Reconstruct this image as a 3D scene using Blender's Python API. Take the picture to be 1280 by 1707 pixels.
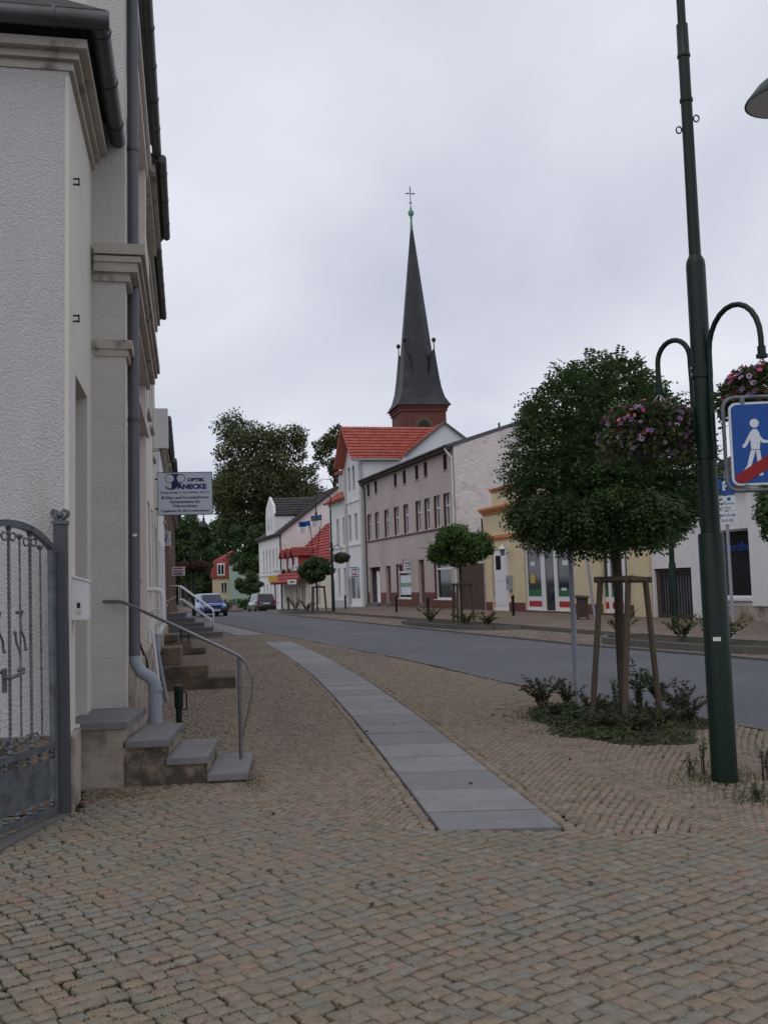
import bpy, bmesh, math, random
import numpy as np
from mathutils import Matrix, Vector

for _o in list(bpy.data.objects):
    bpy.data.objects.remove(_o, do_unlink=True)
scene = bpy.context.scene
COL = scene.collection
R = math.radians
rng = np.random.default_rng(7)
random.seed(7)

# ------------------------------------------------------------------ camera
EYE, FPX, PITCH, ROLL = 1.6, 1720.0, 3.94, -2.0        # metres, pixels of the 1280 px wide photo, degrees
cam_d = bpy.data.cameras.new('camera')
cam = bpy.data.objects.new('camera', cam_d)
COL.objects.link(cam)
cam_d.sensor_fit = 'HORIZONTAL'
cam_d.sensor_width = 36.0
cam_d.lens = FPX / 1280.0 * 36.0
cam_d.clip_start = 0.05
cam_d.clip_end = 3000
CM = Matrix.Rotation(R(90 + PITCH), 4, 'X') @ Matrix.Rotation(R(ROLL), 4, 'Z')
cam.matrix_world = Matrix.Translation((0, 0, EYE)) @ CM
scene.camera = cam
scene.render.resolution_x, scene.render.resolution_y = 767, 1024

# ------------------------------------------------------------------ sky, sun, exposure
SUN_EL, SUN_AZ = 52.0, 205.0
world = bpy.data.worlds.new('World')
scene.world = world
world.use_nodes = True
wn, wl = world.node_tree.nodes, world.node_tree.links
wn.clear()
w_out = wn.new('ShaderNodeOutputWorld')
w_bg = wn.new('ShaderNodeBackground')
w_bg.inputs['Strength'].default_value = 0.1
w_sky = wn.new('ShaderNodeTexSky')
w_sky.sky_type = 'NISHITA'
w_sky.sun_disc = False
w_sky.sun_elevation = R(SUN_EL)
w_sky.sun_rotation = R(SUN_AZ)
w_tc = wn.new('ShaderNodeTexCoord')
w_sep = wn.new('ShaderNodeSeparateXYZ')
wl.new(w_tc.outputs['Generated'], w_sep.inputs[0])
w_add = wn.new('ShaderNodeMath'); w_add.operation = 'ABSOLUTE'
wl.new(w_sep.outputs['Z'], w_add.inputs[0])
w_add2 = wn.new('ShaderNodeMath'); w_add2.operation = 'ADD'; w_add2.inputs[1].default_value = 0.22
wl.new(w_add.outputs[0], w_add2.inputs[0])
w_dx = wn.new('ShaderNodeMath'); w_dx.operation = 'DIVIDE'
w_dy = wn.new('ShaderNodeMath'); w_dy.operation = 'DIVIDE'
wl.new(w_sep.outputs['X'], w_dx.inputs[0]); wl.new(w_add2.outputs[0], w_dx.inputs[1])
wl.new(w_sep.outputs['Y'], w_dy.inputs[0]); wl.new(w_add2.outputs[0], w_dy.inputs[1])
w_comb = wn.new('ShaderNodeCombineXYZ')
wl.new(w_dx.outputs[0], w_comb.inputs[0]); wl.new(w_dy.outputs[0], w_comb.inputs[1])
w_map = wn.new('ShaderNodeMapping')
w_map.inputs['Scale'].default_value = (1.0, 0.8, 1.0)
w_map.inputs['Location'].default_value = (3.1, 0.4, 0.0)
wl.new(w_comb.outputs[0], w_map.inputs[0])
w_n = wn.new('ShaderNodeTexNoise')
w_n.inputs['Scale'].default_value = 1.25
w_n.inputs['Detail'].default_value = 5.0
w_n.inputs['Roughness'].default_value = 0.45
w_n.inputs['Distortion'].default_value = 0.35
wl.new(w_map.outputs[0], w_n.inputs['Vector'])
w_r = wn.new('ShaderNodeValToRGB')
w_r.color_ramp.elements[0].position = 0.28
w_r.color_ramp.elements[0].color = (0.555, 0.585, 0.71, 1)
w_r.color_ramp.elements[1].position = 0.72
w_r.color_ramp.elements[1].color = (0.87, 0.89, 0.965, 1)
wl.new(w_n.outputs['Fac'], w_r.inputs[0])
w_sc = wn.new('ShaderNodeVectorMath'); w_sc.operation = 'SCALE'; w_sc.inputs['Scale'].default_value = 10.0
wl.new(w_r.outputs[0], w_sc.inputs[0])
w_hs = wn.new('ShaderNodeHueSaturation'); w_hs.inputs['Saturation'].default_value = 0.35
wl.new(w_sky.outputs[0], w_hs.inputs['Color'])
w_mix = wn.new('ShaderNodeMix'); w_mix.data_type = 'RGBA'; w_mix.inputs[0].default_value = 0.93
wl.new(w_hs.outputs[0], w_mix.inputs[6]); wl.new(w_sc.outputs[0], w_mix.inputs[7])
wl.new(w_mix.outputs[2], w_bg.inputs['Color'])
wl.new(w_bg.outputs[0], w_out.inputs['Surface'])

sun_d = bpy.data.lights.new('sun', 'SUN')
sun_d.energy = 0.5
sun_d.angle = R(40)
sun_d.color = (1.0, 0.96, 0.9)
sun = bpy.data.objects.new('sun', sun_d)
COL.objects.link(sun)
_az, _el = R(SUN_AZ), R(SUN_EL)
_sv = Vector((math.sin(_az) * math.cos(_el), math.cos(_az) * math.cos(_el), math.sin(_el)))
sun.rotation_euler = _sv.to_track_quat('Z', 'Y').to_euler()
sun.location = _sv * 60

vs = scene.view_settings
vs.view_transform = 'Standard'
vs.look = 'None'
vs.exposure = 0.0
vs.gamma = 1.0
vs.use_curve_mapping = False
scene.render.engine = 'CYCLES'

# ------------------------------------------------------------------ geometry of the place
def tz(y):
    """height of the street: level, then a gentle fall beyond 70 m"""
    return -0.02 * (min(max(y, 70.0), 112.0) - 70.0)

def ray(u, v):
    c = Vector(((u - 640.0) / FPX, -(v - 853.5) / FPX, -1.0))
    return (CM.to_3x3() @ c)

def P(u, v, d):
    """point seen at photo pixel (u, v) at distance d along the street"""
    r = ray(u, v)
    return Vector((0, 0, EYE)) + r * (d / r.y)

def G(u, v, lift=0.0):
    """point where photo pixel (u, v) meets the ground"""
    r = ray(u, v)
    d = 20.0
    for _ in range(40):
        t = (tz(d) + lift - EYE) / r.z
        d = r.y * t
    return Vector((0, 0, EYE)) + r * t

ROAD_L = [(-12, 12.2), (0, 7.8), (6, 5.5), (10.4, 3.87), (15.2, 2.15), (21, 0.6), (27.2, -1.25), (31.9, -2.75), (35.8, -4.05), (50, -8.3), (70, -14.1), (110, -25.7), (170, -43)]
ROAD_R = [(-12, 17), (0, 12.6), (10, 9.6), (19, 7.0), (24.8, 4.7), (34.8, 1.7), (44.4, -1.1), (56, -4.6), (70, -8.7), (110, -20.3), (170, -37)]
def road_l(d): return float(np.interp(d, [p[0] for p in ROAD_L], [p[1] for p in ROAD_L]))
def road_r(d): return float(np.interp(d, [p[0] for p in ROAD_R], [p[1] for p in ROAD_R]))
def RF(d): return Vector((20.6 - 0.292 * d, d, tz(d)))            # line of the right-hand fronts
def RFd(u): return 35432.0 / (u - 137.8)                          # distance of the front seen at column u
def LF(d, c=0.61): return Vector((-c - 0.193 * d, d, tz(d)))      # line of the left-hand fronts
RZ_R = math.atan2(-1.0, 0.292)
RZ_L = math.atan2(1.0, -0.193)
KR, KL = math.hypot(1, 0.292), math.hypot(1, 0.193)

# ------------------------------------------------------------------ materials
def _pos(nt):
    g = nt.nodes.new('ShaderNodeNewGeometry')
    return g.outputs['Position']

def mat(name, col, rough=0.8, var=0.12, vscale=2.0, bump=0.0, bscale=40.0, col2=None, mixs=1.2, mixlo=0.5, mixhi=0.65,
        spec=0.3, metal=0.0, stretch=None, ramp=None, attr='rnd', coat=0.0, fine=0.08, trans=0.0):
    m = bpy.data.materials.new(name)
    m.use_nodes = True
    nt = m.node_tree
    nd, lk = nt.nodes, nt.links
    b = nd['Principled BSDF']
    b.inputs['Roughness'].default_value = rough
    b.inputs['Specular IOR Level'].default_value = spec
    b.inputs['Metallic'].default_value = metal
    if coat: b.inputs['Coat Weight'].default_value = coat
    pos = _pos(nt)
    mp = nd.new('ShaderNodeMapping')
    lk.new(pos, mp.inputs[0])
    if stretch: mp.inputs['Scale'].default_value = stretch
    if ramp:
        at = nd.new('ShaderNodeAttribute'); at.attribute_name = attr
        cr = nd.new('ShaderNodeValToRGB'); cr.color_ramp.interpolation = 'CONSTANT'
        els = cr.color_ramp.elements
        n = len(ramp)
        els[0].color = (*ramp[0], 1); els[0].position = 0.0
        els[1].color = (*ramp[1], 1); els[1].position = 1.0 / n
        for i in range(2, n):
            e = els.new(i / n); e.color = (*ramp[i], 1)
        lk.new(at.outputs['Fac'], cr.inputs[0])
        base = cr.outputs[0]
    else:
        rgb = nd.new('ShaderNodeRGB'); rgb.outputs[0].default_value = (*col, 1)
        base = rgb.outputs[0]
    if col2:
        n2 = nd.new('ShaderNodeTexNoise'); n2.inputs['Scale'].default_value = mixs
        n2.inputs['Detail'].default_value = 6; n2.inputs['Roughness'].default_value = 0.6
        lk.new(mp.outputs[0], n2.inputs['Vector'])
        mr = nd.new('ShaderNodeMapRange'); mr.inputs[1].default_value = mixlo; mr.inputs[2].default_value = mixhi
        lk.new(n2.outputs['Fac'], mr.inputs[0])
        mx = nd.new('ShaderNodeMix'); mx.data_type = 'RGBA'
        lk.new(mr.outputs[0], mx.inputs[0]); lk.new(base, mx.inputs[6])
        mx.inputs[7].default_value = (*col2, 1)
        base = mx.outputs[2]
    n1 = nd.new('ShaderNodeTexNoise'); n1.inputs['Scale'].default_value = vscale; n1.inputs['Detail'].default_value = 7
    n1.inputs['Roughness'].default_value = 0.62
    lk.new(mp.outputs[0], n1.inputs['Vector'])
    r1 = nd.new('ShaderNodeMapRange'); r1.inputs[1].default_value = 0.25; r1.inputs[2].default_value = 0.75
    r1.inputs[3].default_value = 1 - var; r1.inputs[4].default_value = 1 + var
    lk.new(n1.outputs['Fac'], r1.inputs[0])
    fac = r1.outputs[0]
    if fine:
        n3 = nd.new('ShaderNodeTexNoise'); n3.inputs['Scale'].default_value = 90; n3.inputs['Detail'].default_value = 3
        lk.new(pos, n3.inputs['Vector'])
        r3 = nd.new('ShaderNodeMapRange'); r3.inputs[1].default_value = 0.25; r3.inputs[2].default_value = 0.75
        r3.inputs[3].default_value = 1 - fine; r3.inputs[4].default_value = 1 + fine
        lk.new(n3.outputs['Fac'], r3.inputs[0])
        mu = nd.new('ShaderNodeMath'); mu.operation = 'MULTIPLY'
        lk.new(fac, mu.inputs[0]); lk.new(r3.outputs[0], mu.inputs[1]); fac = mu.outputs[0]
    vm = nd.new('ShaderNodeVectorMath'); vm.operation = 'SCALE'
    lk.new(base, vm.inputs[0]); lk.new(fac, vm.inputs['Scale'])
    lk.new(vm.outputs[0], b.inputs['Base Color'])
    if bump:
        nb = nd.new('ShaderNodeTexNoise'); nb.inputs['Scale'].default_value = bscale; nb.inputs['Detail'].default_value = 4
        lk.new(mp.outputs[0], nb.inputs['Vector'])
        bp = nd.new('ShaderNodeBump'); bp.inputs['Strength'].default_value = min(1, bump); bp.inputs['Distance'].default_value = 0.6 / bscale
        lk.new(nb.outputs['Fac'], bp.inputs['Height'])
        lk.new(bp.outputs[0], b.inputs['Normal'])
    return m

def leaf_mat(name, ramp, rough=0.55, trans=0.25):
    m = mat(name, (0, 0, 0), rough=rough, var=0.25, vscale=1.5, ramp=ramp, spec=0.25, fine=0)
    nt = m.node_tree
    b = nt.nodes['Principled BSDF']; out = nt.nodes['Material Output']
    tr = nt.nodes.new('ShaderNodeBsdfTranslucent')
    src = b.inputs['Base Color'].links[0].from_socket
    nt.links.new(src, tr.inputs['Color'])
    mx = nt.nodes.new('ShaderNodeMixShader'); mx.inputs[0].default_value = trans
    nt.links.new(b.outputs[0], mx.inputs[1]); nt.links.new(tr.outputs[0], mx.inputs[2])
    nt.links.new(mx.outputs[0], out.inputs['Surface'])
    return m

def ground_mat(name, cols, joint, scale=14.0, jw=0.06, rough=0.85, moss=None):
    """far paving where single stones can no longer be told apart"""
    m = bpy.data.materials.new(name); m.use_nodes = True
    nt = m.node_tree; nd, lk = nt.nodes, nt.links
    b = nd['Principled BSDF']; b.inputs['Roughness'].default_value = rough; b.inputs['Specular IOR Level'].default_value = 0.25
    pos = _pos(nt)
    vo = nd.new('ShaderNodeTexVoronoi'); vo.feature = 'F1'; vo.inputs['Scale'].default_value = scale; vo.inputs['Randomness'].default_value = 0.55
    lk.new(pos, vo.inputs['Vector'])
    ve = nd.new('ShaderNodeTexVoronoi'); ve.feature = 'DISTANCE_TO_EDGE'; ve.inputs['Scale'].default_value = scale; ve.inputs['Randomness'].default_value = 0.55
    lk.new(pos, ve.inputs['Vector'])
    sp = nd.new('ShaderNodeSeparateColor'); lk.new(vo.outputs['Color'], sp.inputs[0])
    cr = nd.new('ShaderNodeValToRGB'); cr.color_ramp.interpolation = 'CONSTANT'
    els = cr.color_ramp.elements; n = len(cols)
    els[0].color = (*cols[0], 1); els[1].color = (*cols[1], 1); els[1].position = 1 / n
    for i in range(2, n):
        e = els.new(i / n); e.color = (*cols[i], 1)
    lk.new(sp.outputs[0], cr.inputs[0])
    mr = nd.new('ShaderNodeMapRange'); mr.inputs[1].default_value = jw * 0.5; mr.inputs[2].default_value = jw * 1.6
    lk.new(ve.outputs['Distance'], mr.inputs[0])
    mx = nd.new('ShaderNodeMix'); mx.data_type = 'RGBA'
    lk.new(mr.outputs[0], mx.inputs[0]); mx.inputs[6].default_value = (*joint, 1); lk.new(cr.outputs[0], mx.inputs[7])
    base = mx.outputs[2]
    nz = nd.new('ShaderNodeTexNoise'); nz.inputs['Scale'].default_value = 0.6; nz.inputs['Detail'].default_value = 8
    lk.new(pos, nz.inputs['Vector'])
    if moss:
        mm = nd.new('ShaderNodeMapRange'); mm.inputs[1].default_value = 0.55; mm.inputs[2].default_value = 0.72; mm.inputs[4].default_value = 0.5
        lk.new(nz.outputs['Fac'], mm.inputs[0])
        m2 = nd.new('ShaderNodeMix'); m2.data_type = 'RGBA'
        lk.new(mm.outputs[0], m2.inputs[0]); lk.new(base, m2.inputs[6]); m2.inputs[7].default_value = (*moss, 1)
        base = m2.outputs[2]
    r1 = nd.new('ShaderNodeMapRange'); r1.inputs[1].default_value = 0.3; r1.inputs[2].default_value = 0.7
    r1.inputs[3].default_value = 0.82; r1.inputs[4].default_value = 1.18
    lk.new(nz.outputs['Fac'], r1.inputs[0])
    vm = nd.new('ShaderNodeVectorMath'); vm.operation = 'SCALE'
    lk.new(base, vm.inputs[0]); lk.new(r1.outputs[0], vm.inputs['Scale'])
    lk.new(vm.outputs[0], b.inputs['Base Color'])
    bp = nd.new('ShaderNodeBump'); bp.inputs['Strength'].default_value = 0.6; bp.inputs['Distance'].default_value = 0.02
    lk.new(mr.outputs[0], bp.inputs['Height']); lk.new(bp.outputs[0], b.inputs['Normal'])
    return m

STONE = [(0.205, 0.17, 0.127), (0.218, 0.172, 0.125), (0.19, 0.174, 0.144), (0.228, 0.173, 0.125), (0.18, 0.165, 0.135), (0.205, 0.168, 0.127), (0.216, 0.192, 0.153), (0.226, 0.162, 0.122), (0.193, 0.165, 0.123), (0.211, 0.18, 0.134), (0.204, 0.172, 0.129), (0.184, 0.173, 0.143)]
MOS = [(0.231, 0.187, 0.14), (0.246, 0.197, 0.145), (0.211, 0.174, 0.135), (0.267, 0.202, 0.148), (0.246, 0.211, 0.167), (0.181, 0.15, 0.12), (0.251, 0.178, 0.134), (0.221, 0.182, 0.135)]
MT = {}
MT['cobble'] = mat('cobble_granite', None, rough=.8, var=.24, vscale=16, bump=.7, bscale=60, ramp=STONE, fine=.22, col2=(.14, .138, .095), mixs=.9, mixlo=.52, mixhi=.85)
MT['mosaic'] = mat('mosaic_granite', None, rough=.8, var=.18, vscale=5, bump=.3, bscale=90, ramp=MOS, fine=.12, col2=(.2, .185, .115), mixs=.7, mixlo=.56, mixhi=.8)
MT['joint'] = mat('joint_soil', (.035, .03, .024), rough=.95, var=.3, vscale=6, bump=.5, bscale=60, col2=(.055, .07, .022), mixs=.8, mixlo=.42, mixhi=.6)
MT['pave_far'] = ground_mat('mosaic_far', MOS, (.06, .05, .038), scale=14)
MT['pave_right'] = ground_mat('paving_right', [(.2, .15, .12), (.22, .165, .13), (.185, .14, .115), (.235, .17, .14)], (.075, .06, .05), scale=9)
MT['bay'] = ground_mat('parking_bay_paving', [(.22, .165, .13), (.25, .18, .14), (.2, .155, .13), (.24, .19, .155)], (.08, .065, .05), scale=8)
MT['asphalt'] = mat('asphalt', (.086, .088, .099), rough=.68, var=.2, vscale=.45, bump=.4, bscale=120, spec=.35, col2=(.074, .076, .087), mixs=.25, mixlo=.4, mixhi=.6, fine=.14)
MT['patch'] = mat('asphalt_patch', (.06, .062, .068), rough=.7, var=.1, bump=.3, bscale=150)
MT['slab'] = mat('paving_slab', (.22, .22, .235), rough=.7, var=.09, vscale=4, bump=.15, bscale=160, ramp=[(.215, .212, .218), (.182, .18, .187), (.202, .2, .205), (.226, .223, .228), (.19, .188, .195)], fine=.2, col2=(.16, .155, .15), mixs=2.6, mixlo=.5, mixhi=.78)
MT['kerb'] = mat('kerb_granite', (.13, .122, .115), rough=.8, var=.2, vscale=4, bump=.3, bscale=80)
MT['earth'] = mat('earth', (.045, .036, .026), rough=.95, var=.35, vscale=5, bump=.8, bscale=30, col2=(.05, .06, .02), mixs=3)
MT['field'] = mat('far_ground', (.08, .09, .05), rough=.95, var=.3, vscale=.3)
MT['yard'] = mat('yard_sand', (.075, .066, .054), rough=.9, var=.3, vscale=2)
MT['granite'] = mat('step_granite', (.18, .174, .178), rough=.72, var=.2, vscale=12, bump=.3, bscale=120, fine=.25, col2=(.1, .097, .095), mixs=3, mixlo=.5, mixhi=.8)
MT['plinth'] = mat('plinth_render', (.38, .33, .28), rough=.9, var=.18, vscale=3, bump=.5, bscale=35, col2=(.15, .12, .09), mixs=2.2, mixlo=.48, mixhi=.68)
MT['stepwall'] = mat('stair_cheek_render', (.34, .27, .2), rough=.9, var=.25, vscale=3, bump=.5, bscale=30, col2=(.075, .065, .05), mixs=2.6, mixlo=.44, mixhi=.6)
MT['brownstone'] = mat('brown_step_stone', (.15, .115, .085), rough=.88, var=.25, vscale=3, bump=.5, bscale=40, col2=(.07, .06, .045), mixs=2)
MT['smooth'] = mat('smooth_render', (.64, .605, .545), rough=.85, var=.07, vscale=1.2, bump=.12, bscale=90, col2=(.48, .445, .39), mixs=1.1, mixlo=.55, mixhi=.85, stretch=(1, 1, .35))
MT['combed'] = mat('combed_render', (.56, .535, .50), rough=.88, var=.08, vscale=1.5, bump=.8, bscale=42, stretch=(.6, .6, 2.2), fine=.1)
MT['ledge'] = mat('weathered_ledge', (.46, .42, .37), rough=.88, var=.16, vscale=3, bump=.4, bscale=45, col2=(.16, .14, .12), mixs=3.5, mixlo=.56, mixhi=.72)
MT['cream'] = mat('cream_render', (.58, .54, .45), rough=.85, var=.08, vscale=1)
MT['zinc'] = mat('dark_zinc', (.105, .108, .115), rough=.5, var=.18, vscale=4, metal=.55, spec=.4, col2=(.07, .065, .06), mixs=2)
MT['pipe'] = mat('painted_pipe', (.128, .134, .15), rough=.5, var=.1, vscale=4, spec=.35, metal=.2)
MT['pipe_light'] = mat('plastic_pipe_grey', (.3, .33, .38), rough=.5, var=.1, vscale=4)
MT['white_pipe'] = mat('white_pipe', (.7, .7, .7), rough=.45, var=.08)
MT['galv'] = mat('galvanised_steel', (.15, .165, .18), rough=.5, var=.22, vscale=14, metal=.5, spec=.5, bump=.15, bscale=60, col2=(.095, .105, .117), mixs=9, mixlo=.45, mixhi=.65)
MT['post'] = mat('dark_gate_post', (.085, .09, .1), rough=.5, var=.15, vscale=5, metal=.4)
MT['steel'] = mat('handrail_steel', (.2, .2, .21), rough=.38, var=.1, vscale=6, metal=.7, spec=.5)
MT['chrome'] = mat('bright_tube', (.55, .55, .56), rough=.28, var=.06, metal=.9)
MT['green'] = mat('green_lacquer', (.004, .018, .0115), rough=.42, var=.15, vscale=5, spec=.32)
MT['black'] = mat('black_metal', (.02, .02, .02), rough=.5, var=.1)
MT['white'] = mat('white_paint', (.72, .72, .74), rough=.45, var=.05, vscale=3)
MT['letterbox'] = mat('letterbox_white', (.74, .74, .76), rough=.4, var=.04)
MT['wood'] = mat('stake_wood', (.105, .08, .058), rough=.85, var=.25, vscale=8, bump=.4, bscale=40, stretch=(1, 1, .15), col2=(.062, .054, .044), mixs=2)
MT['wood_dark'] = mat('dark_timber', (.075, .05, .04), rough=.7, var=.2, vscale=5, stretch=(1, 1, .1))
MT['bark'] = mat('bark', (.065, .055, .045), rough=.95, var=.3, vscale=9, bump=.8, bscale=30, stretch=(1, 1, .3))
MT['glass'] = mat('window_glass', (.02, .023, .027), rough=.06, var=.3, vscale=1.5, spec=.5, fine=0)
MT['glass_grey'] = mat('window_glass_curtain', (.14, .145, .15), rough=.12, var=.35, vscale=2.5, spec=.5, fine=0, stretch=(1, 1, .2))
MT['redtile'] = mat('red_roof_tile', (.31, .065, .04), rough=.65, var=.2, vscale=1.6, spec=.2, ramp=[(.41, .118, .088), (.37, .104, .08), (.44, .132, .098), (.39, .112, .088)], fine=.06)
MT['redtile2'] = mat('dark_red_roof_tile', (.23, .045, .042), rough=.65, var=.2, vscale=1.6, spec=.2, ramp=[(.30, .062, .056), (.27, .055, .05), (.33, .075, .065)], fine=.06)
MT['darktile'] = mat('brown_grey_roof_tile', (.055, .05, .047), rough=.75, var=.2, vscale=1.4, ramp=[(.055, .05, .047), (.065, .057, .05), (.047, .044, .043)], fine=.06)
MT['slate'] = mat('spire_slate', (.035, .037, .043), rough=.6, var=.25, vscale=1.1, bump=.3, bscale=6, col2=(.05, .05, .055), mixs=.6)
MT['copper'] = mat('verdigris', (.14, .28, .235), rough=.6, var=.2, vscale=3)
MT['brick'] = mat('tower_brick', (.145, .052, .044), rough=.85, var=.2, vscale=3, bump=.2, bscale=12)
MT['brick_brown'] = mat('brown_brick', (.14, .085, .062), rough=.88, var=.22, vscale=6, bump=.3, bscale=14)
MT['pink'] = mat('pink_grey_render', (.455, .39, .365), rough=.9, var=.09, vscale=.7, bump=.2, bscale=30, col2=(.33, .285, .27), mixs=.5, mixlo=.5, mixhi=.8, stretch=(1, 1, .6))
MT['pinkgable'] = mat('flaking_gable_render', (.66, .60, .58), rough=.92, var=.1, vscale=1.5, bump=.6, bscale=6, col2=(.45, .40, .385), mixs=1.4, mixlo=.58, mixhi=.72)
MT['pinkbase'] = mat('red_brick_plinth', (.14, .055, .045), rough=.85, var=.2, vscale=4)
MT['maroon'] = mat('maroon_trim', (.12, .045, .045), rough=.7, var=.1)
MT['grey'] = mat('light_grey_render', (.66, .665, .67), rough=.88, var=.07, vscale=.8, col2=(.54, .54, .54), mixs=.6, mixlo=.55, mixhi=.8)
MT['greypil'] = mat('grey_pilaster', (.44, .44, .435), rough=.88, var=.08, vscale=.8)
MT['whitewall'] = mat('white_render', (.73, .72, .72), rough=.88, var=.07, vscale=.8, col2=(.58, .55, .53), mixs=.7, mixlo=.55, mixhi=.75)
MT['peach'] = mat('peach_white_gable', (.72, .67, .645), rough=.9, var=.08, vscale=.7, col2=(.55, .48, .46), mixs=.8, mixlo=.58, mixhi=.72)
MT['yellow'] = mat('yellow_render', (.64, .535, .35), rough=.88, var=.07, vscale=.9, col2=(.55, .455, .30), mixs=.8, mixlo=.5, mixhi=.8)
MT['orange'] = mat('orange_cornice', (.52, .2, .07), rough=.75, var=.1, vscale=2)
MT['flag_green'] = mat('stripe_green', (.015, .13, .05), rough=.5, var=.05)
MT['flag_red'] = mat('stripe_red', (.4, .02, .025), rough=.5, var=.05)
MT['sign_blue'] = mat('sign_blue', (.012, .07, .29), rough=.4, var=.05)
MT['sign_red'] = mat('sign_red', (.26, .012, .012), rough=.4, var=.05)
MT['sign_white'] = mat('sign_white', (.62, .65, .7), rough=.4, var=.04)
MT['sign_panel'] = mat('shop_sign_panel', (.52, .58, .66), rough=.4, var=.04)
MT['ink'] = mat('ink_blue', (.012, .02, .11), rough=.5, var=.05)
MT['ink_black'] = mat('ink_black', (.02, .02, .02), rough=.5, var=.05)
MT['ink_red'] = mat('ink_red', (.42, .03, .03), rough=.5, var=.05)
MT['paper_green'] = mat('poster_green', (.16, .33, .23), rough=.6, var=.3, vscale=3)
MT['sign_yellow'] = mat('sign_yellow', (.55, .36, .05), rough=.5, var=.1)
MT['stucco'] = mat('rough_cast_render', (.69, .67, .67), rough=.92, var=.08, vscale=1.6, stretch=(1, 1, .3), col2=(.53, .51, .49), mixs=1.6, mixlo=.48, mixhi=.78)
# rough-cast relief
_m = MT['stucco']; _nt = _m.node_tree; _nd, _lk = _nt.nodes, _nt.links
_b = _nd['Principled BSDF']
_n = _nd.new('ShaderNodeTexNoise'); _n.inputs['Scale'].default_value = 62; _n.inputs['Detail'].default_value = 5; _n.inputs['Roughness'].default_value = .62; _n.inputs['Distortion'].default_value = .3
_lk.new(_pos(_nt), _n.inputs['Vector'])
_bp = _nd.new('ShaderNodeBump'); _bp.inputs['Strength'].default_value = 1.0; _bp.inputs['Distance'].default_value = .03
_lk.new(_n.outputs['Fac'], _bp.inputs['Height']); _lk.new(_bp.outputs[0], _b.inputs['Normal'])

LEAF_DARK = [tuple(v * 1.6 for v in t_) for t_ in [(0.0286, 0.0546, 0.0182), (0.039, 0.0715, 0.0234), (0.0234, 0.0442, 0.0169), (0.0494, 0.0806, 0.026), (0.0338, 0.0624, 0.0234), (0.0585, 0.0858, 0.026)]]
LEAF_BALL = [tuple(v * 1.4 for v in t_) for t_ in [(.04, .075, .016), (.05, .092, .02), (.032, .06, .014), (.06, .1, .022), (.045, .08, .018)]]
LEAF_LIME = [(.066, .092, .034), (.08, .1, .038), (.055, .078, .03), (.094, .1, .036), (.09, .112, .04), (.072, .084, .032)]
MT['leaf'] = leaf_mat('robinia_leaf', LEAF_DARK)
MT['leaf_ball'] = leaf_mat('ball_tree_leaf', LEAF_BALL)
MT['leaf_lime'] = leaf_mat('linden_leaf', LEAF_LIME)
MT['leaf_basket'] = leaf_mat('basket_leaf', [(.07, .1, .04), (.085, .105, .045), (.055, .085, .032), (.095, .09, .05)])
MT['leaf_shrub'] = leaf_mat('shrub_leaf', [(.065, .078, .036), (.09, .07, .05), (.05, .085, .03), (.1, .066, .056), (.06, .07, .032)])
MT['leaf_fresh'] = leaf_mat('fresh_leaf', [(.05, .1, .03), (.04, .085, .025), (.065, .12, .035)])
MT['leaf_autumn'] = leaf_mat('yellowing_leaf', [(.06, .08, .02), (.14, .13, .025), (.05, .07, .02), (.1, .1, .025)])
MT['grassblade'] = leaf_mat('grass_blade', [(.055, .085, .022), (.07, .1, .03), (.08, .09, .035), (.045, .07, .018)])
MT['purple'] = leaf_mat('petunia_purple', [(.34, .16, .4), (.42, .25, .46), (.28, .12, .34), (.5, .36, .53)])
MT['pinkfl'] = leaf_mat('geranium_pink', [(.5, .1, .22), (.55, .16, .2), (.45, .07, .18)])
MT['redfl'] = leaf_mat('red_blossom', [(.16, .02, .028), (.2, .03, .035), (.1, .018, .022)])
MT['litter'] = leaf_mat('dry_leaf', [(.06, .04, .025), (.09, .06, .03), (.04, .028, .02), (.13, .1, .05)])
MT['throat'] = mat('petunia_throat', (.05, .015, .06), rough=.7)

# ------------------------------------------------------------------ mesh builders
def new_mesh_np(name, verts, loops, starts, rnd=None, smooth=False):
    me = bpy.data.meshes.new(name)
    verts = np.asarray(verts, dtype=np.float32).reshape(-1, 3)
    loops = np.asarray(loops, dtype=np.int32); starts = np.asarray(starts, dtype=np.int32)
    me.vertices.add(len(verts)); me.vertices.foreach_set('co', verts.ravel())
    me.loops.add(len(loops)); me.loops.foreach_set('vertex_index', loops)
    me.polygons.add(len(starts)); me.polygons.foreach_set('loop_start', starts)
    if rnd is not None:
        a = me.attributes.new('rnd', 'FLOAT', 'FACE'); a.data.foreach_set('value', np.asarray(rnd, dtype=np.float32))
    if smooth:
        me.polygons.foreach_set('use_smooth', np.ones(len(starts), dtype=bool))
    me.update(calc_edges=True)
    return me

def link(name, me, m=None, parent=None):
    o = bpy.data.objects.new(name, me)
    COL.objects.link(o)
    if m is not None and me is not None:
        if len(me.materials) == 0: me.materials.append(m if not isinstance(m, str) else MT[m])
    if parent is not None: o.parent = parent
    return o

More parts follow.
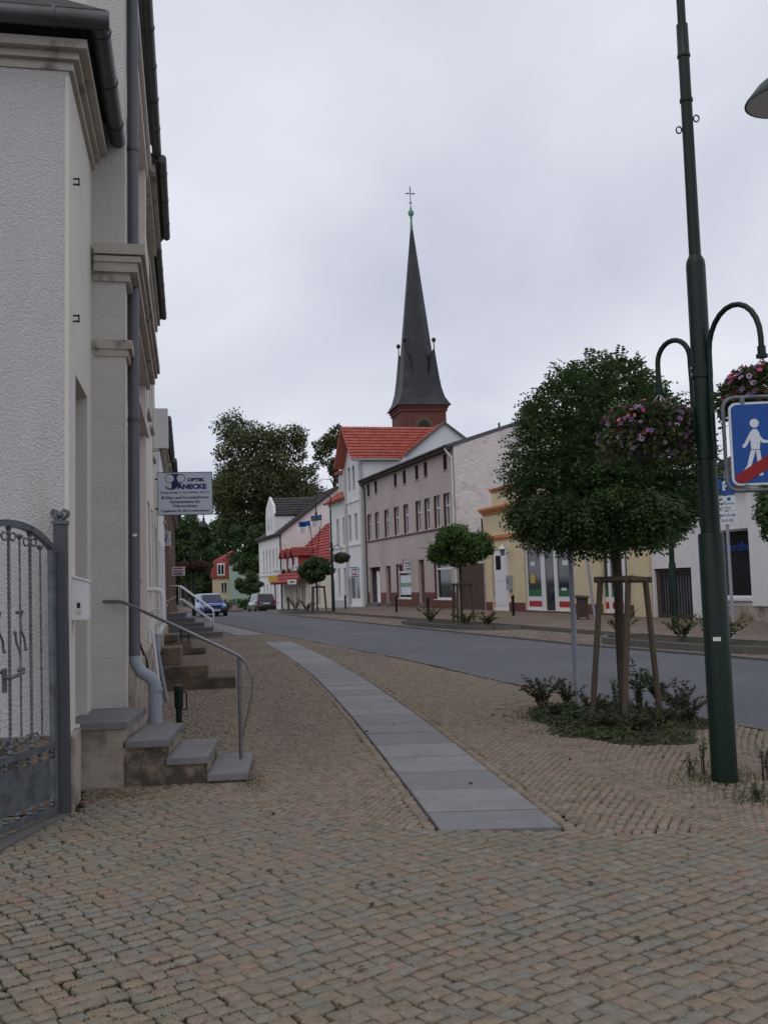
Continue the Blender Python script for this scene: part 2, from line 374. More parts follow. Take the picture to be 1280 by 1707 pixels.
class MB:
    def __init__(s): s.v = []; s.f = []
    def add(s, vs, fs):
        b = len(s.v); s.v += [tuple(p) for p in vs]; s.f += [tuple(b + i for i in f) for f in fs]
    def box(s, x0, x1, y0, y1, z0, z1):
        s.add([(x0, y0, z0), (x1, y0, z0), (x1, y1, z0), (x0, y1, z0), (x0, y0, z1), (x1, y0, z1), (x1, y1, z1), (x0, y1, z1)],
              [(0, 3, 2, 1), (4, 5, 6, 7), (0, 1, 5, 4), (1, 2, 6, 5), (2, 3, 7, 6), (3, 0, 4, 7)])
    def hexa(s, b, t):
        s.add(list(b) + list(t), [(0, 3, 2, 1), (4, 5, 6, 7), (0, 1, 5, 4), (1, 2, 6, 5), (2, 3, 7, 6), (3, 0, 4, 7)])
    def cbox(s, x0, x1, y0, y1, z0, z1, c=0.01):
        """box with chamfered edges"""
        bm = bmesh.new(); bmesh.ops.create_cube(bm, size=1)
        for v in bm.verts:
            v.co = ((x0 + x1) / 2 + v.co.x * (x1 - x0), (y0 + y1) / 2 + v.co.y * (y1 - y0), (z0 + z1) / 2 + v.co.z * (z1 - z0))
        bmesh.ops.bevel(bm, geom=list(bm.edges), offset=c, segments=2, affect='EDGES', profile=.6)
        bm.verts.index_update()
        s.add([v.co for v in bm.verts], [[v.index for v in f.verts] for f in bm.faces]); bm.free()
    def prism(s, poly, y0, y1):
        """polygon in x,z extruded along y"""
        n = len(poly)
        s.add([(x, y0, z) for x, z in poly] + [(x, y1, z) for x, z in poly],
              [tuple(range(n)), tuple(range(2 * n - 1, n - 1, -1))] + [(i, i + n, (i + 1) % n + n, (i + 1) % n) for i in range(n)])
    def prism_x(s, poly, x0, x1):
        """polygon in y,z extruded along x"""
        n = len(poly)
        s.add([(x0, y, z) for y, z in poly] + [(x1, y, z) for y, z in poly],
              [tuple(range(n - 1, -1, -1)), tuple(range(n, 2 * n))] + [(i, (i + 1) % n, (i + 1) % n + n, i + n) for i in range(n)])
    def prism_z(s, poly, z0, z1):
        n = len(poly)
        s.add([(x, y, z0) for x, y in poly] + [(x, y, z1) for x, y in poly],
              [tuple(range(n - 1, -1, -1)), tuple(range(n, 2 * n))] + [(i, (i + 1) % n, (i + 1) % n + n, i + n) for i in range(n)])
    def tube(s, pts, r, n=10, cap=True, r2=None):
        pts = [Vector(p) for p in pts]; k = len(pts)
        rs = r if isinstance(r, (list, tuple)) else [r + (0 if r2 is None else (r2 - r) * i / max(1, k - 1)) for i in range(k)]
        base = len(s.v); prev = None
        for i, p in enumerate(pts):
            if i == 0: t = pts[1] - pts[0]
            elif i == k - 1: t = pts[-1] - pts[-2]
            else: t = (pts[i + 1] - p).normalized() + (p - pts[i - 1]).normalized()
            t.normalize()
            if prev is None:
                a = Vector((1, 0, 0)) if abs(t.x) < .8 else Vector((0, 1, 0))
                u = t.cross(a).normalized()
            else:
                u = (prev - t * prev.dot(t)).normalized()
            prev = u; w = t.cross(u)
            for j in range(n):
                a = 2 * math.pi * j / n
                s.v.append(tuple(p + (u * math.cos(a) + w * math.sin(a)) * rs[i]))
        for i in range(k - 1):
            for j in range(n):
                a, b = base + i * n + j, base + i * n + (j + 1) % n
                s.f.append((a, b, b + n, a + n))
        if cap:
            s.f.append(tuple(base + j for j in range(n - 1, -1, -1)))
            s.f.append(tuple(base + (k - 1) * n + j for j in range(n)))
    def lathe(s, prof, n=16, c=(0, 0, 0), ax=None, smooth_top=True):
        base = len(s.v); k = len(prof)
        for r, z in prof:
            for j in range(n):
                a = 2 * math.pi * j / n
                s.v.append((c[0] + r * math.cos(a), c[1] + r * math.sin(a), c[2] + z))
        for i in range(k - 1):
            for j in range(n):
                a, b = base + i * n + j, base + i * n + (j + 1) % n
                s.f.append((a, b, b + n, a + n))
        s.f.append(tuple(base + j for j in range(n - 1, -1, -1)))
        s.f.append(tuple(base + (k - 1) * n + j for j in range(n)))
    def sphere(s, c, r, n=10, m=7, sz=1.0):
        s.lathe([(max(1e-4, r * math.sin(math.pi * i / m)), -r * sz * math.cos(math.pi * i / m)) for i in range(m + 1)], n, c)
    def xform(s, M):
        s.v = [tuple(M @ Vector(p)) for p in s.v]; return s
    def build(s, name, m=None, parent=None, smooth=False, rnd=None):
        me = bpy.data.meshes.new(name)
        me.from_pydata(s.v, [], s.f)
        if smooth:
            for p in me.polygons: p.use_smooth = True
            try: me.set_sharp_from_angle(angle=R(38))
            except Exception: pass
        if rnd is not None:
            a = me.attributes.new('rnd', 'FLOAT', 'FACE')
            vals = [rnd] * len(s.f) if not isinstance(rnd, (list, tuple)) else rnd
            a.data.foreach_set('value', vals)
        me.update()
        return link(name, me, m, parent)

def tag(o, label=None, cat=None, group=None, kind=None):
    if label: o['label'] = label
    if cat: o['category'] = cat
    if group: o['group'] = group
    if kind: o['kind'] = kind
    return o

def thing(name, label, cat, loc=(0, 0, 0), rz=0.0, group=None):
    o = bpy.data.objects.new(name, None); COL.objects.link(o)
    o.empty_display_size = .2
    o.location = loc; o.rotation_euler = (0, 0, rz)
    return tag(o, label, cat, group)

def part(name, m, parent, fn, smooth=False, rnd=None):
    b = MB(); fn(b); return b.build(name, m, parent, smooth, rnd)

def copy_tree(o, parent=None):
    c = o.copy(); COL.objects.link(c); c.parent = parent
    for ch in list(o.children): copy_tree(ch, c)
    return c

def text_obj(name, s, size, m, parent, M, align='CENTER', depth=0.0008, bold=0.0, sx=1.0):
    """flat lettering in the x-z plane of M (x right, z up), facing -y"""
    cu = bpy.data.curves.new(name, 'FONT'); cu.body = s; cu.size = size; cu.align_x = align; cu.align_y = 'CENTER'
    cu.extrude = depth; cu.offset = bold; cu.resolution_u = 3
    tmp = bpy.data.objects.new(name + '_tmp', cu); COL.objects.link(tmp)
    dg = bpy.context.evaluated_depsgraph_get()
    me = bpy.data.meshes.new_from_object(tmp.evaluated_get(dg))
    bpy.data.objects.remove(tmp, do_unlink=True)
    me.transform(M @ Matrix.Rotation(R(90), 4, 'X') @ Matrix.Diagonal((sx, 1, 1, 1)))
    me.materials.clear()
    return link(name, me, m, parent)

def leaves(name, cen, dirs, nrm, ln, wd, m, parent=None, rnd=None):
    """many leaf-shaped faces: cen, dirs (length direction), nrm (N,3); ln, wd (N)"""
    cen = np.asarray(cen, float); N = len(cen)
    d = dirs / (np.linalg.norm(dirs, axis=1, keepdims=True) + 1e-9)
    sd = np.cross(d, nrm); sd /= (np.linalg.norm(sd, axis=1, keepdims=True) + 1e-9)
    nn = np.cross(sd, d)
    ln = np.asarray(ln).reshape(-1, 1); wd = np.asarray(wd).reshape(-1, 1)
    v = np.empty((N, 4, 3))
    v[:, 0] = cen - d * ln * .5
    v[:, 1] = cen - d * ln * .02 + sd * wd * .5 + nn * wd * .12
    v[:, 2] = cen + d * ln * .5
    v[:, 3] = cen - d * ln * .02 - sd * wd * .5 + nn * wd * .12
    if rnd is None: rnd = rng.random(N)
    me = new_mesh_np(name, v.reshape(-1, 3), np.arange(N * 4), np.arange(N) * 4, rnd)
    return link(name, me, m, parent)

def rand_dirs(n):
    v = rng.normal(size=(n, 3)); return v / np.linalg.norm(v, axis=1, keepdims=True)

def pieces(name, m, parent, boxes):
    """alike pieces, each an object of its own"""
    out = []
    for q in boxes:
        b = MB(); b.box(*q); out.append(b.build(name, m, parent))
    return out

# ================================================================== THE SETTING
def strip(name, ds, xl, xr, z, m, parent=None, kind='structure', nx=1):
    vs_, fs_ = [], []
    for d in ds:
        a, b = xl(d), xr(d)
        for i in range(nx + 1):
            vs_.append((a + (b - a) * i / nx, d, tz(d) + z))
    k = nx + 1
    for j in range(len(ds) - 1):
        for i in range(nx):
            fs_.append((j * k + i, j * k + i + 1, (j + 1) * k + i + 1, (j + 1) * k + i))
    b = MB(); b.add(vs_, fs_)
    o = b.build(name, m, parent)
    if parent is None: tag(o, kind=kind)
    return o

DS = [-12, -6, 0, 3, 6, 8, 10.4, 12, 15.2, 18, 21, 24.8, 27.2, 31.9, 34.8, 40, 44.4, 50, 56, 63, 70, 77, 84, 91, 98, 105, 112, 130, 170]
g = MB()
g.add([(-900, -200, -1.15), (900, -200, -1.15), (900, 1800, -1.15), (-900, 1800, -1.15)], [(0, 1, 2, 3)])
tag(g.build('ground', 'field'), kind='structure')
strip('side_yard', DS, lambda d: -60 - .2 * d, lambda d: LF(d, .7).x, -.05, 'yard')
strip('back_lots', DS, lambda d: RF(d).x - .3, lambda d: RF(d).x + 70, -.05, 'yard')
strip('road', DS, lambda d: road_l(d) - .05, lambda d: road_r(d) + .12, -.075, 'asphalt')
DSN = [d for d in DS if d <= 21] + [22.0]
pave_near = strip('pavement', DSN, lambda d: LF(d, .95).x - (6 if d < 7.9 else 0), lambda d: road_l(d) - .11, -.036, 'joint')
DSF = [22.0] + [d for d in DS if d > 22.0]
pave_far = strip('pavement_beyond', DSF, lambda d: LF(d, .75).x - (.4 if d < 60 else 6), lambda d: road_l(d) - .11, -.006, 'pave_far')
pave_right = strip('pavement_right', DS, lambda d: road_r(d) + 2.35, lambda d: RF(d).x + .25, .03, 'pave_right')
bay = strip('parking_bay', DS, lambda d: road_r(d) + .14, lambda d: road_r(d) + 2.36, -.045, 'bay')

def kerb_line(name, d0, d1, xf, w, z0, z1, step=1.0, m='kerb', gap=.006):
    root = bpy.data.objects.new(name, None); COL.objects.link(root); tag(root, kind='structure')
    d = d0
    while d < d1:
        e = min(d1, d + step)
        a, c = Vector((xf(d), d, 0)), Vector((xf(e), e, 0))
        t = (c - a).normalized(); n = Vector((t.y, -t.x, 0)) * w / 2
        a += t * gap / 2; c -= t * gap / 2
        j = random.uniform(-.006, .006)
        b = MB()
        zt0, zt1 = tz(d), tz(e)
        b.hexa([(a - n) + Vector((0, 0, z0 + zt0)), (a + n) + Vector((0, 0, z0 + zt0)), (c + n) + Vector((0, 0, z0 + zt1)), (c - n) + Vector((0, 0, z0 + zt1))],
               [(a - n * .95) + Vector((0, 0, z1 + zt0 + j)), (a + n * .85) + Vector((0, 0, z1 + zt0 + j)), (c + n * .85) + Vector((0, 0, z1 + zt1 + j)), (c - n * .95) + Vector((0, 0, z1 + zt1 + j))])
        b.build('kerb_stone', m, root)
        d = e
    return root
kerb_line('kerb', 2.0, 60.0, lambda d: road_l(d) - .04, .13, -.13, .006)
kerb_line('kerb_right', 14.0, 92.0, lambda d: road_r(d) + .08, .13, -.13, -.03, step=1.5)
kerb_line('kerb_footway', 20.0, 92.0, lambda d: road_r(d) + 2.37, .14, -.12, .075, step=1.5)

# ---- slab strip through the small paving
SL = [(6.74, .295), (9.36, -.035), (12.5, -.455), (15.2, -.84), (17.9, -1.26), (20.2, -1.65), (22.4, -2.05), (26, -2.74), (30.2, -3.62)]
def sl_x(d): return float(np.interp(d, [p[0] for p in SL], [p[1] for p in SL]))
SLW = .78
slabs = bpy.data.objects.new('slab_path', None); COL.objects.link(slabs); tag(slabs, kind='structure')
d = 6.74; i = 0
while d < 29.6:
    e = d + (.55 if i == 0 else .765)
    g_ = .014 if i % 2 else .026
    a, c = Vector((sl_x(d), d, 0)), Vector((sl_x(e), e, 0))
    t = (c - a).normalized(); n = Vector((t.y, -t.x, 0))
    sk = .115                                             # the near edge runs square to the gateway
    jz = random.uniform(-.002, .003)
    q = [a + t * g_, a + n * SLW + Vector((0, -sk, 0)) + t * g_, c + n * SLW + Vector((0, -sk, 0)) - t * g_, c - t * g_]
    zz = .0045 + jz
    ins = [(q[0] * .985 + q[2] * .015), (q[1] * .985 + q[3] * .015), (q[2] * .985 + q[0] * .015), (q[3] * .985 + q[1] * .015)]
    b = MB()
    b.add([v + Vector((0, 0, -.05)) for v in q] + [v + Vector((0, 0, zz - .006)) for v in q] + [v + Vector((0, 0, zz)) for v in ins],
          [(0, 1, 5, 4), (1, 2, 6, 5), (2, 3, 7, 6), (3, 0, 4, 7), (4, 5, 9, 8), (5, 6, 10, 9), (6, 7, 11, 10), (7, 4, 8, 11), (8, 9, 10, 11)])
    b.build('paving_slab', 'slab', slabs, rnd=random.random())
    d = e; i += 1
# second stretch of slabs farther along
slab2 = bpy.data.objects.new('slab_path_beyond', None); COL.objects.link(slab2); tag(slab2, kind='structure')
d = 35.2
while d < 58:
    e = d + 1.0
    b = MB()
    xa, xb = -5.15 - .285 * (d - 35.2), -5.15 - .285 * (e - 35.2)
    b.hexa([(xa, d, -.03), (xa + .95, d, -.03), (xb + .95, e - .012, -.03), (xb, e - .012, -.03)],
           [(xa, d, .006), (xa + .95, d, .006), (xb + .95, e - .012, .006), (xb, e - .012, .006)])
    b.build('paving_slab', 'slab', slab2, rnd=random.random())
    d = e

# ---- planting bed outline of the near street tree
BED_C, BED_RX, BED_RY = (2.5, 11.45), .98, 1.62
def bed_k(a):
    """uneven outline of the bed"""
    return .97 + .09 * np.sin(3 * a + .6) + .07 * np.sin(5 * a + 2) + .04 * np.sin(9 * a)
def in_bed(x, y, k=1.0):
    return ((x - BED_C[0]) / (BED_RX * k)) ** 2 + ((y - BED_C[1]) / (BED_RY * k)) ** 2 < 1

# ---- cobbles ------------------------------------------------------------------
def in_house(x, y):
    fx = -.875 - .193 * y
    wall_y = 7.75 - .193 * (-2.37 - x)
    return (y > 7.62) & (x < fx + .03) & (y > wall_y - .05)

def stone_outline(w, h, n_r):
    """8 corner points of an uneven sett, w x h"""
    c = .07
    p = np.array([(-.5 + c, -.5), (.5 - c, -.5), (.5, -.5 + c), (.5, .5 - c), (.5 - c, .5), (-.5 + c, .5), (-.5, .5 - c), (-.5, -.5 + c)])
    cj = n_r.normal(size=(4, 2)) * .05                     # whole corners wander
    p = p + cj[[0, 1, 1, 2, 2, 3, 3, 0]] + n_r.normal(size=(8, 2)) * .018
    p[:, 0] *= w; p[:, 1] *= h
    return p

def stone_verts(p, zt, tilt):
    n = len(p)
    ins = p * .925
    v = np.zeros((3 * n, 3))
    v[:n, :2] = p * .98; v[:n, 2] = -.045
    v[n:2 * n, :2] = p; v[n:2 * n, 2] = zt - .004
    v[2 * n:, :2] = ins; v[2 * n:, 2] = zt
    v[n:, 2] += v[n:, 0] * tilt[0] + v[n:, 1] * tilt[1]
    return v
def stone_faces(n):
    fs = []
    for r_ in range(2):
        for j in range(n):
            a, b = r_ * n + j, r_ * n + (j + 1) % n
            fs.append((a, b, b + n, a + n))
    fs.append(tuple(range(2 * n, 3 * n)))
    return fs

TH = R(36)
def cob_edge(x):
    """far edge of the gateway cobbles"""
    return np.where(np.asarray(x) > .3, 6.72 - .15 * (np.asarray(x) - .3), np.minimum(7.95, 6.72 + .9 * (.3 - np.asarray(x)) ** 1.2 * .72)) + .04 * np.sin(np.asarray(x) * 2)
e1 = np.array((math.cos(TH), math.sin(TH))); e2 = np.array((-math.sin(TH), math.cos(TH)))
PW, PH = .097, .086
pos = []
off = 0.0
for i in range(-128, 128):
    off += PW * rng.normal() * .16
    for j in range(-118, 118):
        q = e2 * (i * PH) + e1 * (j * PW + off)
        q = q + np.array((0.2, 4.5))
        # rows wander a little
        w_ = .035 * math.sin(q[0] * 1.9 + 1.1) + .025 * math.sin(q[1] * 2.6)
        q = q + e2 * w_ + e1 * .03 * math.sin(q[0] * 1.3 - q[1] * 1.7)
        if not (-4.6 < q[0] < 6.2 and 1.4 < q[1]): continue
        if q[1] > cob_edge(q[0]): continue
        if q[0] > road_l(q[1]) - .17: continue
        if in_house(q[0], q[1]): continue
        pos.append(q)
pos = np.array(pos)
# which stones show largest: nearest to the camera inside the frame
def project(x, y, z):
    v = CM.to_3x3().transposed() @ (Vector((x, y, z)) - Vector((0, 0, EYE)))
    return 640 + FPX * v.x / -v.z, 853.5 - FPX * v.y / -v.z
vis = np.array([(lambda uv: -15 < uv[0] < 1295 and uv[1] < 1725)(project(q[0], q[1], 0)) for q in pos])
order = np.argsort(np.hypot(pos[:, 0], pos[:, 1]) + np.where(vis, 0, 1000))
single = set(order[:300].tolist())
variants = []
SF = stone_faces(8)
for k in range(36):
    p = stone_outline(PW * rng.uniform(.86, .965), PH * rng.uniform(.85, .945), rng)
    v = stone_verts(p, 0.0, (0, 0))
    lp, st = [], []
    for f in SF: st.append(len(lp)); lp += f
    me = new_mesh_np('cobblestone', v, lp, st, np.full(len(SF), rng.random()))
    me.materials.append(MT['cobble']); variants.append(me)
V, L_, S_, Rn = [], [], [], []
nb = 0; nl = 0
for idx, q in enumerate(pos):
    ang = TH + rng.normal() * .07
    if idx in single:
        o = bpy.data.objects.new('cobblestone', variants[int(rng.integers(36))]); COL.objects.link(o); o.parent = pave_near
        o.location = (q[0] + rng.normal() * .004, q[1] + rng.normal() * .004, rng.normal() * .0022)
        o.rotation_euler = (rng.normal() * .018, rng.normal() * .018, ang + (math.pi if rng.random() < .5 else 0))
        continue
    p = stone_outline(PW * rng.uniform(.86, .965), PH * rng.uniform(.85, .945), rng)
    v = stone_verts(p, rng.normal() * .0018, rng.normal(size=2) * .014)
    ca, sa = math.cos(ang), math.sin(ang)
    x, y = v[:, 0] * ca - v[:, 1] * sa + q[0] + rng.normal() * .004, v[:, 0] * sa + v[:, 1] * ca + q[1] + rng.normal() * .004
    v[:, 0], v[:, 1] = x, y
    V.append(v); r_ = rng.random()
    for f in SF:
        S_.append(nl); L_ += [nb + a for a in f]; nl += len(f); Rn.append(r_)
    nb += len(v)
o = link('cobblestone_field', new_mesh_np('cobblestone_field', np.concatenate(V), L_, S_, Rn), 'cobble', pave_near)
o['kind'] = 'stuff'

# ---- small mosaic stones laid in arcs
W = 1.15; RA = W * .7071
tdir = np.array((-.15, 1.0)); tdir /= np.linalg.norm(tdir); sdir = np.array((tdir[1], -tdir[0]))
st_, rowh = .066, .066
C_, A_, H_ = [], [], []
for col in range(-7, 8):
    for row in range(0, 300):
        na = int(RA * math.pi / 2 / st_)
        for k in range(na):
            a = -math.pi / 4 + (k + .5 + .5 * (row % 2)) * (math.pi / 2) / na
            q = np.array((.35, 5.4)) + sdir * (col * W + RA * math.sin(a)) + tdir * (row * rowh + RA * (math.cos(a) - 1))
            C_.append(q); A_.append(math.atan2(sdir[1], sdir[0]) - a); H_.append(math.cos(a))
C_ = np.array(C_); A_ = np.array(A_); H_ = np.array(H_)
x, y = C_[:, 0], C_[:, 1]
ok = (y > cob_edge(x) + .004) & (y < 22.0)
ok &= x < np.interp(y, [p[0] for p in ROAD_L], [p[1] for p in ROAD_L]) - .16
ok &= x > np.where(y < 9.75, -.86, -.66) - .193 * y
slx = np.interp(y, [p[0] for p in SL], [p[1] for p in SL])
yy = y + .115 * np.clip((x - slx) / SLW, 0, 1)
ok &= ~((x > slx - .105) & (x < slx + SLW + .105) & (yy > 6.68))
ok &= ~(np.hypot((x - BED_C[0]) / BED_RX, (y - BED_C[1]) / BED_RY) < bed_k(np.arctan2((y - BED_C[1]) / BED_RY, (x - BED_C[0]) / BED_RX)))
C_, A_, H_ = C_[ok], A_[ok], H_[ok]
# one straight course on either side of the slabs
ex = []
for sd in (-.055, SLW + .05):
    dd_ = 6.74 - (.11 if sd > 0 else 0)
    while dd_ < 22:
        ex.append((sl_x(dd_) + sd, dd_)); dd_ += .083
C_ = np.concatenate([C_, np.array(ex)]); A_ = np.concatenate([A_, np.full(len(ex), 1.70)]); H_ = np.concatenate([H_, np.full(len(ex), 1.25)])
N = len(C_)
C_ = C_ + rng.normal(size=(N, 2)) * .004
hw = st_ * rng.uniform(.40, .495, N); hh = rowh * H_ * rng.uniform(.40, .495, N)
A_ = A_ + rng.normal(size=N) * .07
corn = np.array([(-1, -1), (1, -1), (1, 1), (-1, 1)])
v = np.zeros((N, 8, 3))
ca, sa = np.cos(A_), np.sin(A_)
zt = rng.normal(size=N) * .0025
for k in range(4):
    jx = 1 + rng.normal(size=N) * .07; jy = 1 + rng.normal(size=N) * .07
    lx, ly = corn[k, 0] * hw * jx, corn[k, 1] * hh * jy
    v[:, k, 0] = lx * ca - ly * sa + C_[:, 0]; v[:, k, 1] = lx * sa + ly * ca + C_[:, 1]; v[:, k, 2] = -.04 * .6
    lx, ly = lx * .84, ly * .84
    v[:, 4 + k, 0] = lx * ca - ly * sa + C_[:, 0]; v[:, 4 + k, 1] = lx * sa + ly * ca + C_[:, 1]; v[:, 4 + k, 2] = zt + rng.normal(size=N) * .0012
quad = np.array([(4, 5, 6, 7), (0, 1, 5, 4), (1, 2, 6, 5), (2, 3, 7, 6), (3, 0, 4, 7)])
loops = (np.arange(N)[:, None, None] * 8 + quad[None]).reshape(-1)
o = link('mosaic_paving', new_mesh_np('mosaic_paving', v.reshape(-1, 3), loops, np.arange(N * 5) * 4, np.repeat(rng.random(N), 5)), 'mosaic', pave_near)
o['kind'] = 'stuff'

# dark repair patch in the road
part('repair_patch', 'patch', bpy.data.objects['road'], lambda b: b.add(
    [(*G(458, 1043)[:2], -.071), (*G(500, 1042.5)[:2], -.071), (*G(520, 1045)[:2], -.071), (*G(478, 1046)[:2], -.071)], [(0, 1, 2, 3)]))

# ================================================================== house helpers (local x along the front, y into the house, z up)
def front(b, L, H, holes, rec=.18, x0=0.0, y=0.0, z0=0.0):
    xs = sorted(set([x0, L] + [h[0] for h in holes] + [h[1] for h in holes]))
    zs = sorted(set([z0, H] + [h[2] for h in holes] + [h[3] for h in holes]))
    for i in range(len(xs) - 1):
        for j in range(len(zs) - 1):
            cx, cz = (xs[i] + xs[i + 1]) / 2, (zs[j] + zs[j + 1]) / 2
            if any(h[0] < cx < h[1] and h[2] < cz < h[3] for h in holes): continue
            b.add([(xs[i], y, zs[j]), (xs[i + 1], y, zs[j]), (xs[i + 1], y, zs[j + 1]), (xs[i], y, zs[j + 1])], [(0, 1, 2, 3)])
    for (a, c, e, f) in holes:
        r_ = y + rec
        b.add([(a, y, e), (a, y, f), (a, r_, f), (a, r_, e)], [(0, 1, 2, 3)])
        b.add([(c, y, e), (c, r_, e), (c, r_, f), (c, y, f)], [(0, 1, 2, 3)])
        b.add([(a, y, f), (c, y, f), (c, r_, f), (a, r_, f)], [(0, 1, 2, 3)])
        b.add([(a, y, e), (a, r_, e), (c, r_, e), (c, y, e)], [(0, 1, 2, 3)])

def body(b, L, D, H, holes=(), rec=.18, ridge=None, ry=None, x0=0.0, y0=0.0, z0=0.0):
    """walls with openings in the front; gables when a ridge height is given (ridge along x)"""
    front(b, L, H, holes, rec, x0, y0, z0)
    if ridge is None:
        side = [(y0, z0), (D, z0), (D, H), (y0, H)]
    else:
        side = [(y0, z0), (D, z0), (D, H), (ry if ry else D / 2, ridge), (y0, H)]
    n = len(side)
    b.add([(x0, p[0], p[1]) for p in side], [tuple(range(n - 1, -1, -1))])
    b.add([(L, p[0], p[1]) for p in side], [tuple(range(n))])
    b.add([(x0, D, z0), (L, D, z0), (L, D, H), (x0, D, H)], [(3, 2, 1, 0)])

def window(par, x0, x1, z0, z1, y, frame='white', pane='glass', sill='smooth', mull=1, trans=None, fw=.05, sillp=.06, sill_t=.05, wname='window', w3=False):
    b = MB()
    ya, yb = y - .045, y + .02
    b.box(x0, x0 + fw, ya, yb, z0, z1); b.box(x1 - fw, x1, ya, yb, z0, z1)
    b.box(x0 + fw, x1 - fw, ya, yb, z0, z0 + fw); b.box(x0 + fw, x1 - fw, ya, yb, z1 - fw, z1)
    for k in range(mull):
        cx = x0 + (x1 - x0) * (k + 1) / (mull + 1)
        b.box(cx - fw * .45, cx + fw * .45, ya - .008, yb, z0 + fw, z1 - fw)
    if trans:
        zt = z0 + (z1 - z0) * trans
        b.box(x0 + fw, x1 - fw, ya - .014, yb, zt - fw * .6, zt + fw * .6)
    w = b.build(wname, frame, par)
    part('pane', pane, w, lambda q: q.box(x0 + .01, x1 - .01, y + .022, y + .04, z0 + .01, z1 - .01))
    if sill:
        part('sill', sill, w, lambda q: q.box(x0 - .05, x1 + .05, -sillp if y > 0 else y - .1, y - .05, z0 - sill_t, z0 - .002))
    return w

def door_leaf(par, x0, x1, z0, z1, y, m, panels=True, name='door', glass=None):
    b = MB(); b.box(x0, x1, y - .02, y + .04, z0, z1)
    if panels:
        w = x1 - x0
        for (a, c) in ((.08, .42), (.47, .92)):
            b.box(x0 + .12 * w, x1 - .12 * w, y - .035, y - .015, z0 + a * (z1 - z0), z0 + c * (z1 - z0))
    o = b.build(name, m, par)
    part('handle', 'chrome', o, lambda q: q.tube([(x0 + .1, y - .06, z0 + 1.0), (x0 + .22, y - .06, z0 + 1.0)], .012, 6))
    if glass:
        part('pane', 'glass', o, lambda q: q.box(x0 + glass[0], x0 + glass[1], y - .043, y - .037, z0 + glass[2], z0 + glass[3]))
    return o

def tile_roof(name, m, par, p00, p10, p11, p01, rows, cols, amp=.03, step=.05, thick=.1):
    """courses of pantiles as relief; p00-p10 is the eave, p01-p11 the ridge"""
    p00, p10, p11, p01 = [np.array(p, float) for p in (p00, p10, p11, p01)]
    nrm = np.cross(p10 - p00, p01 - p00); nrm /= np.linalg.norm(nrm)
    if nrm[2] < 0: nrm = -nrm
    nx = cols * 2
    V_, F_, Rr = [], [], []
    def pt(s_, t_): return (p00 * (1 - s_) + p10 * s_) * (1 - t_) + (p01 * (1 - s_) + p11 * s_) * t_
    for r_ in range(rows):
        t0, t1 = r_ / rows, min(1.0, (r_ + 1.05) / rows)
        b0 = len(V_)
        for i in range(nx + 1):
            s_ = i / nx; wv = amp * (1 if i % 2 else -.3)
            V_.append(pt(s_, t0) + nrm * (.002)); V_.append(pt(s_, t0) + nrm * (step + wv)); V_.append(pt(s_, t1) + nrm * (wv * .8 + .004))
        rr = rng.random(cols + 1)
        for i in range(nx):
            a = b0 + i * 3; c = a + 3
            F_.append((a, c, c + 1, a + 1)); F_.append((a + 1, c + 1, c + 2, a + 2)); Rr += [rr[i // 2]] * 2
    b = MB(); b.v = [tuple(v_) for v_ in V_]; b.f = F_
    q = [p00, p10, p11, p01]; k = len(b.v)
    b.v += [tuple(v_ - nrm * .004) for v_ in q] + [tuple(v_ - nrm * thick) for v_ in q]
    b.f += [(k + 4, k + 7, k + 6, k + 5), (k, k + 1, k + 5, k + 4), (k + 1, k + 2, k + 6, k + 5), (k + 2, k + 3, k + 7, k + 6), (k + 3, k, k + 4, k + 7)]
    Rr += [.5] * 5
    return b.build(name, m, par, rnd=[float(x_) for x_ in Rr])

def gutter(par, pts, r=.07, m='zinc', bands=True, spacing=.8):
    b = MB(); b.tube(pts, r, 12)
    pts = [Vector(p) for p in pts]
    if bands:
        for i in range(len(pts) - 1):
            L = (pts[i + 1] - pts[i]).length; t = (pts[i + 1] - pts[i]).normalized(); k = spacing * .5
            while k < L:
                c = pts[i] + t * k; b.tube([c - t * .012, c + t * .012], r * 1.12, 12); k += spacing
    return b.build('gutter', m, par, smooth=True)

def downpipe(par, pts, r=.05, m='pipe', clamps=()):
    o = part('downpipe', m, par, lambda b: b.tube(pts, r, 12), smooth=True)
    for z in clamps:
        part('pipe_clamp', 'zinc', o, lambda b: b.tube([(pts[0][0], pts[0][1], z - .02), (pts[0][0], pts[0][1], z + .02)], r * 1.2, 12))
    return o

# ================================================================== LEFT SIDE
# ---- corner house with the doorway
C1 = Vector((-2.405, 7.75, 0))
hA = thing('corner_house', 'nearest house on the left with rough-cast end wall and low dark gutter', 'house', C1, RZ_L)
LA = 1.93
part('wall', 'smooth', hA, lambda b: body(b, LA, 6.0, 5.83, [(.46, 1.47, .53, 3.36)], .3))
part('end_wall', 'stucco', hA, lambda b: b.box(-.02, -.001, .0, 6.0, .56, 5.79))
part('corner_bead', 'smooth', hA, lambda b: b.box(-.024, -.0205, -.002, .03, .56, 5.6))
pieces('plinth', 'plinth', hA, [(-.05, -.0005, -.045, .12, 0, .55), (.0, .44, -.045, -.0005, 0, .55)])
pieces('plinth', 'stepwall', hA, [(-.048, -.0005, .121, 6.0, 0, .549)])
door_leaf(hA, .47, 1.46, .53, 3.35, .33, 'wood_dark')
def _cor(b):
    for (p, z0, z1) in ((.035, 5.64, 5.71), (.08, 5.71, 5.77), (.145, 5.77, 5.84)):
        b.box(-p, LA, -p, -.0005, z0, z1); b.box(-p, -.0205, -.0005, 6.0, z0, z1)
part('cornice', 'ledge', hA, _cor)
gutter(hA, [(LA - .02, -.245, 5.93), (-.235, -.245, 5.94)], .072)
gutter(hA, [(-.25, -.32, 5.945), (-.25, 5.5, 5.95)], .072)
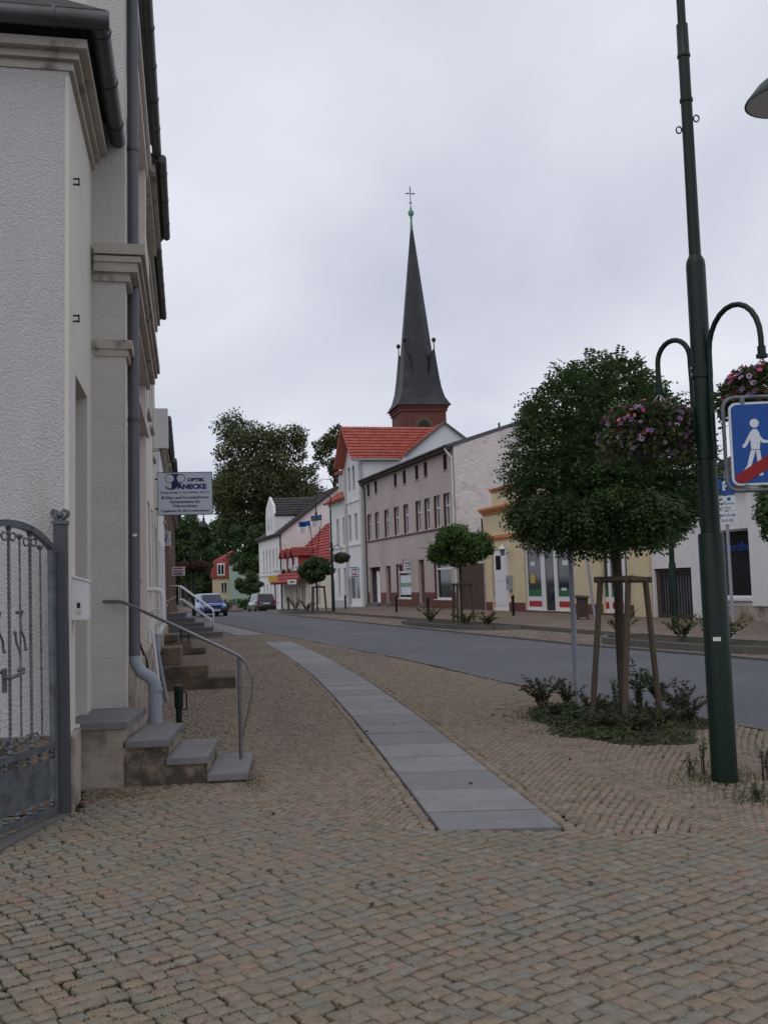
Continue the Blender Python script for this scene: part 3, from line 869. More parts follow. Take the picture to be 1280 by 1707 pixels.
part('roof', 'darktile', hA, lambda b: b.add([(-.3, -.3, 6.0), (LA, -.3, 6.0), (LA, 3, 7.9), (2.0, 3, 7.9), (-.3, 6, 6.0)], [(0, 1, 2, 3), (0, 3, 4)]), rnd=.3)
for z in (4.86, 3.75):
    part('shutter_hinge', 'black', hA, lambda b: (b.tube([(.28, 0, z), (.28, -.05, z)], .008, 6), b.tube([(.28, 0, z + .045), (.28, -.05, z + .045)], .008, 6), b.tube([(.28, -.045, z - .01), (.28, -.045, z + .055)], .006, 6)))

# ---- second house: pilaster, ledges, downpipe
C2 = LF(9.66, .595)
hB = thing('pilaster_house', 'tall pale house with combed corner pilaster and stepped ledges beside the grey downpipe', 'house', C2, RZ_L)
LB = 5.5
def d2x(d, c=C2): return (d - c.y) * KL
wb = [(d2x(a), d2x(b_), z0, z1) for (a, b_) in ((11.3, 12.3), (13.2, 14.2)) for (z0, z1) in ((1.75, 3.5), (5.3, 7.2))]
part('wall', 'smooth', hB, lambda b: body(b, LB, 6, 8.15, wb, .16, x0=.015, y0=.10))
part('pilaster', 'combed', hB, lambda b: b.box(0, .36, 0, .35, .5, 8.1))
part('corner_bead', 'whitewall', hB, lambda b: b.box(-.006, .025, -.006, -.0005, .5, 4.55))
part('pilaster', 'smooth', hB, lambda b: b.box(LB - .4, LB - .005, .0, .15, 0, 8.1))
part('plinth', 'plinth', hB, lambda b: (b.hexa([(.36, -.06, 0), (LB, -.06, 0), (LB, .099, 0), (.36, .099, 0)], [(.36, -.06, .82), (LB, -.06, .82), (LB, .099, .95), (.36, .099, .95)])))
def _band(b):
    for (p, z0, z1) in ((.05, 4.55, 4.63), (.12, 4.63, 4.72), (.155, 4.72, 4.775), (.19, 4.79, 4.89)):
        b.box(-p * .6, LB, -p, .28 if p > 0 else 0, z0, z1)
part('ledge', 'ledge', hB, _band)
part('ledge', 'ledge', hB, lambda b: (b.box(-.03, .40, -.065, .28, 3.9, 3.985), b.box(-.015, LB, -.03, .27, 3.83, 3.9), b.box(.4, LB, -.02, .27, 3.9, 3.95)))
part('cornice', 'smooth', hB, lambda b: (b.box(.0, LB, -.03, .1, 7.75, 7.9), b.box(0, LB, -.08, .1, 7.9, 8.05)))
for h in wb: window(hB, *h, .26, sill='ledge', sillp=.0, trans=.68)
gutter(hB, [(-.3, -.16, 8.16), (LB, -.16, 8.16)], .07, spacing=.9)
part('roof', 'darktile', hB, lambda b: b.add([(0, -.12, 8.24), (LB, -.12, 8.24), (LB, 4, 11), (0, 4, 11)], [(0, 1, 2, 3)]), rnd=.4)
px_, py_ = .46, -.055
dp = part('downpipe', 'pipe', hB, lambda b: b.tube([(px_, -.15, 8.12), (px_, -.13, 7.95), (px_, py_, 7.6), (px_, py_, .98)], .056, 14), smooth=True)
for z in (6.05, 3.3):
    part('pipe_clamp', 'zinc', dp, lambda b: (b.tube([(px_, py_, z - .018), (px_, py_, z + .018)], .065, 14), b.box(px_ - .012, px_ + .012, py_, py_ + .16, z - .01, z + .01)))
part('elbow', 'pipe_light', dp, lambda b: (b.tube([(px_, py_, 1.02), (px_, py_, .92), (px_ + .0, py_ - .06, .82), (px_, py_ - .15, .76), (px_, py_ - .19, .70), (px_, py_ - .195, .62)], [.053, .056, .06, .062, .064, .064], 14),
     b.tube([(px_, py_ - .195, .66), (px_, py_ - .195, .63)], .073, 14), b.tube([(px_, py_ - .195, .62), (px_, py_ - .195, .30)], .066, 14), b.tube([(px_, py_ - .195, .34), (px_, py_ - .195, .31)], .074, 14), b.tube([(px_, py_ - .195, .3), (px_, py_ - .195, 0)], .07, 14)), smooth=True)
part('sticker', 'white', dp, lambda b: b.box(px_ - .0595, px_ - .0565, py_ - .03, py_ + .01, 2.14, 2.165))
part('round_plate', 'zinc', hB, lambda b: b.xform(Matrix()) or b.tube([(-.008, .085, 1.52), (-.0005, .085, 1.52)], .052, 16))
part('electric_box', 'plinth', hB, lambda b: b.box(2.6, 2.85, .0, .1, 1.0, 1.35))
part('cable', 'black', hB, lambda b: b.tube([(2.7, .0, 1.0), (2.75, -.05, .85), (3.1, -.07, .75), (3.5, -.07, .6)], .014, 6))

# the two oldest houses lean a little towards the street
for h_ in (hA, hB):
    h_.rotation_euler = (Matrix.Rotation(R(.85), 3, 'Y') @ Matrix.Rotation(RZ_L, 3, 'Z')).to_euler()

def plain_house(name, label, d0, d1, c, eave, m, over=.2, wins=(), door=None, floors=((1.2, 2.7), (4.3, 5.9)), roofm='darktile', plinth='plinth', gm='zinc', depth=7, rise=3.0):
    h = thing(name, label, 'house', LF(d0, c), RZ_L)
    L = (d1 - d0) * KL
    hs = []
    for (a, b_) in wins:
        for (z0, z1) in floors:
            if z1 < eave: hs.append(((a - d0) * KL, (b_ - d0) * KL, z0, z1))
    dh = []
    if door: dh = [((door[0] - d0) * KL, (door[1] - d0) * KL, door[2], door[3])]
    part('wall', m, h, lambda b: body(b, L, depth, eave, hs + dh, .16, ridge=eave + rise))
    part('plinth', plinth, h, lambda b: b.box(.01, L - .01, -.05, -.0005, 0, .6) if not door else (b.box(.01, dh[0][0], -.05, -.0005, 0, .6), b.box(dh[0][1], L - .01, -.05, -.0005, 0, .6)))
    for q in hs: window(h, *q, .16, trans=.7, sill='ledge')
    if door: door_leaf(h, dh[0][0] + .01, dh[0][1] - .01, door[2], door[3], .17, 'wood_dark')
    part('cornice', 'ledge', h, lambda b: (b.box(0, L, -over * .5, 0, eave - .3, eave - .15), b.box(0, L, -over * .8, 0, eave - .15, eave - .02)))
    gutter(h, [(-.02, -over - .05, eave + .05), (L - .1, -over - .05, eave + .03)], .065, gm, spacing=1.1)
    tile_roof('roof', roofm, h, (0, -over, eave + .03), (L, -over, eave + .03), (L, depth / 2, eave + rise + .12), (0, depth / 2, eave + rise + .12), 14, int(L * 3))
    return h
hC = plain_house('terrace_house', 'narrow pale terrace house with long projecting gutter, third from the near corner', 15.1, 18.6, .57, 8.05, 'smooth', .28, [(15.7, 16.6), (17.3, 18.1)], None, ((1.3, 3.0), (4.4, 6.1)))
hD = plain_house('terrace_house', 'pale terrace house behind the optician sign bracket, fourth from the near corner', 18.65, 24.0, .66, 8.0, 'cream', .2, [(19.3, 20.2), (21.3, 22.2)], (22.6, 23.6, .7, 3.0), ((1.3, 3.0), (4.4, 6.1)))
hE = plain_house('terrace_house', 'low whitish terrace house with dark gutter level with the optician sign top', 24.05, 31.0, .64, 5.6, 'whitewall', .24, [(24.8, 25.8), (29.4, 30.4)], (27.0, 28.0, .6, 2.8), ((1.2, 2.8), (3.6, 5.0)))
hF = plain_house('brick_house', 'brown brick house front at the far end of the left row behind the tubular railing', 31.1, 60.0, .64, 5.5, 'brick_brown', .3, [(32, 33), (38, 39), (41, 42), (46, 47), (51, 52), (56, 57)], (34.4, 35.6, .86, 3.0), ((1.3, 2.9), (3.5, 4.9)), plinth='brick_brown')
# white boxed sign on the low house
bx = thing('box_sign', 'blank white box sign sticking out high above the optician sign', 'sign', LF(22.4, .66), RZ_L)
part('box', 'whitewall', bx, lambda b: b.cbox(0, .14, -.32, 0, 4.72, 5.6, .01))
part('bracket', 'zinc', bx, lambda b: b.tube([(.07, .02, 4.65), (.07, -.25, 4.72)], .012, 6))

# ---- wall-mounted pipe loop and gas pipes
gp = thing('pipe_loop', 'white bent pipe coming out of the wall and running down to the ground', 'pipe', LF(15.3, .57), RZ_L)
part('pipe', 'white_pipe', gp, lambda b: b.tube([(-.35, .0, 1.62), (-.35, -.12, 1.62), (-.35, -.19, 1.6), (-.35, -.21, 1.53), (-.35, -.21, 1.2), (-.35, -.19, 1.16), (-.30, -.12, 1.1), (-.3, -.12, .95)], .035, 10), smooth=True)
part('riser', 'pipe_light', gp, lambda b: (b.tube([(-.3, -.12, .98), (-.3, -.12, .72)], .05, 10), b.tube([(-.3, -.12, .75), (-.2, -.24, 0)], .028, 8)), smooth=True)
part('riser', 'white_pipe', gp, lambda b: b.tube([(-.5, -.06, 1.05), (-.48, -.16, 0)], .026, 8), smooth=True)

# ---- front steps
ST_A = R(4.5)
S0 = G(151, 1315); S0.z = 0
fs = thing('front_steps', 'four grey granite slabs stepping up to the nearest doorway on a stained rendered base', 'steps', S0, ST_A)
for (x0, x1, zt) in ((-.28, .31, .535), (.29, .64, .375), (.62, .965, .222), (.95, 1.285, .075)):
    b = MB(); b.cbox(x0, x1, -.03, 1.02, zt - .062, zt, .008); b.build('step_slab', 'granite', fs)
part('base', 'stepwall', fs, lambda b: (b.box(.27, .615, .0, 1.0, -.02, .312), b.box(.615, .945, .0, 1.0, -.02, .159), b.box(.945, 1.26, .0, 1.0, -.02, .012)))
part('landing_base', 'plinth', fs, lambda b: b.box(-.28, .27, -.004, 1.0, -.02, .472))

hr = thing('handrail', 'slim grey steel handrail with curled end beside the nearest steps', 'handrail', P(402, 1259, 9.36))
def _w(o, pts): return [Vector(p) - Vector(o.location) for p in pts]
part('rail', 'steel', hr, lambda b: b.tube(_w(hr, [P(158, 1003, 9.66), P(200, 1003, 9.58), P(210, 1006, 9.56), P(300, 1047, 9.46), P(392, 1090, 9.37), P(403, 1097, 9.36), P(412, 1108, 9.36), P(420, 1130, 9.36)]), [.016] * 5 + [.014, .011, .009], 10), smooth=True)
part('rail_end', 'steel', hr, lambda b: b.tube(_w(hr, [P(420, 1129, 9.36), P(421, 1146, 9.36), P(418, 1168, 9.36), P(412, 1195, 9.36), P(406, 1220, 9.36), P(407, 1231, 9.36), P(403, 1228, 9.36)]), .008, 8), smooth=True)
part('post', 'steel', hr, lambda b: b.tube(_w(hr, [P(398, 1094, 9.36), P(402, 1266, 9.36)]), .017, 4))

# ---- letter box
lb = thing('letter_box', 'white metal letter box with sloping lid beside the nearest doorway', 'letter box', C1 + Vector((0, 0, 1.4)), RZ_L)
part('box', 'letterbox', lb, lambda b: b.prism_x([(-.005, 0), (-.145, 0), (-.145, .29), (-.005, .33)], .2, .36))
part('lid', 'letterbox', lb, lambda b: b.prism_x([(-.0, .335), (-.158, .288), (-.158, .30), (-.0, .35)], .185, .37))
part('lock', 'black', lb, lambda b: b.box(.196, .1995, -.085, -.06, .09, .13))
part('name_plate', 'cream', lb, lambda b: b.box(.196, .1995, -.09, -.055, .045, .075))

# ---- gate post and gate
gpst = thing('gate_post', 'dark square gate post with scrolled metal capital at the house corner', 'post', (-2.408, 7.655, 0), R(6))
part('shaft', 'post', gpst, lambda b: b.cbox(-.045, .045, -.045, .045, 0, 2.12, .006))
def _cap(b):
    b.box(-.055, .055, -.055, .055, 2.12, 2.145)
    for sx in (-1, 1):
        for sy in (-1, 1):
            pts = []
            for k in range(12):
                a = k / 11 * 4.6; r_ = .034 * (1 - k / 15)
                pts.append((sx * (.035 + r_ * math.sin(a) * .8), sy * .04, 2.19 + .03 - r_ * math.cos(a) - .012))
            b.tube([(sx * .012, sy * .03, 2.14)] + pts, .009, 6)
    b.sphere((0, 0, 2.19), .03, 8, 6)
part('capital', 'galv', gpst, _cap, smooth=True)

GE = Vector((-.22, -.975, 0)).normalized()
gt = thing('gate', 'galvanised wrought iron gate leaf with arched top and twisted bars at the left edge', 'gate', (-2.437, 7.56, 0), math.atan2(GE.y, GE.x))
GL = 1.12
def archz(x): return 1.93 + .19 * (1 - ((x - GL / 2) / (GL / 2)) ** 2) ** .75 if 0 <= x <= GL else 1.93
def _frame(b):
    b.box(.0, .04, -.02, .02, .04, archz(.02)); b.box(GL - .04, GL, -.02, .02, .04, archz(.02))
    n = 24
    for k in range(n):
        xa, xb = GL * k / n, GL * (k + 1) / n
        za, zb = archz(xa), archz(xb)
        b.hexa([(xa, -.024, za - .045), (xb, -.024, zb - .045), (xb, .024, zb - .045), (xa, .024, za - .045)], [(xa, -.024, za), (xb, -.024, zb), (xb, .024, zb), (xa, .024, za)])
    b.box(.04, GL - .04, -.02, .02, .045, .09); b.box(.04, GL - .04, -.02, .02, .49, .535)
part('frame', 'galv', gt, _frame)
pn = part('panel', 'galv', gt, lambda b: b.box(.085, GL - .085, -.006, .006, .145, .43))
rv_ = part('rivets', 'galv', pn, lambda b: [b.sphere((x_, s_ * .008, z_), .007, 6, 4) for x_ in np.linspace(.12, GL - .12, 6) for z_ in (.18, .29, .40) for s_ in (-1, 1)])
rv_['kind'] = 'stuff'
for x_ in np.linspace(.06, GL - .06, 8):
    part('spindle', 'galv', gt, lambda b: b.lathe([(.012, .09), (.022, .1), (.012, .112), (.018, .125), (.01, .145)], 8, (x_, 0, 0)), smooth=True)
    part('spindle', 'galv', gt, lambda b: (b.lathe([(.01, .43), (.018, .45), (.012, .462), (.022, .475), (.012, .49)], 8, (x_, 0, 0))), smooth=True)
def twist(b, x, z0, z1, w, pitch):
    n = int((z1 - z0) / .012); base = len(b.v)
    for k in range(n + 1):
        z = z0 + (z1 - z0) * k / n; a = (z - z0) / pitch * 2 * math.pi
        for j in range(4):
            t = a + j * math.pi / 2; b.v.append((x + w * math.cos(t), w * math.sin(t), z))
    for k in range(n):
        for j in range(4):
            p, q = base + k * 4 + j, base + k * 4 + (j + 1) % 4
            b.f.append((p, q, q + 4, p + 4))
def scroll(b, x, z, sx, sz, r=.045, w=.007, y=0):
    pts = []
    for k in range(16):
        a = k / 15 * 5.2; rr = r * (1 - .7 * k / 15)
        pts.append((x + sx * (r - rr * math.cos(a) * 1.0), y, z + sz * rr * math.sin(a)))
    b.tube(pts, w, 6)
nb_ = 7
for k in range(nb_):
    x_ = .04 + (GL - .08) * (k + 1) / (nb_ + 1)
    zt_ = archz(x_) - .045
    if k % 2 == 1:
        part('twisted_bar', 'galv', gt, lambda b: (twist(b, x_, .535, zt_, .0125, .13), b.lathe([(.012, .535), (.024, .545), (.016, .57), (.02, .585), (.012, .6)], 8, (x_, 0, 0)), b.lathe([(.012, zt_ - .07), (.02, zt_ - .05), (.014, zt_ - .03), (.024, zt_ - .005)], 8, (x_, 0, 0))))
        for s_ in (-1, 1):
            part('scroll', 'galv', gt, lambda b: scroll(b, x_ + s_ * .01, .60, s_, 1, .045), smooth=True)
            part('scroll', 'galv', gt, lambda b: scroll(b, x_ + s_ * .01, zt_ - .06, s_, -1, .045), smooth=True)
    else:
        part('thin_bar', 'galv', gt, lambda b: (twist(b, x_, .62, zt_ - .07, .008, .06), b.sphere((x_, 0, .60), .02, 8, 5), b.sphere((x_, 0, zt_ - .06), .02, 8, 5), b.sphere((x_ - .022, 0, zt_ - .055), .014, 6, 4), b.sphere((x_ + .022, 0, zt_ - .055), .014, 6, 4)), smooth=False)
        if k in (2, 4):
            def _orn(b):
                b.tube([(x_ - .06, 0, 1.24), (x_ - .05, 0, 1.30), (x_ - .01, 0, 1.36), (x_, 0, 1.44), (x_ - .02, 0, 1.48)], .009, 6)
                b.tube([(x_ + .06, 0, 1.34), (x_ + .05, 0, 1.28), (x_ + .01, 0, 1.22), (x_, 0, 1.14), (x_ + .02, 0, 1.1)], .009, 6)
                for (qx, qz) in ((-.065, 1.23), (-.02, 1.49), (.035, 1.485), (.065, 1.35), (.025, 1.09), (-.035, 1.095)): b.sphere((x_ + qx, 0, qz), .014, 6, 4)
            part('scroll_ornament', 'galv', gt, _orn, smooth=True)
hd = part('handle', 'galv', gt, lambda b: (b.tube([(.66, .02, 1.06), (.66, .075, 1.06), (.60, .085, 1.07), (.52, .08, 1.085)], .013, 8), b.box(.635, .685, .02, .028, .96, 1.12)), smooth=False)
# the leaf's threshold strip
part('threshold', 'kerb', pave_near, lambda b: b.hexa([(-2.50, 7.62, -.02), (-2.36, 7.62, -.02), (-2.52, 6.3, -.02), (-2.66, 6.3, -.02)], [(-2.50, 7.62, .012), (-2.36, 7.62, .012), (-2.52, 6.3, .012), (-2.66, 6.3, .012)]))

# ---- green bollard by the wall
bl = thing('bollard', 'short green bollard with side handle standing beside the nearest steps', 'bollard', G(299, 1220))
part('shaft', 'green', bl, lambda b: b.lathe([(.036, 0), (.036, .26), (.05, .275), (.052, .47), (.054, .5), (.048, .52), (.02, .525)], 14), smooth=True)
part('handle', 'green', bl, lambda b: b.tube([(.045, 0, .45), (.085, 0, .44), (.09, 0, .42), (.09, 0, .26), (.08, 0, .245), (.04, 0, .25)], .009, 8), smooth=True)

# ---- brown stone steps farther along
s2 = thing('stone_steps', 'broad brown stone steps with a loose block, second flight along the left wall', 'steps', LF(16.6, .57), RZ_L + R(-92))
# local x = outwards from the wall, y = along the wall
part('step', 'brownstone', s2, lambda b: b.cbox(-.02, 1.30, .0, 1.55, -.02, .17, .012))
part('step', 'brownstone', s2, lambda b: b.cbox(-.02, .86, .02, 1.5, .172, .38, .012))
part('block', 'brownstone', s2, lambda b: b.cbox(-.02, .42, .32, 1.2, .382, .66, .015))
s3 = thing('stone_steps', 'small grey steps with iron foot scraper, third flight along the left wall', 'steps', LF(25.6, .64), RZ_L + R(-92))
for k, (x1, zt) in enumerate(((1.05, .16), (.7, .32), (.38, .5))):
    part('step', 'brownstone', s3, lambda b: b.cbox(-.02, x1, .0, 1.3, max(-.02, zt - .158), zt, .01))
def _scr(b):
    b.box(.45, .65, .1, .12, .32, .34); b.tube([(.46, .11, .32), (.46, .11, .6)], .02, 6); b.tube([(.64, .11, .32), (.64, .11, .55)], .02, 6); b.sphere((.46, .11, .62), .05, 8, 5); b.tube([(.4, .11, .45), (.7, .11, .45)], .015, 6)
part('foot_scraper', 'black', s3, _scr)
s4 = thing('railed_steps', 'flight of dark steps between bright tubular rails, farthest along the left wall', 'steps', LF(34.2, .64), RZ_L + R(-92))
for k in range(5):
    x1 = 1.78 - k * .3
    part('step', 'granite', s4, lambda b: (b.box(-.02, x1 - .03, .0, 1.7, max(-.02, k * .17), k * .17 + .115), b.box(-.02, x1, -.03, 1.73, k * .17 + .117, k * .17 + .17)))
for yy_ in (.06, 1.62):
    def _rail(b):
        b.tube([(.02, yy_, 1.74), (.34, yy_, 1.74), (.42, yy_, 1.71), (1.42, yy_, .93), (1.46, yy_, .86), (1.46, yy_, .17)], .024, 8)
        b.tube([(.36, yy_, .68), (.36, yy_, 1.74)], .02, 8)
        b.tube([(.36, yy_, 1.3), (.44, yy_, 1.28), (1.46, yy_, .5)], .018, 8)
    part('rail', 'chrome', s4, _rail, smooth=True)

# ================================================================== RIGHT SIDE
def RP(u, v):
    """where photo pixel (u, v) meets the plane of the right-hand fronts: distance, height"""
    r_ = ray(u, v); t = 20.6 / (r_.x + .292 * r_.y)
    return r_.y * t, EYE + r_.z * t

class Face:
    def __init__(s, d1, d0, base=None):
        s.d1, s.d0 = d1, d0; s.L = (d1 - d0) * KR
        s.o = RF(d1); s.o.z = tz(d1) if base is None else base
    def box(s, u0, u1, v0, v1, w=None):
        vm = (v0 + v1) / 2
        a = (s.d1 - RP(u0, vm)[0]) * KR; b = (s.d1 - RP(u1, vm)[0]) * KR
        um = (u0 + u1) / 2
        if w: m_ = (a + b) / 2; a, b = m_ - w / 2, m_ + w / 2
        return (a, b, RP(um, v1)[1] - s.o.z, RP(um, v0)[1] - s.o.z)
def Z6(l, w=None): return [(540 + a / 4, 540 + b / 4, 680 + c / 4, 680 + e / 4) for (a, b, c, e) in l]

def lining(par, x0, x1, z0, z1, rec, m, t=.012):
    part('lining', m, par, lambda b: (b.box(x0 + .001, x0 + t, .002, rec - .05, z0, z1), b.box(x1 - t, x1 - .001, .002, rec - .05, z0, z1), b.box(x0 + t, x1 - t, .002, rec - .05, z1 - t, z1 - .001)))

# ---- pink house
F = Face(75.2, 57.0, 0.0); L = F.L
hp = thing('pink_house', 'long two-storey pinkish grey house with small attic windows and maroon string course', 'house', F.o, RZ_R)
att = [F.box(*q, w=.62) for q in Z6([(288, 303, 503, 590), (337, 353, 485, 572), (466, 484, 433, 527), (527, 543, 410, 508), (609, 627, 385, 476), (667, 686, 363, 458), (795, 818, 315, 416)])]
zt_ = sum(q[3] for q in att) / len(att); zb_ = sum(q[2] for q in att) / len(att)
att = [(q[0], q[1], zb_, zt_) for q in att]
fst = [F.box(*q, w=1.12) for q in Z6([(292, 318, 708, 890), (343, 370, 692, 878), (404, 434, 675, 862), (470, 500, 657, 850), (532, 566, 643, 840), (612, 650, 620, 825), (670, 710, 602, 806), (735, 775, 585, 790), (802, 838, 567, 775)])]
zt1 = sum(q[3] for q in fst) / len(fst); zb1 = sum(q[2] for q in fst) / len(fst)
fst = [(q[0], q[1], zb1, zt1) for q in fst]
GR = [F.box(*q) for q in Z6([(305, 378, 1055, 1312), (415, 447, 1045, 1320), (485, 582, 1040, 1312), (633, 672, 1022, 1330), (738, 852, 1050, 1325)])]
EAVE = 9.05
def _gr(q, zb, zt): return (max(.25, q[0]), min(L - .3, q[1]), zb, zt)
GR = [_gr(GR[0], .25, 2.75), _gr(GR[1], .3, 2.75), _gr(GR[2], .55, 2.8), _gr(GR[3], .3, 2.95), _gr(GR[4], .55, 2.75)]
part('wall', 'pink', hp, lambda b: body(b, L, 9.0, EAVE, att + fst + GR, .2, ridge=11.0, ry=6.0, z0=-.4))
part('gable_render', 'pinkgable', hp, lambda b: b.prism_x([(.02, .9), (8.98, .9), (8.98, EAVE), (6.0, 10.95), (.02, EAVE)], L, L + .02))
# brick-red plinth between the openings
def _pl(b):
    xs_ = sorted([(q[0], q[1]) for q in GR]); x = .02
    for (a, c) in xs_:
        if a > x: part('plinth', 'pinkbase', hp, lambda b: b.box(x, a - .005, -.03, -.001, -.3, .95))
        x = c + .005
    part('plinth', 'pinkbase', hp, lambda b: b.box(x, L - .01, -.03, -.001, -.3, .95))
    for q in (GR[2], GR[4]): part('plinth', 'pinkbase', hp, lambda b: b.box(q[0], q[1], -.028, -.001, -.3, q[2] - .06))
_pl(None)
part('string_course', 'maroon', hp, lambda b: b.box(.0, L, -.05, -.001, zb1 - .16, zb1 - .05))
for q in att: 
    w_ = window(hp, *q, .2, frame='maroon', sill='ledge', mull=0, fw=.06); lining(w_, *q, .2, 'wood_dark')
for q in fst:
    w_ = window(hp, *q, .2, frame='white', sill=None, mull=1, trans=.62, fw=.07); lining(w_, *q, .2, 'maroon')
w_ = window(hp, *GR[2], .18, frame='white', sill='ledge', mull=0, trans=.76, fw=.08, wname='shop_window'); lining(w_, *GR[2], .18, 'maroon')
q = GR[2]
part('poster', 'sign_white', w_, lambda b: b.box(q[0] + .25, q[1] - .5, .196, .2, q[2] + .25, q[3] - .75))
part('poster', 'paper_green', w_, lambda b: b.box(q[0] + .15, q[1] - .12, .19, .1955, q[2] + .75, q[2] + 1.02))
part('poster', 'ink_red', w_, lambda b: b.box(q[0] + .1, q[0] + .5, .19, .1955, q[3] - .72, q[3] - .64))
w_ = window(hp, *GR[4], .18, frame='white', sill='whitewall', mull=0, trans=.8, fw=.09, wname='shop_window'); lining(w_, *GR[4], .18, 'maroon')
dw = part('doorway', 'whitewall', hp, lambda b: b.box(GR[0][0] + .9, GR[0][0] + 1.7, .3, .36, GR[0][2], GR[0][3] - .3))
part('back', 'wood_dark', dw, lambda b: b.box(GR[0][0], GR[0][1], .42, .45, GR[0][2], GR[0][3]))
door_leaf(hp, GR[1][0], GR[1][1], GR[1][2], GR[1][3], .2, 'maroon', glass=(.25, .7, 1.2, 2.2))
door_leaf(hp, GR[3][0], GR[3][1], GR[3][2], GR[3][3], .2, 'maroon')
for q in (GR[0], GR[1], GR[3]):
    part('doorstep', 'kerb', hp, lambda b: (b.box(q[0] - .1, q[1] + .1, -.35, -.031, -.1, .14), b.box(q[0] - .02, q[1] + .02, -.031, .2, -.05, q[2] - .002)))
part('roof', 'zinc', hp, lambda b: b.prism_x([(-.42, EAVE - .02), (-.42, EAVE + .1), (6.0, 11.15), (9.2, 9.2), (9.2, 9.05), (6.0, 11.0), (0.0, EAVE + .01)], -.02, L + .06))
gutter(hp, [(.1, -.48, EAVE + .02), (L, -.48, EAVE + .02)], .075, 'black', spacing=2.2)  # gutter coloured black to paint in the dark shadow band along the eave
part('soffit', 'wood_dark', hp, lambda b: b.box(.0, L, -.40, -.002, EAVE - .16, EAVE - .03))
part('downpipe', 'zinc', hp, lambda b: b.tube([(.12, -.45, EAVE - .02), (.12, -.4, EAVE - .2), (.12, -.07, EAVE - .55), (.12, -.07, 0)], .055, 10), smooth=True)
part('downpipe', 'whitewall', hp, lambda b: b.tube([(L - .12, -.45, EAVE - .02), (L - .12, -.4, EAVE - .2), (L - .12, -.07, EAVE - .6), (L - .12, -.07, 0)], .055, 10), smooth=True)
part('vent_pipe', 'zinc', hp, lambda b: b.tube([(L - .9, 3.2, 10.0), (L - .9, 3.2, 10.55)], .07, 8))
ch = part('chimney', 'brick_brown', hp, lambda b: b.box(L - 1.1, L - .2, 4.6, 5.4, 10.4, 11.45))
part('chimney_pot', 'zinc', ch, lambda b: b.tube([(L - .65, 5.0, 11.45), (L - .65, 5.0, 11.8)], .1, 8))

# hanging sign on the pink house
def hang_sign(name, label, u0, u1, v0, v1, d, pm, parent_rz=RZ_R + R(90) + math.pi, lines=(), border=None, t=.06, bracket=True):
    a, b_ = P(u0, v1, d), P(u1, v0, d)
    w, h = b_.x - a.x, b_.z - a.z
    s_ = thing(name, label, 'sign', a, 0)
    part('panel', pm, s_, lambda b: b.cbox(0, w, -t / 2, t / 2, 0, h, .008))
    if border:
        part('border', border, s_, lambda b: (b.box(0, w, -t / 2 - .004, -t / 2 - .001, h * .86, h), b.box(0, w * .07, -t / 2 - .004, -t / 2 - .001, 0, h * .855), b.box(w * .88, w, -t / 2 - .004, -t / 2 - .001, 0, h * .855)))
    for (wd_, sz, cx, cz, m_) in lines:      # writing too small to read in the photo: printed lines only
        part('printed_line', m_, s_, lambda b: b.box((cx - wd_ / 2) * w, (cx + wd_ / 2) * w, -t / 2 - .007, -t / 2 - .0045, (cz - sz / 2) * h, (cz + sz / 2) * h))
    if bracket:
        part('bracket', 'zinc', s_, lambda b: b.tube([(w * .9, 0, h), (w * .9, .1, h + .1), (w + .25, .4, h + .1)], .015, 6))
    return s_
hang_sign('shop_sign', 'white shop sign with red edges and black lines hanging on the pink house', 671, 695, 931.5, 951.5, 65.5, 'sign_white',
          lines=[(.5, .07, .36, .93, 'sign_white'), (.64, .09, .47, .66, 'ink_black'), (.6, .05, .47, .48, 'pipe_light'), (.55, .05, .47, .36, 'pipe_light'), (.52, .08, .47, .15, 'ink_black')], border='ink_red')
hang_sign('shop_sign', 'small striped white sign over the arched door of the grey gabled house', 581.5, 601, 944, 963, 77.5, 'sign_white',
          lines=[(.98, .06, .5, .9, 'ink'), (.42, .08, .45, .73, 'ink_black'), (.7, .05, .45, .56, 'pipe_light'), (.4, .14, .45, .3, 'ink_red'), (.6, .07, .5, .1, 'ink')])

# ---- board gate between pink and yellow house
gx0 = RF(56.9); 
bg = thing('board_gate', 'brown vertical board gate between the pink house and the yellow shop', 'gate', RF(56.9), RZ_R)
Lg = (56.9 - 53.15) * KR
nbd = 20
for k in range(nbd):
    part('board', 'wood_dark', bg, lambda b: b.box(.05 + (Lg - .1) * k / nbd, .05 + (Lg - .1) * (k + .93) / nbd, .1, .135 + .01 * (k % 2), .05, 2.45 + .0 * k))
pieces('rail', 'wood_dark', bg, [(.03, Lg - .03, .16, .22, .4, .55), (.03, Lg - .03, .16, .22, 1.9, 2.05)])
pieces('gate_frame', 'pink', bg, [(0, .048, -.05, .3, 0, 2.6), (Lg - .048, Lg, -.05, .3, 0, 2.6)])

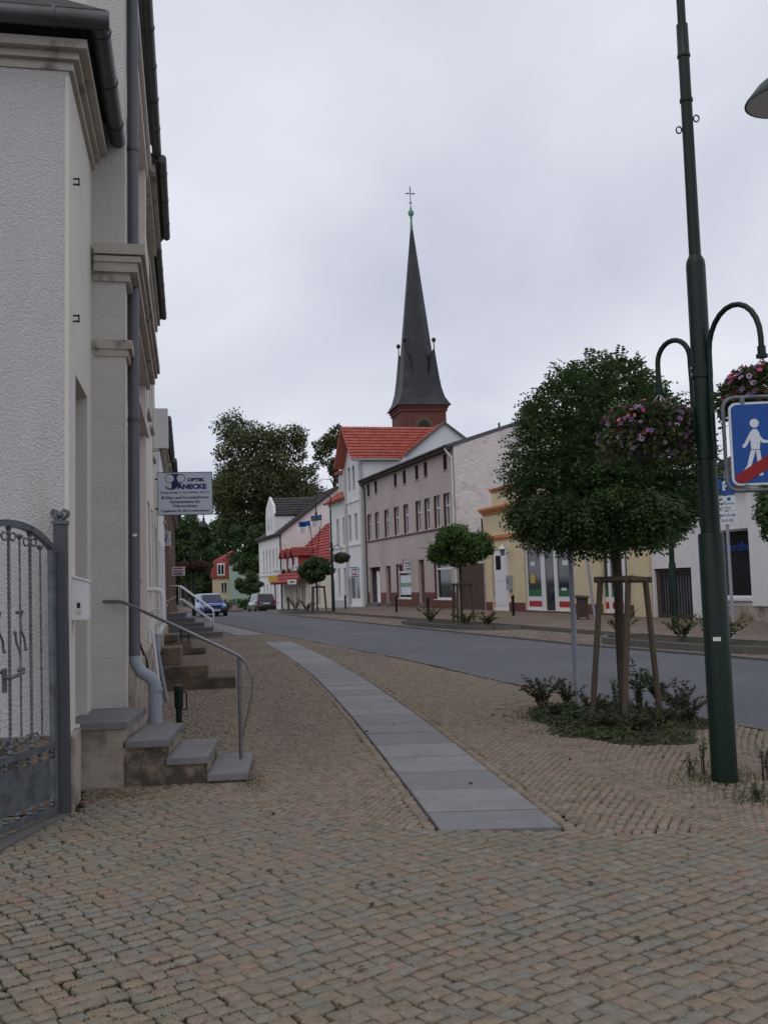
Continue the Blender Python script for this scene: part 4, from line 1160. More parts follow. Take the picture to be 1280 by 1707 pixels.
# ---- yellow shop
F = Face(53.1, 37.6, 0.0); L = F.L
hy = thing('yellow_shop', 'single-storey yellow shop with orange cornices and green white red stripes under its windows', 'shop', F.o, RZ_R)
def Zy(a, b_, c, e): return (780 + a / 3.765, 780 + b_ / 3.765, 780 + c / 3.765, 780 + e / 3.765)
dq = F.box(*Zy(150, 255, 505, 915)); w1 = F.box(*Zy(355, 662, 482, 910)); w2 = F.box(*Zy(840, 1000, 445, 940))
dq = (dq[0], dq[1], .06, dq[3]); w1 = (w1[0], w1[1], .12, w1[3]); w2 = (w2[0], w2[1], .12, w2[3])
ZT = RP(815, 857)[1]
part('wall', 'yellow', hy, lambda b: body(b, L, 9, 4.95, [dq, w1, w2], .2, z0=-.3))
pieces('plinth', 'pinkbase', hy, [(.01, dq[0] - .005, -.03, -.001, -.2, .45), (dq[1] + .005, w1[0] - .005, -.03, -.001, -.2, .45), (w1[1] + .005, w2[0] - .005, -.03, -.001, -.2, .45), (w2[1] + .005, L - 1.2, -.03, -.001, -.2, .45), (w1[0], w1[1], -.028, -.001, -.2, .11), (w2[0], w2[1], -.028, -.001, -.2, .11)])
part('corner_pilaster', 'yellow', hy, lambda b: b.box(L - 1.15, L, -.1, -.001, -.1, 4.9))
part('cornice', 'orange', hy, lambda b: (b.box(-.05, L, -.1, -.001, 3.62, 3.78), b.box(-.05, L, -.06, -.001, 3.54, 3.62)))
part('cornice', 'orange', hy, lambda b: (b.box(-.06, L, -.08, .2, 4.88, 5.0), b.box(-.13, L, -.15, .2, 5.0, 5.1), b.box(-.2, L, -.22, .2, 5.1, 5.22)))
part('parapet', 'yellow', hy, lambda b: b.box(1.3, L - 1.2, -.02, .5, 5.222, 5.95))
part('cornice', 'orange', hy, lambda b: (b.box(1.24, L - 1.14, -.08, .55, 5.95, 6.04), b.box(1.18, L - 1.08, -.13, .6, 6.04, 6.13)))
part('rain_pipe', 'black', hy, lambda b: b.tube([(-.06, -.05, 3.9), (-.06, -.05, 4.75)], .05, 8))
dr = door_leaf(hy, dq[0] + .15, dq[1] - .15, dq[2], dq[3], .1, 'white', glass=(.3, .95, 2.0, 2.7))
def stripes(par, x0, x1, y, z0):
    part('white_stripe', 'white', par, lambda b: b.box(x0, x1, y, y + .02, z0, z0 + .62))
    part('red_stripe', 'flag_red', par, lambda b: b.box(x0 + .02, x1 - .02, y - .006, y - .002, z0 + .16, z0 + .42))
    part('green_stripe', 'flag_green', par, lambda b: b.box(x0, x1, y, y + .02, z0 + .622, z0 + .95))
stripes(dr, dq[0] + .005, dq[0] + .145, .1, dq[2]); stripes(dr, dq[1] - .145, dq[1] - .005, .1, dq[2])
W_ = w1[1] - w1[0]
xa, xb, xc = w1[0] + .36 * W_, w1[0] + .62 * W_, w1[1]
sf = part('shop_front', 'white', hy, lambda b: (b.box(w1[0] + .06, w1[0] + .16, .08, .16, w1[2], w1[3]), b.box(xa - .12, xa, .06, .16, w1[2], w1[3]), b.box(xa + .02, xa + .2, .1, .16, w1[2], w1[3]), b.box(xb - .16, xb, .1, .16, w1[2], w1[3]), b.box(xb + .02, xb + .2, .06, .16, w1[2], w1[3]), b.box(xc - .1, xc, .08, .16, w1[2], w1[3]), b.box(w1[0] + .16, xa - .12, .08, .16, w1[3] - .1, w1[3]), b.box(xb + .2, xc - .1, .08, .16, w1[3] - .1, w1[3])))
part('pane', 'glass', sf, lambda b: b.box(w1[0] + .16, xa - .12, .12, .14, w1[2] + .95, w1[3] - .1))
part('pane', 'glass', sf, lambda b: b.box(xb + .2, xc - .1, .12, .14, w1[2] + .95, w1[3] - .1))
part('open_door', 'glass', sf, lambda b: b.box(xa + .2, xb - .16, .14, .16, w1[2], w1[3]))
stripes(sf, w1[0] + .16, xa - .12, .115, w1[2]); stripes(sf, xb + .2, xc - .1, .115, w1[2])
pieces('notice', 'sign_white', sf, [(w1[0] + .5, w1[0] + 1.0, .105, .11, 2.15, 2.35), (xb + .7, xb + 1.3, .105, .11, 2.1, 2.3), (xb + .5, xb + 1.0, .105, .11, 1.0, 1.12)])
part('notice', 'sign_yellow', sf, lambda b: b.box(w1[0] + .45, w1[0] + .95, .105, .11, 1.35, 1.75))
part('doorstep', 'kerb', hy, lambda b: b.box(xa - .1, xb + .1, -.4, -.032, 0, .1))
W_ = w2[1] - w2[0]
sg = part('shop_front', 'white', hy, lambda b: (b.box(w2[0] + .35, w2[0] + .55, .08, .16, w2[2], w2[3]), b.box(w2[0] + 1.5, w2[0] + 1.7, .08, .16, w2[2], w2[3]), b.box(w2[1] - .1, w2[1], .08, .16, w2[2], w2[3]), b.box(w2[0] + .55, w2[0] + 1.5, .08, .16, 2.6, 2.85), b.box(w2[0] + .55, w2[0] + 1.5, .08, .16, w2[3] - .1, w2[3])))
part('pane', 'glass', sg, lambda b: (b.box(w2[0], w2[0] + .35, .12, .14, w2[2] + .95, w2[3]), b.box(w2[0] + .55, w2[0] + 1.5, .12, .14, w2[2] + .95, 2.6), b.box(w2[0] + .55, w2[0] + 1.5, .12, .14, 2.85, w2[3] - .1), b.box(w2[0] + 1.7, w2[1] - .1, .12, .14, w2[2] + .95, w2[3])))
stripes(sg, w2[0] + .02, w2[0] + .35, .115, w2[2]); stripes(sg, w2[0] + .55, w2[0] + 1.5, .115, w2[2]); stripes(sg, w2[0] + 1.7, w2[1] - .1, .115, w2[2])
part('roof', 'zinc', hy, lambda b: b.box(.05, L - .05, .3, 9, 4.96, 5.05))
# lantern and meter box on its wall
pl_ = P(848, 921, 50.0)
wl_ = thing('wall_lantern', 'white topped lantern on the yellow wall beside the white door', 'lamp', RF(50.15) + Vector((0, 0, 2.6)), RZ_R)
part('lantern', 'glass_grey', wl_, lambda b: b.lathe([(.07, .12), (.14, .42), (.14, .44)], 6, (0, -.3, 0)))
part('cap', 'white', wl_, lambda b: b.lathe([(.2, .44), (.19, .48), (.06, .6), (.03, .68)], 8, (0, -.3, 0)))
part('arm', 'black', wl_, lambda b: b.tube([(0, 0, .3), (0, -.15, .2), (0, -.3, .12)], .02, 6))
mb_ = thing('meter_box', 'grey glazed meter box on the yellow wall beside the white door', 'box', RF(50.0) + Vector((0, 0, 1.05)), RZ_R)
part('case', 'pipe_light', mb_, lambda b: b.cbox(-.22, .22, -.16, 0, 0, .72, .015))
part('pane', 'glass_grey', mb_, lambda b: b.box(-.14, .14, -.166, -.161, .3, .62))

# ---- white building at the right edge
F = Face(37.55, 22.0, 0.0); L = F.L
hw_ = thing('white_building', 'white rendered building with barred gate and tall shop window at the right edge', 'building', F.o, RZ_R)
gq = F.box(1091, 1154, 947, 1040); wq = F.box(1196, 1253, 882, 1018)
gq = (max(.12, gq[0]), gq[1], .03, gq[3]); wq = (wq[0], wq[1], .75, wq[3])
wq2 = (wq[1] + 1.2, wq[1] + 3.4, .75, wq[3])
part('wall', 'whitewall', hw_, lambda b: body(b, L, 9, 4.4, [gq, wq, wq2], .22, z0=-.3, ridge=6.2, ry=5.0))
pieces('plinth', 'plinth', hw_, [(gq[1] + .3, L, -.04, -.001, -.2, .5)])
pieces('pilaster', 'white', hw_, [(wq[1] + .05, wq[1] + .95, -.09, -.001, .5, 4.3), (gq[1] + .25, gq[1] + .75, -.06, -.001, .0, 4.3)])
bgx = part('barred_gate', 'wood_dark', hw_, lambda b: (b.box(gq[0], gq[0] + .25, .1, .2, gq[2], gq[3]), b.box(gq[1] - .06, gq[1], .1, .2, gq[2], gq[3]), b.box(gq[0] + .25, gq[1] - .06, .1, .2, gq[3] - .1, gq[3]), b.box(gq[0] + .25, gq[1] - .06, .1, .2, gq[2], gq[2] + .12)))
part('backing', 'pipe_light', bgx, lambda b: b.box(gq[0] + .25, gq[1] - .06, .2, .22, gq[2] + .1, gq[3] - .1))
k = gq[0] + .38
while k < gq[1] - .12:
    part('bar', 'black', bgx, lambda b: (b.box(k, k + .05, .12, .16, gq[2] + .12, gq[3] - .1)))
    k += .17
part('ring_band', 'black', bgx, lambda b: (b.box(gq[0] + .25, gq[1] - .06, .11, .13, 1.55, 1.6), b.box(gq[0] + .25, gq[1] - .06, .11, .13, 1.72, 1.77)))
for q in (wq, wq2): window(hw_, *q, .2, frame='white', sill='white', mull=0, fw=.06, sillp=.12, sill_t=.09, wname='shop_window')
text_obj('lettering', 'Neueröffnung', .42, 'sign_blue', bpy.data.objects[hw_.children[-2].name], Matrix.Translation(((wq[0] + wq[1]) / 2, .17, 2.35)), sx=.8)
part('downpipe', 'zinc', hw_, lambda b: b.tube([(gq[1] + 1.0, -.08, 4.3), (gq[1] + 1.0, -.08, 0)], .06, 10), smooth=True)
tile_roof('roof', 'darktile', hw_, (0, -.3, 4.35), (L, -.3, 4.35), (L, 5.0, 6.4), (0, 5.0, 6.4), 14, 40)

# ---- grey gabled house behind the pink one
F = Face(86.2, 75.25, -.1); L = F.L
hg = thing('gabled_house', 'light grey house with red tiled cross gable and arched attic windows', 'house', F.o, RZ_R)
xm0 = L - (80.4 - 75.25) * KR; xm = (xm0 + L) / 2 - .1
zR, zE, zC = 13.6, 8.7, 11.0
hol = [F.box(*q, w=.8) for q in Z6([(80, 105, 745, 920), (122, 146, 735, 910), (92, 112, 1065, 1245), (132, 152, 1070, 1245)])]
hol = [(a, b_, .95 if e < 3.5 else 5.0, 3.0 if e < 3.5 else 7.0) for (a, b_, c, e) in hol]
holr = [F.box(*q, w=.8) for q in Z6([(172, 195, 720, 900), (212, 236, 710, 890)])]
holr = [(a, b_, 5.0, 7.0) for (a, b_, c, e) in holr]
hola = [F.box(*q, w=.75) for q in Z6([(168, 187, 385, 575), (197, 216, 370, 560)])]
hola = [(a, b_, 8.8, 10.7) for (a, b_, c, e) in hola]
dqx = F.box(*Z6([(175, 250, 1045, 1320)])[0]); dqx = (dqx[0] + .2, min(dqx[1], L - .5), .15, 2.9)
hol = [h for h in hol]
part('wall', 'grey', hg, lambda b: (front(b, xm0, zE, hol, .16, z0=-.5), b.add([(0, 0, -.5), (0, 12.5, -.5), (0, 12.5, zE), (0, 6.4, zR), (0, 0, zE)], [(0, 1, 2, 3, 4)]),
     b.add([(L, 0, -.5), (L, 12.5, -.5), (L, 12.5, 9.0), (L, 6.4, zR - .05), (L, 3.0, zC), (L, 0, zC)], [(5, 4, 3, 2, 1, 0)])))
part('gable_front', 'grey', hg, lambda b: (front(b, L, zC, holr + hola + [dqx], .16, x0=xm0, y=-.12, z0=-.5), b.add([(xm0, -.12, zC), (L, -.12, zC), (xm, -.12, zR - .15)], [(0, 1, 2)]), b.add([(xm0, -.12, -.5), (xm0, 0.0, -.5), (xm0, 0.0, zE), (xm0, 3, zC), (xm0, -.12, zC)], [(0, 4, 3, 2, 1)]), b.add([(L, -.12, -.5), (L, 0, -.5), (L, 0, zC), (L, -.12, zC)], [(0, 1, 2, 3)])))
pieces('pilaster', 'greypil', hg, [(xm0, xm0 + .55, -.25, -.121, -.3, zC - .3), (L - .6, L - .01, -.25, -.121, -.3, zC - .3)])
pieces('string_course', 'grey', hg, [(xm0 + .55, L - .6, -.2, -.121, 4.6, 4.75), (xm0 + .55, L - .6, -.2, -.121, 7.9, 8.05), (0, xm0, -.08, -.001, 4.6, 4.75), (0, xm0, -.12, -.001, 8.2, 8.5)])
part('plinth', 'greypil', hg, lambda b: b.box(0, xm0, -.04, -.001, -.5, .45))
for q in hol: window(hg, *q, .16, frame='greypil', pane='glass_grey', sill='greypil', mull=1, trans=.7)
for q in holr: window(hg, *q, .04, frame='greypil', pane='glass_grey', sill=None, mull=1, trans=.7)
for q in hola:
    w_ = window(hg, *q, .04, frame='greypil', pane='glass', sill=None, mull=0)
    part('arch', 'grey', w_, lambda b: b.prism([(q[0] - .001, q[3] + .001), (q[0] - .001, q[3] - .38)] + [((q[0] + q[1]) / 2 + .375 * math.cos(a), q[3] - .38 + .375 * math.sin(a)) for a in np.linspace(math.pi, 0, 9)] + [(q[1] + .001, q[3] - .38), (q[1] + .001, q[3] + .001)], -.118, -.05))
part('door', 'white', hg, lambda b: (b.box(dqx[0], dqx[0] + .1, .0, .06, dqx[2], dqx[3]), b.box(dqx[1] - .1, dqx[1], .0, .06, dqx[2], dqx[3]), b.box(dqx[0], dqx[1], .0, .06, dqx[2], dqx[2] + .45), b.box((dqx[0] + dqx[1]) / 2 - .08, (dqx[0] + dqx[1]) / 2 + .08, 0, .06, dqx[2], dqx[3])))
part('door_glass', 'glass_grey', hg, lambda b: b.box(dqx[0], dqx[1], .04, .05, dqx[2], dqx[3]))
tile_roof('roof', 'redtile', hg, (L + .2, -.95, zC - .2), (L + .2, 2.75, zC - .2), (xm, 6.4, zR + .06), (xm, -.95, zR + .06), 11, 26, amp=.05, step=.1, thick=.14)
tile_roof('roof', 'redtile', hg, (xm0 - .2, 2.75, zC - .2), (xm0 - .2, -.95, zC - .2), (xm, -.95, zR + .06), (xm, 6.4, zR + .06), 11, 26, amp=.05, step=.1, thick=.14)
tile_roof('roof', 'redtile', hg, (-.2, -.45, zE - .3), (xm0 + .3, -.45, zE - .3), (xm0 + .3, 6.4, zR), (-.2, 6.4, zR), 20, 22, amp=.04, step=.08)
tile_roof('roof', 'redtile', hg, (L - 2.2, 2.75, zC - .1), (L + .12, 2.75, zC - .1), (L + .12, 6.4, zR + .03), (L - 2.2, 6.4, zR + .03), 11, 9, amp=.04, step=.08)
part('verge', 'zinc', hg, lambda b: (b.hexa([(L + .1, 6.35, zR - .12), (L + .22, 6.35, zR - .12), (L + .22, 12.6, 8.9), (L + .1, 12.6, 8.9)], [(L + .1, 6.35, zR + .08), (L + .22, 6.35, zR + .08), (L + .22, 12.6, 9.1), (L + .1, 12.6, 9.1)]), b.hexa([(L + .13, 3.2, zC), (L + .22, 3.2, zC), (L + .22, 6.35, zR - .1), (L + .13, 6.35, zR - .1)], [(L + .13, 3.2, zC + .18), (L + .22, 3.2, zC + .18), (L + .22, 6.35, zR + .08), (L + .13, 6.35, zR + .08)])))
gutter(hg, [(L + .28, -.95, zC - .24), (L + .28, 2.7, zC - .24)], .07, 'pipe_light', bands=False)
part('downpipe', 'pipe_light', hg, lambda b: b.tube([(L + .26, -.2, zC - .28), (L + .1, -.2, zC - .6), (L + .1, -.2, 8.9)], .05, 8))
dm = part('dormer', 'grey', hg, lambda b: b.box(1.1, 2.5, .6, 3.0, 8.9, 10.9))
tile_roof('dormer_roof', 'redtile', dm, (.9, .3, 10.85), (2.7, .3, 10.85), (2.7, 3.0, 11.9), (.9, 3.0, 11.9), 5, 8, amp=.04, step=.08)
part('dormer_window', 'glass', dm, lambda b: b.box(1.4, 2.2, .585, .598, 9.4, 10.6))

# ---- red-roofed shop
F = Face(107.3, 86.4, -.62); L = F.L
hr_ = thing('red_roof_shop', 'low shop under a steep red tiled roof with three red dormers', 'shop', F.o, RZ_R)
sx = [(.8, 2.6), (3.4, 5.2), (6.2, 8.0), (9.0, 11.2), (12.5, 13.6), (15.5, 17.5)]
sh = [(a, b_, .35, 2.35) for a, b_ in sx]
part('wall', 'cream', hr_, lambda b: body(b, L, 9, 4.0, sh, .15, z0=-.3, ridge=8.6, ry=5))
for k, q in enumerate(sh): window(hr_, *q, .13, frame='whitewall', pane='glass_grey', sill='ledge', mull=1, fw=.08, wname='shop_window')
pieces('curtain_pillar', 'ledge', hr_, [(a + 1.9, a + 2.3, -.08, -.001, -.2, 2.5) for a in (.9, 3.5, 6.3)])
tile_roof('roof', 'redtile2', hr_, (-.1, -1.3, 2.55), (12.6, -1.3, 2.55), (12.6, 5, 8.7), (-.1, 5, 8.7), 18, 36, amp=.05, step=.1, thick=.16)
tile_roof('roof', 'redtile2', hr_, (12.6, .0, 3.95), (L - .2, .0, 3.95), (L - .2, 5, 8.72), (12.6, 5, 8.72), 14, 26, amp=.05, step=.1, thick=.16)
for k, xd in enumerate((2.6, 5.4, 8.4)):
    dm = part('dormer', 'redtile2', hr_, lambda b: b.box(xd - .75, xd + .75, -.2, 3.0, 3.3, 5.25), rnd=.2)
    part('dormer_front', 'whitewall', dm, lambda b: (b.box(xd - .8, xd - .5, -.26, -.2, 3.3, 5.3), b.box(xd + .5, xd + .8, -.26, -.2, 3.3, 5.3)))
    part('dormer_window', 'glass', dm, lambda b: b.box(xd - .49, xd + .49, -.23, -.2, 3.9, 5.1))
    part('flower_box', 'leaf_shrub', dm, lambda b: [b.sphere((xd + random.uniform(-.5, .5), -.4, 3.75 + random.uniform(-.1, .15)), .16, 6, 4) for _ in range(7)])
    tile_roof('dormer_roof', 'redtile2', dm, (xd + 1.0, -.7, 5.1), (xd + 1.0, 3.0, 5.1), (xd, 3.6, 5.95), (xd, -.7, 5.95), 4, 14, amp=.05, step=.09)
    tile_roof('dormer_roof', 'redtile2', dm, (xd - 1.0, 3.0, 5.1), (xd - 1.0, -.7, 5.1), (xd, -.7, 5.95), (xd, 3.6, 5.95), 4, 14, amp=.05, step=.09)

# ---- white house with dark roof
F = Face(121.5, 107.6, -.8); L = F.L
hh_ = thing('white_house', 'tall white house with dark tiled roof and bare stained gable wall beyond the red-roofed shop', 'house', F.o, RZ_R)
wx = [(L - 9.5, L - 8.7), (L - 7.4, L - 6.6), (L - 5.3, L - 4.5), (L - 3.2, L - 2.4), (L - 11.6, L - 10.8)]
wh = [(a, b_, 4.1, 6.5) for a, b_ in wx] + [(a, b_, .8, 2.7) for a, b_ in wx]
part('wall', 'whitewall', hh_, lambda b: body(b, L, 13.0, 8.0, wh, .16, z0=-.3, ridge=12.8, ry=6.5))
part('gable_render', 'peach', hh_, lambda b: b.prism_x([(.02, .2), (12.98, .2), (12.98, 8.0), (6.5, 12.78), (.02, 8.0)], L, L + .03))
for q in wh: window(hh_, *q, .16, frame='greypil', pane='glass', sill='ledge', mull=0, sillp=.1, sill_t=.12)
part('string_course', 'ledge', hh_, lambda b: b.box(0, L, -.06, -.001, 3.55, 3.68))
tile_roof('roof', 'darktile', hh_, (-.2, -.4, 7.85), (L + .25, -.4, 7.85), (L + .25, 6.5, 13.0), (-.2, 6.5, 13.0), 18, 30, amp=.04, step=.08, thick=.2)
tile_roof('roof', 'darktile', hh_, (L + .25, 13.4, 7.85), (-.2, 13.4, 7.85), (-.2, 6.5, 13.0), (L + .25, 6.5, 13.0), 18, 30, amp=.04, step=.08, thick=.2)
cgx = L - 6.0
part('gable_front', 'whitewall', hh_, lambda b: (b.prism_x([(-.1, 8.0), (4.5, 8.0), (4.5, 10.2), (-.1, 10.2)], cgx - 2.6, cgx + 2.6), b.prism([(cgx - 2.6, 10.2), (cgx + 2.6, 10.2), (cgx + 2.2, 11.2), (cgx, 12.3), (cgx - 2.2, 11.2)], -.1, .15)))
pieces('attic_window', 'glass', hh_, [(cgx - 1.2, cgx - .6, -.112, -.102, 8.6, 10.0), (cgx + .6, cgx + 1.2, -.112, -.102, 8.6, 10.0)])
tile_roof('roof', 'darktile', hh_, (cgx + 2.8, .0, 10.1), (cgx + 2.8, 3.2, 10.1), (cgx, 6.2, 12.2), (cgx, .16, 12.2), 7, 14, amp=.04, step=.08)
tile_roof('roof', 'darktile', hh_, (cgx - 2.8, 3.2, 10.1), (cgx - 2.8, .0, 10.1), (cgx, .16, 12.2), (cgx, 6.2, 12.2), 7, 14, amp=.04, step=.08)
part('downpipe', 'zinc', hh_, lambda b: b.tube([(L - .1, -.1, 7.8), (L - .1, -.1, 0)], .08, 8))

# ---- church
CC = P(697.5, 690, 116.0); CC.z = tz(116)
chh = thing('church_tower', 'red brick church tower with tall slate spire, copper tip and golden cross', 'church', CC, R(11))
chh.scale = (.93, .93, 1)
ZB = 21.6 - CC.z
part('tower', 'brick', chh, lambda b: (b.box(-2.75, 2.75, -2.75, 2.75, 0, ZB - 1.1), b.box(-2.9, 2.9, -2.9, 2.9, ZB - 1.1, ZB - .75), b.box(-3.02, 3.02, -3.02, 3.02, ZB - .75, ZB - .4), b.box(-2.9, 2.9, -2.9, 2.9, ZB - 3.6, ZB - 3.3)))
for a_ in range(4):
    w_ = MB()
    arc = [(-1.15, ZB - 5.2)] + [(1.15 * math.cos(t), ZB - 3.0 + 1.15 * math.sin(t) * 1.15) for t in np.linspace(math.pi, 0, 13)] + [(1.15, ZB - 5.2)]
    arc2 = [(x_ * .72, ZB - 5.2 + (z_ - ZB + 5.2) * .88) for x_, z_ in arc]
    w_.prism(arc, -2.79, -2.74)
    w_.xform(Matrix.Rotation(a_ * math.pi / 2, 4, 'Z'))
    o_ = w_.build('bell_opening', 'brick_brown', chh)
    w2_ = MB(); w2_.prism(arc2, -2.82, -2.78); w2_.xform(Matrix.Rotation(a_ * math.pi / 2, 4, 'Z')); w2_.build('louvre', 'black', o_)
def _spire(b):
    # flared square foot blending into an octagon
    def ring(rx, z, oct_):
        pts = []
        for k in range(8):
            a = math.pi / 8 + k * math.pi / 4
            o8 = Vector((math.cos(a), math.sin(a))) * rx / math.cos(math.pi / 8)
            m_ = max(abs(math.cos(a)), abs(math.sin(a)))
            sq = Vector((math.cos(a), math.sin(a))) * rx / m_
            v_ = sq * (1 - oct_) + o8 * oct_
            pts.append((v_.x, v_.y, z))
        return pts
    H = ZB
    levels = [(3.25, H - .45, 0), (3.15, H - .25, 0), (2.75, H + .35, .1), (2.45, H + 1.3, .35), (2.22, H + 2.6, .7), (1.98, H + 4.4, 1), (1.7, H + 7, 1), (.16, H + 20.4, 1)]
    base = len(b.v)
    for (rx, z, oc) in levels: b.v += ring(rx, z, oc)
    for i in range(len(levels) - 1):
        for j in range(8):
            a, c = base + i * 8 + j, base + i * 8 + (j + 1) % 8
            b.f.append((a, c, c + 8, a + 8))
    b.f.append(tuple(base + j for j in range(7, -1, -1)))
part('spire', 'slate', chh, _spire)
for sx_ in (-1, 1):
    for sy_ in (-1, 1):
        def _br(b):
            H = ZB
            lv = [(3.3, .15, -.45), (3.1, .25, -.15), (2.72, .45, .5), (2.42, .7, 1.6), (2.2, .95, 3.1), (2.03, 1.3, 4.6), (1.87, 1.75, 6.1)]
            rings = [[(sx_ * o_, sy_ * i_, H + z_), (sx_ * o_, sy_ * o_, H + z_), (sx_ * i_, sy_ * o_, H + z_), (sx_ * min(i_, .8 if i_ < 1.7 else 1.7), sy_ * min(i_, .8 if i_ < 1.7 else 1.7), H + z_)] for (o_, i_, z_) in lv]
            if sx_ * sy_ < 0: rings = [r_[::-1] for r_ in rings]
            k0 = len(b.v)
            for r_ in rings: b.v += r_
            for m_ in range(len(lv) - 1):
                for j in range(4):
                    p_, q_ = k0 + m_ * 4 + j, k0 + m_ * 4 + (j + 1) % 4
                    b.f.append((p_, q_, q_ + 4, p_ + 4))
            b.f.append((k0 + 3, k0 + 2, k0 + 1, k0)); b.f.append(tuple(k0 + (len(lv) - 1) * 4 + j for j in range(4)))
        bq = part('corner_broach', 'slate', chh, _br)
        part('finial', 'black', bq, lambda b: (b.tube([(sx_ * 1.81, sy_ * 1.81, ZB + 6.0), (sx_ * 1.81, sy_ * 1.81, ZB + 6.9)], .07, 6), b.sphere((sx_ * 1.81, sy_ * 1.81, ZB + 7.15), .27, 10, 8)))
tp = part('spire_tip', 'copper', chh, lambda b: b.lathe([(.17, ZB + 20.2), (.2, ZB + 20.4), (.1, ZB + 21.6), (.16, ZB + 21.75), (.12, ZB + 21.9), (.3, ZB + 22.1), (.38, ZB + 22.35), (.3, ZB + 22.6), (.12, ZB + 22.75), (.14, ZB + 22.95), (.06, ZB + 23.05)], 12), smooth=True)
def _cross(b):
    z = ZB + 23.0
    b.tube([(0, 0, z), (0, 0, z + 2.5)], .055, 6); b.tube([(-.62, 0, z + 1.65), (.62, 0, z + 1.65)], .055, 6); b.tube([(-.22, 0, z + .55), (.22, 0, z + .55)], .05, 6)
    for (x_, z_) in ((-.35, 1.65), (.35, 1.65), (0, 2.1), (0, .55)): b.sphere((x_, 0, z + z_), .11, 6, 5)
part('cross', 'zinc', chh, _cross)

# ================================================================== TREES
def limb(b, p, d, ln, r, depth, spread=.55, n=7):
    p = Vector(p); d = Vector(d).normalized(); pts = [p]; q = p.copy(); dd = d.copy()
    for k in range(4):
        dd = (dd + Vector((random.gauss(0, .12), random.gauss(0, .12), random.gauss(.03, .08)))).normalized()
        q = q + dd * ln / 4; pts.append(q.copy())
    b.tube(pts, r, n, r2=r * .55)
    if depth > 0:
        for k in range(3):
            nd_ = (dd + Vector((random.gauss(0, spread), random.gauss(0, spread), random.gauss(.1, spread * .5)))).normalized()
            limb(b, pts[random.choice((2, 3, 4))], nd_, ln * .7, r * .55, depth - 1, spread, max(4, n - 1))

def clump_crown(name, m, par, clumps, per, size, flat=.75, shell=.45):
    """leaves gathered in clumps (cx, cy, cz, r)"""
    cen, nr = [], []
    for (x, y, z, r_) in clumps:
        n = max(8, int(per * (r_ / clumps[0][3]) ** 2))
        dv = rand_dirs(n); rad = r_ * (shell + (1 - shell) * rng.random(n) ** .6)
        c = dv * rad[:, None]; c[:, 2] *= flat
        c += rng.normal(size=c.shape) * r_ * .09
        cen.append(c + np.array((x, y, z))); nr.append(dv)
    cen = np.concatenate(cen); nr = np.concatenate(nr)
    N = len(cen)
    nn = nr * .8 + rand_dirs(N) * .8 + np.array((0, 0, .5))
    ds = rand_dirs(N); ds[:, 2] -= .35
    sz = size * rng.uniform(.65, 1.3, N)
    return leaves(name, cen, ds, nn, sz, sz * .72, m, par)

def ball_tree(label, base, crown_r, crown_h, crown_z, leaf='leaf_ball', per=260, size=.11, stakes=True, trunk_r=.05, group=None, seed=1, nclump=70):
    global rng
    keep = rng; rng = np.random.default_rng(seed); random.seed(seed)
    t = thing('street_tree', label, 'tree', base, 0, group)
    def _tr(b):
        b.tube([(0, 0, -.05), (.01, 0, crown_z * .5), (0, .02, crown_z + crown_h * .25)], [trunk_r * 1.15, trunk_r, trunk_r * .85], 9)
        for k in range(7):
            a = k * .9 + random.random()
            limb(b, (0, .02, crown_z + crown_h * (.05 + .03 * k)), (math.cos(a), math.sin(a), .7), crown_r * .75, trunk_r * .5, 1, .5, 6)
    part('trunk', 'bark', t, _tr, smooth=True)
    cl = []
    for k in range(nclump):
        dv = rand_dirs(1)[0]; rr = rng.random() ** .4
        x, y = dv[0] * crown_r * .84 * rr, dv[1] * crown_r * .84 * rr
        zz = dv[2] * rr
        z = crown_z + crown_h * (.40 + .46 * zz if zz > 0 else .40 + .30 * zz)
        cl.append((x, y, z, crown_r * rng.uniform(.16, .30)))
    cl.sort(key=lambda c: -c[3])
    clump_crown('crown', leaf, t, cl, per, size, flat=.8)
    if stakes:
        tree_stakes(t.location, label)
    rng = keep
    return t

def tree_stakes(base, of, h=1.45, r=.42, post_r=.035, lean=.12, label=None, ang=None):
    s_ = thing('tree_support', label or ('wooden stakes with cross bars bracing the ' + of), 'tree stakes', base)
    a0 = R(8) if ang is None else ang
    tops = []
    for k in range(3):
        a = a0 + k * 2 * math.pi / 3
        f = Vector((math.cos(a) * r, math.sin(a) * r, -.05)); tp_ = Vector((math.cos(a) * (r - lean), math.sin(a) * (r - lean), h))
        tops.append(tp_)
        part('stake', 'wood', s_, lambda b: b.tube([f, tp_], post_r, 9), smooth=True)
    for k in range(3):
        a, c = tops[k], tops[(k + 1) % 3]
        e = (c - a).normalized() * .06
        part('cross_bar', 'wood', s_, lambda b: b.tube([a - e - Vector((0, 0, .05)), c + e - Vector((0, 0, .05))], post_r * .95, 9), smooth=True)
    return s_

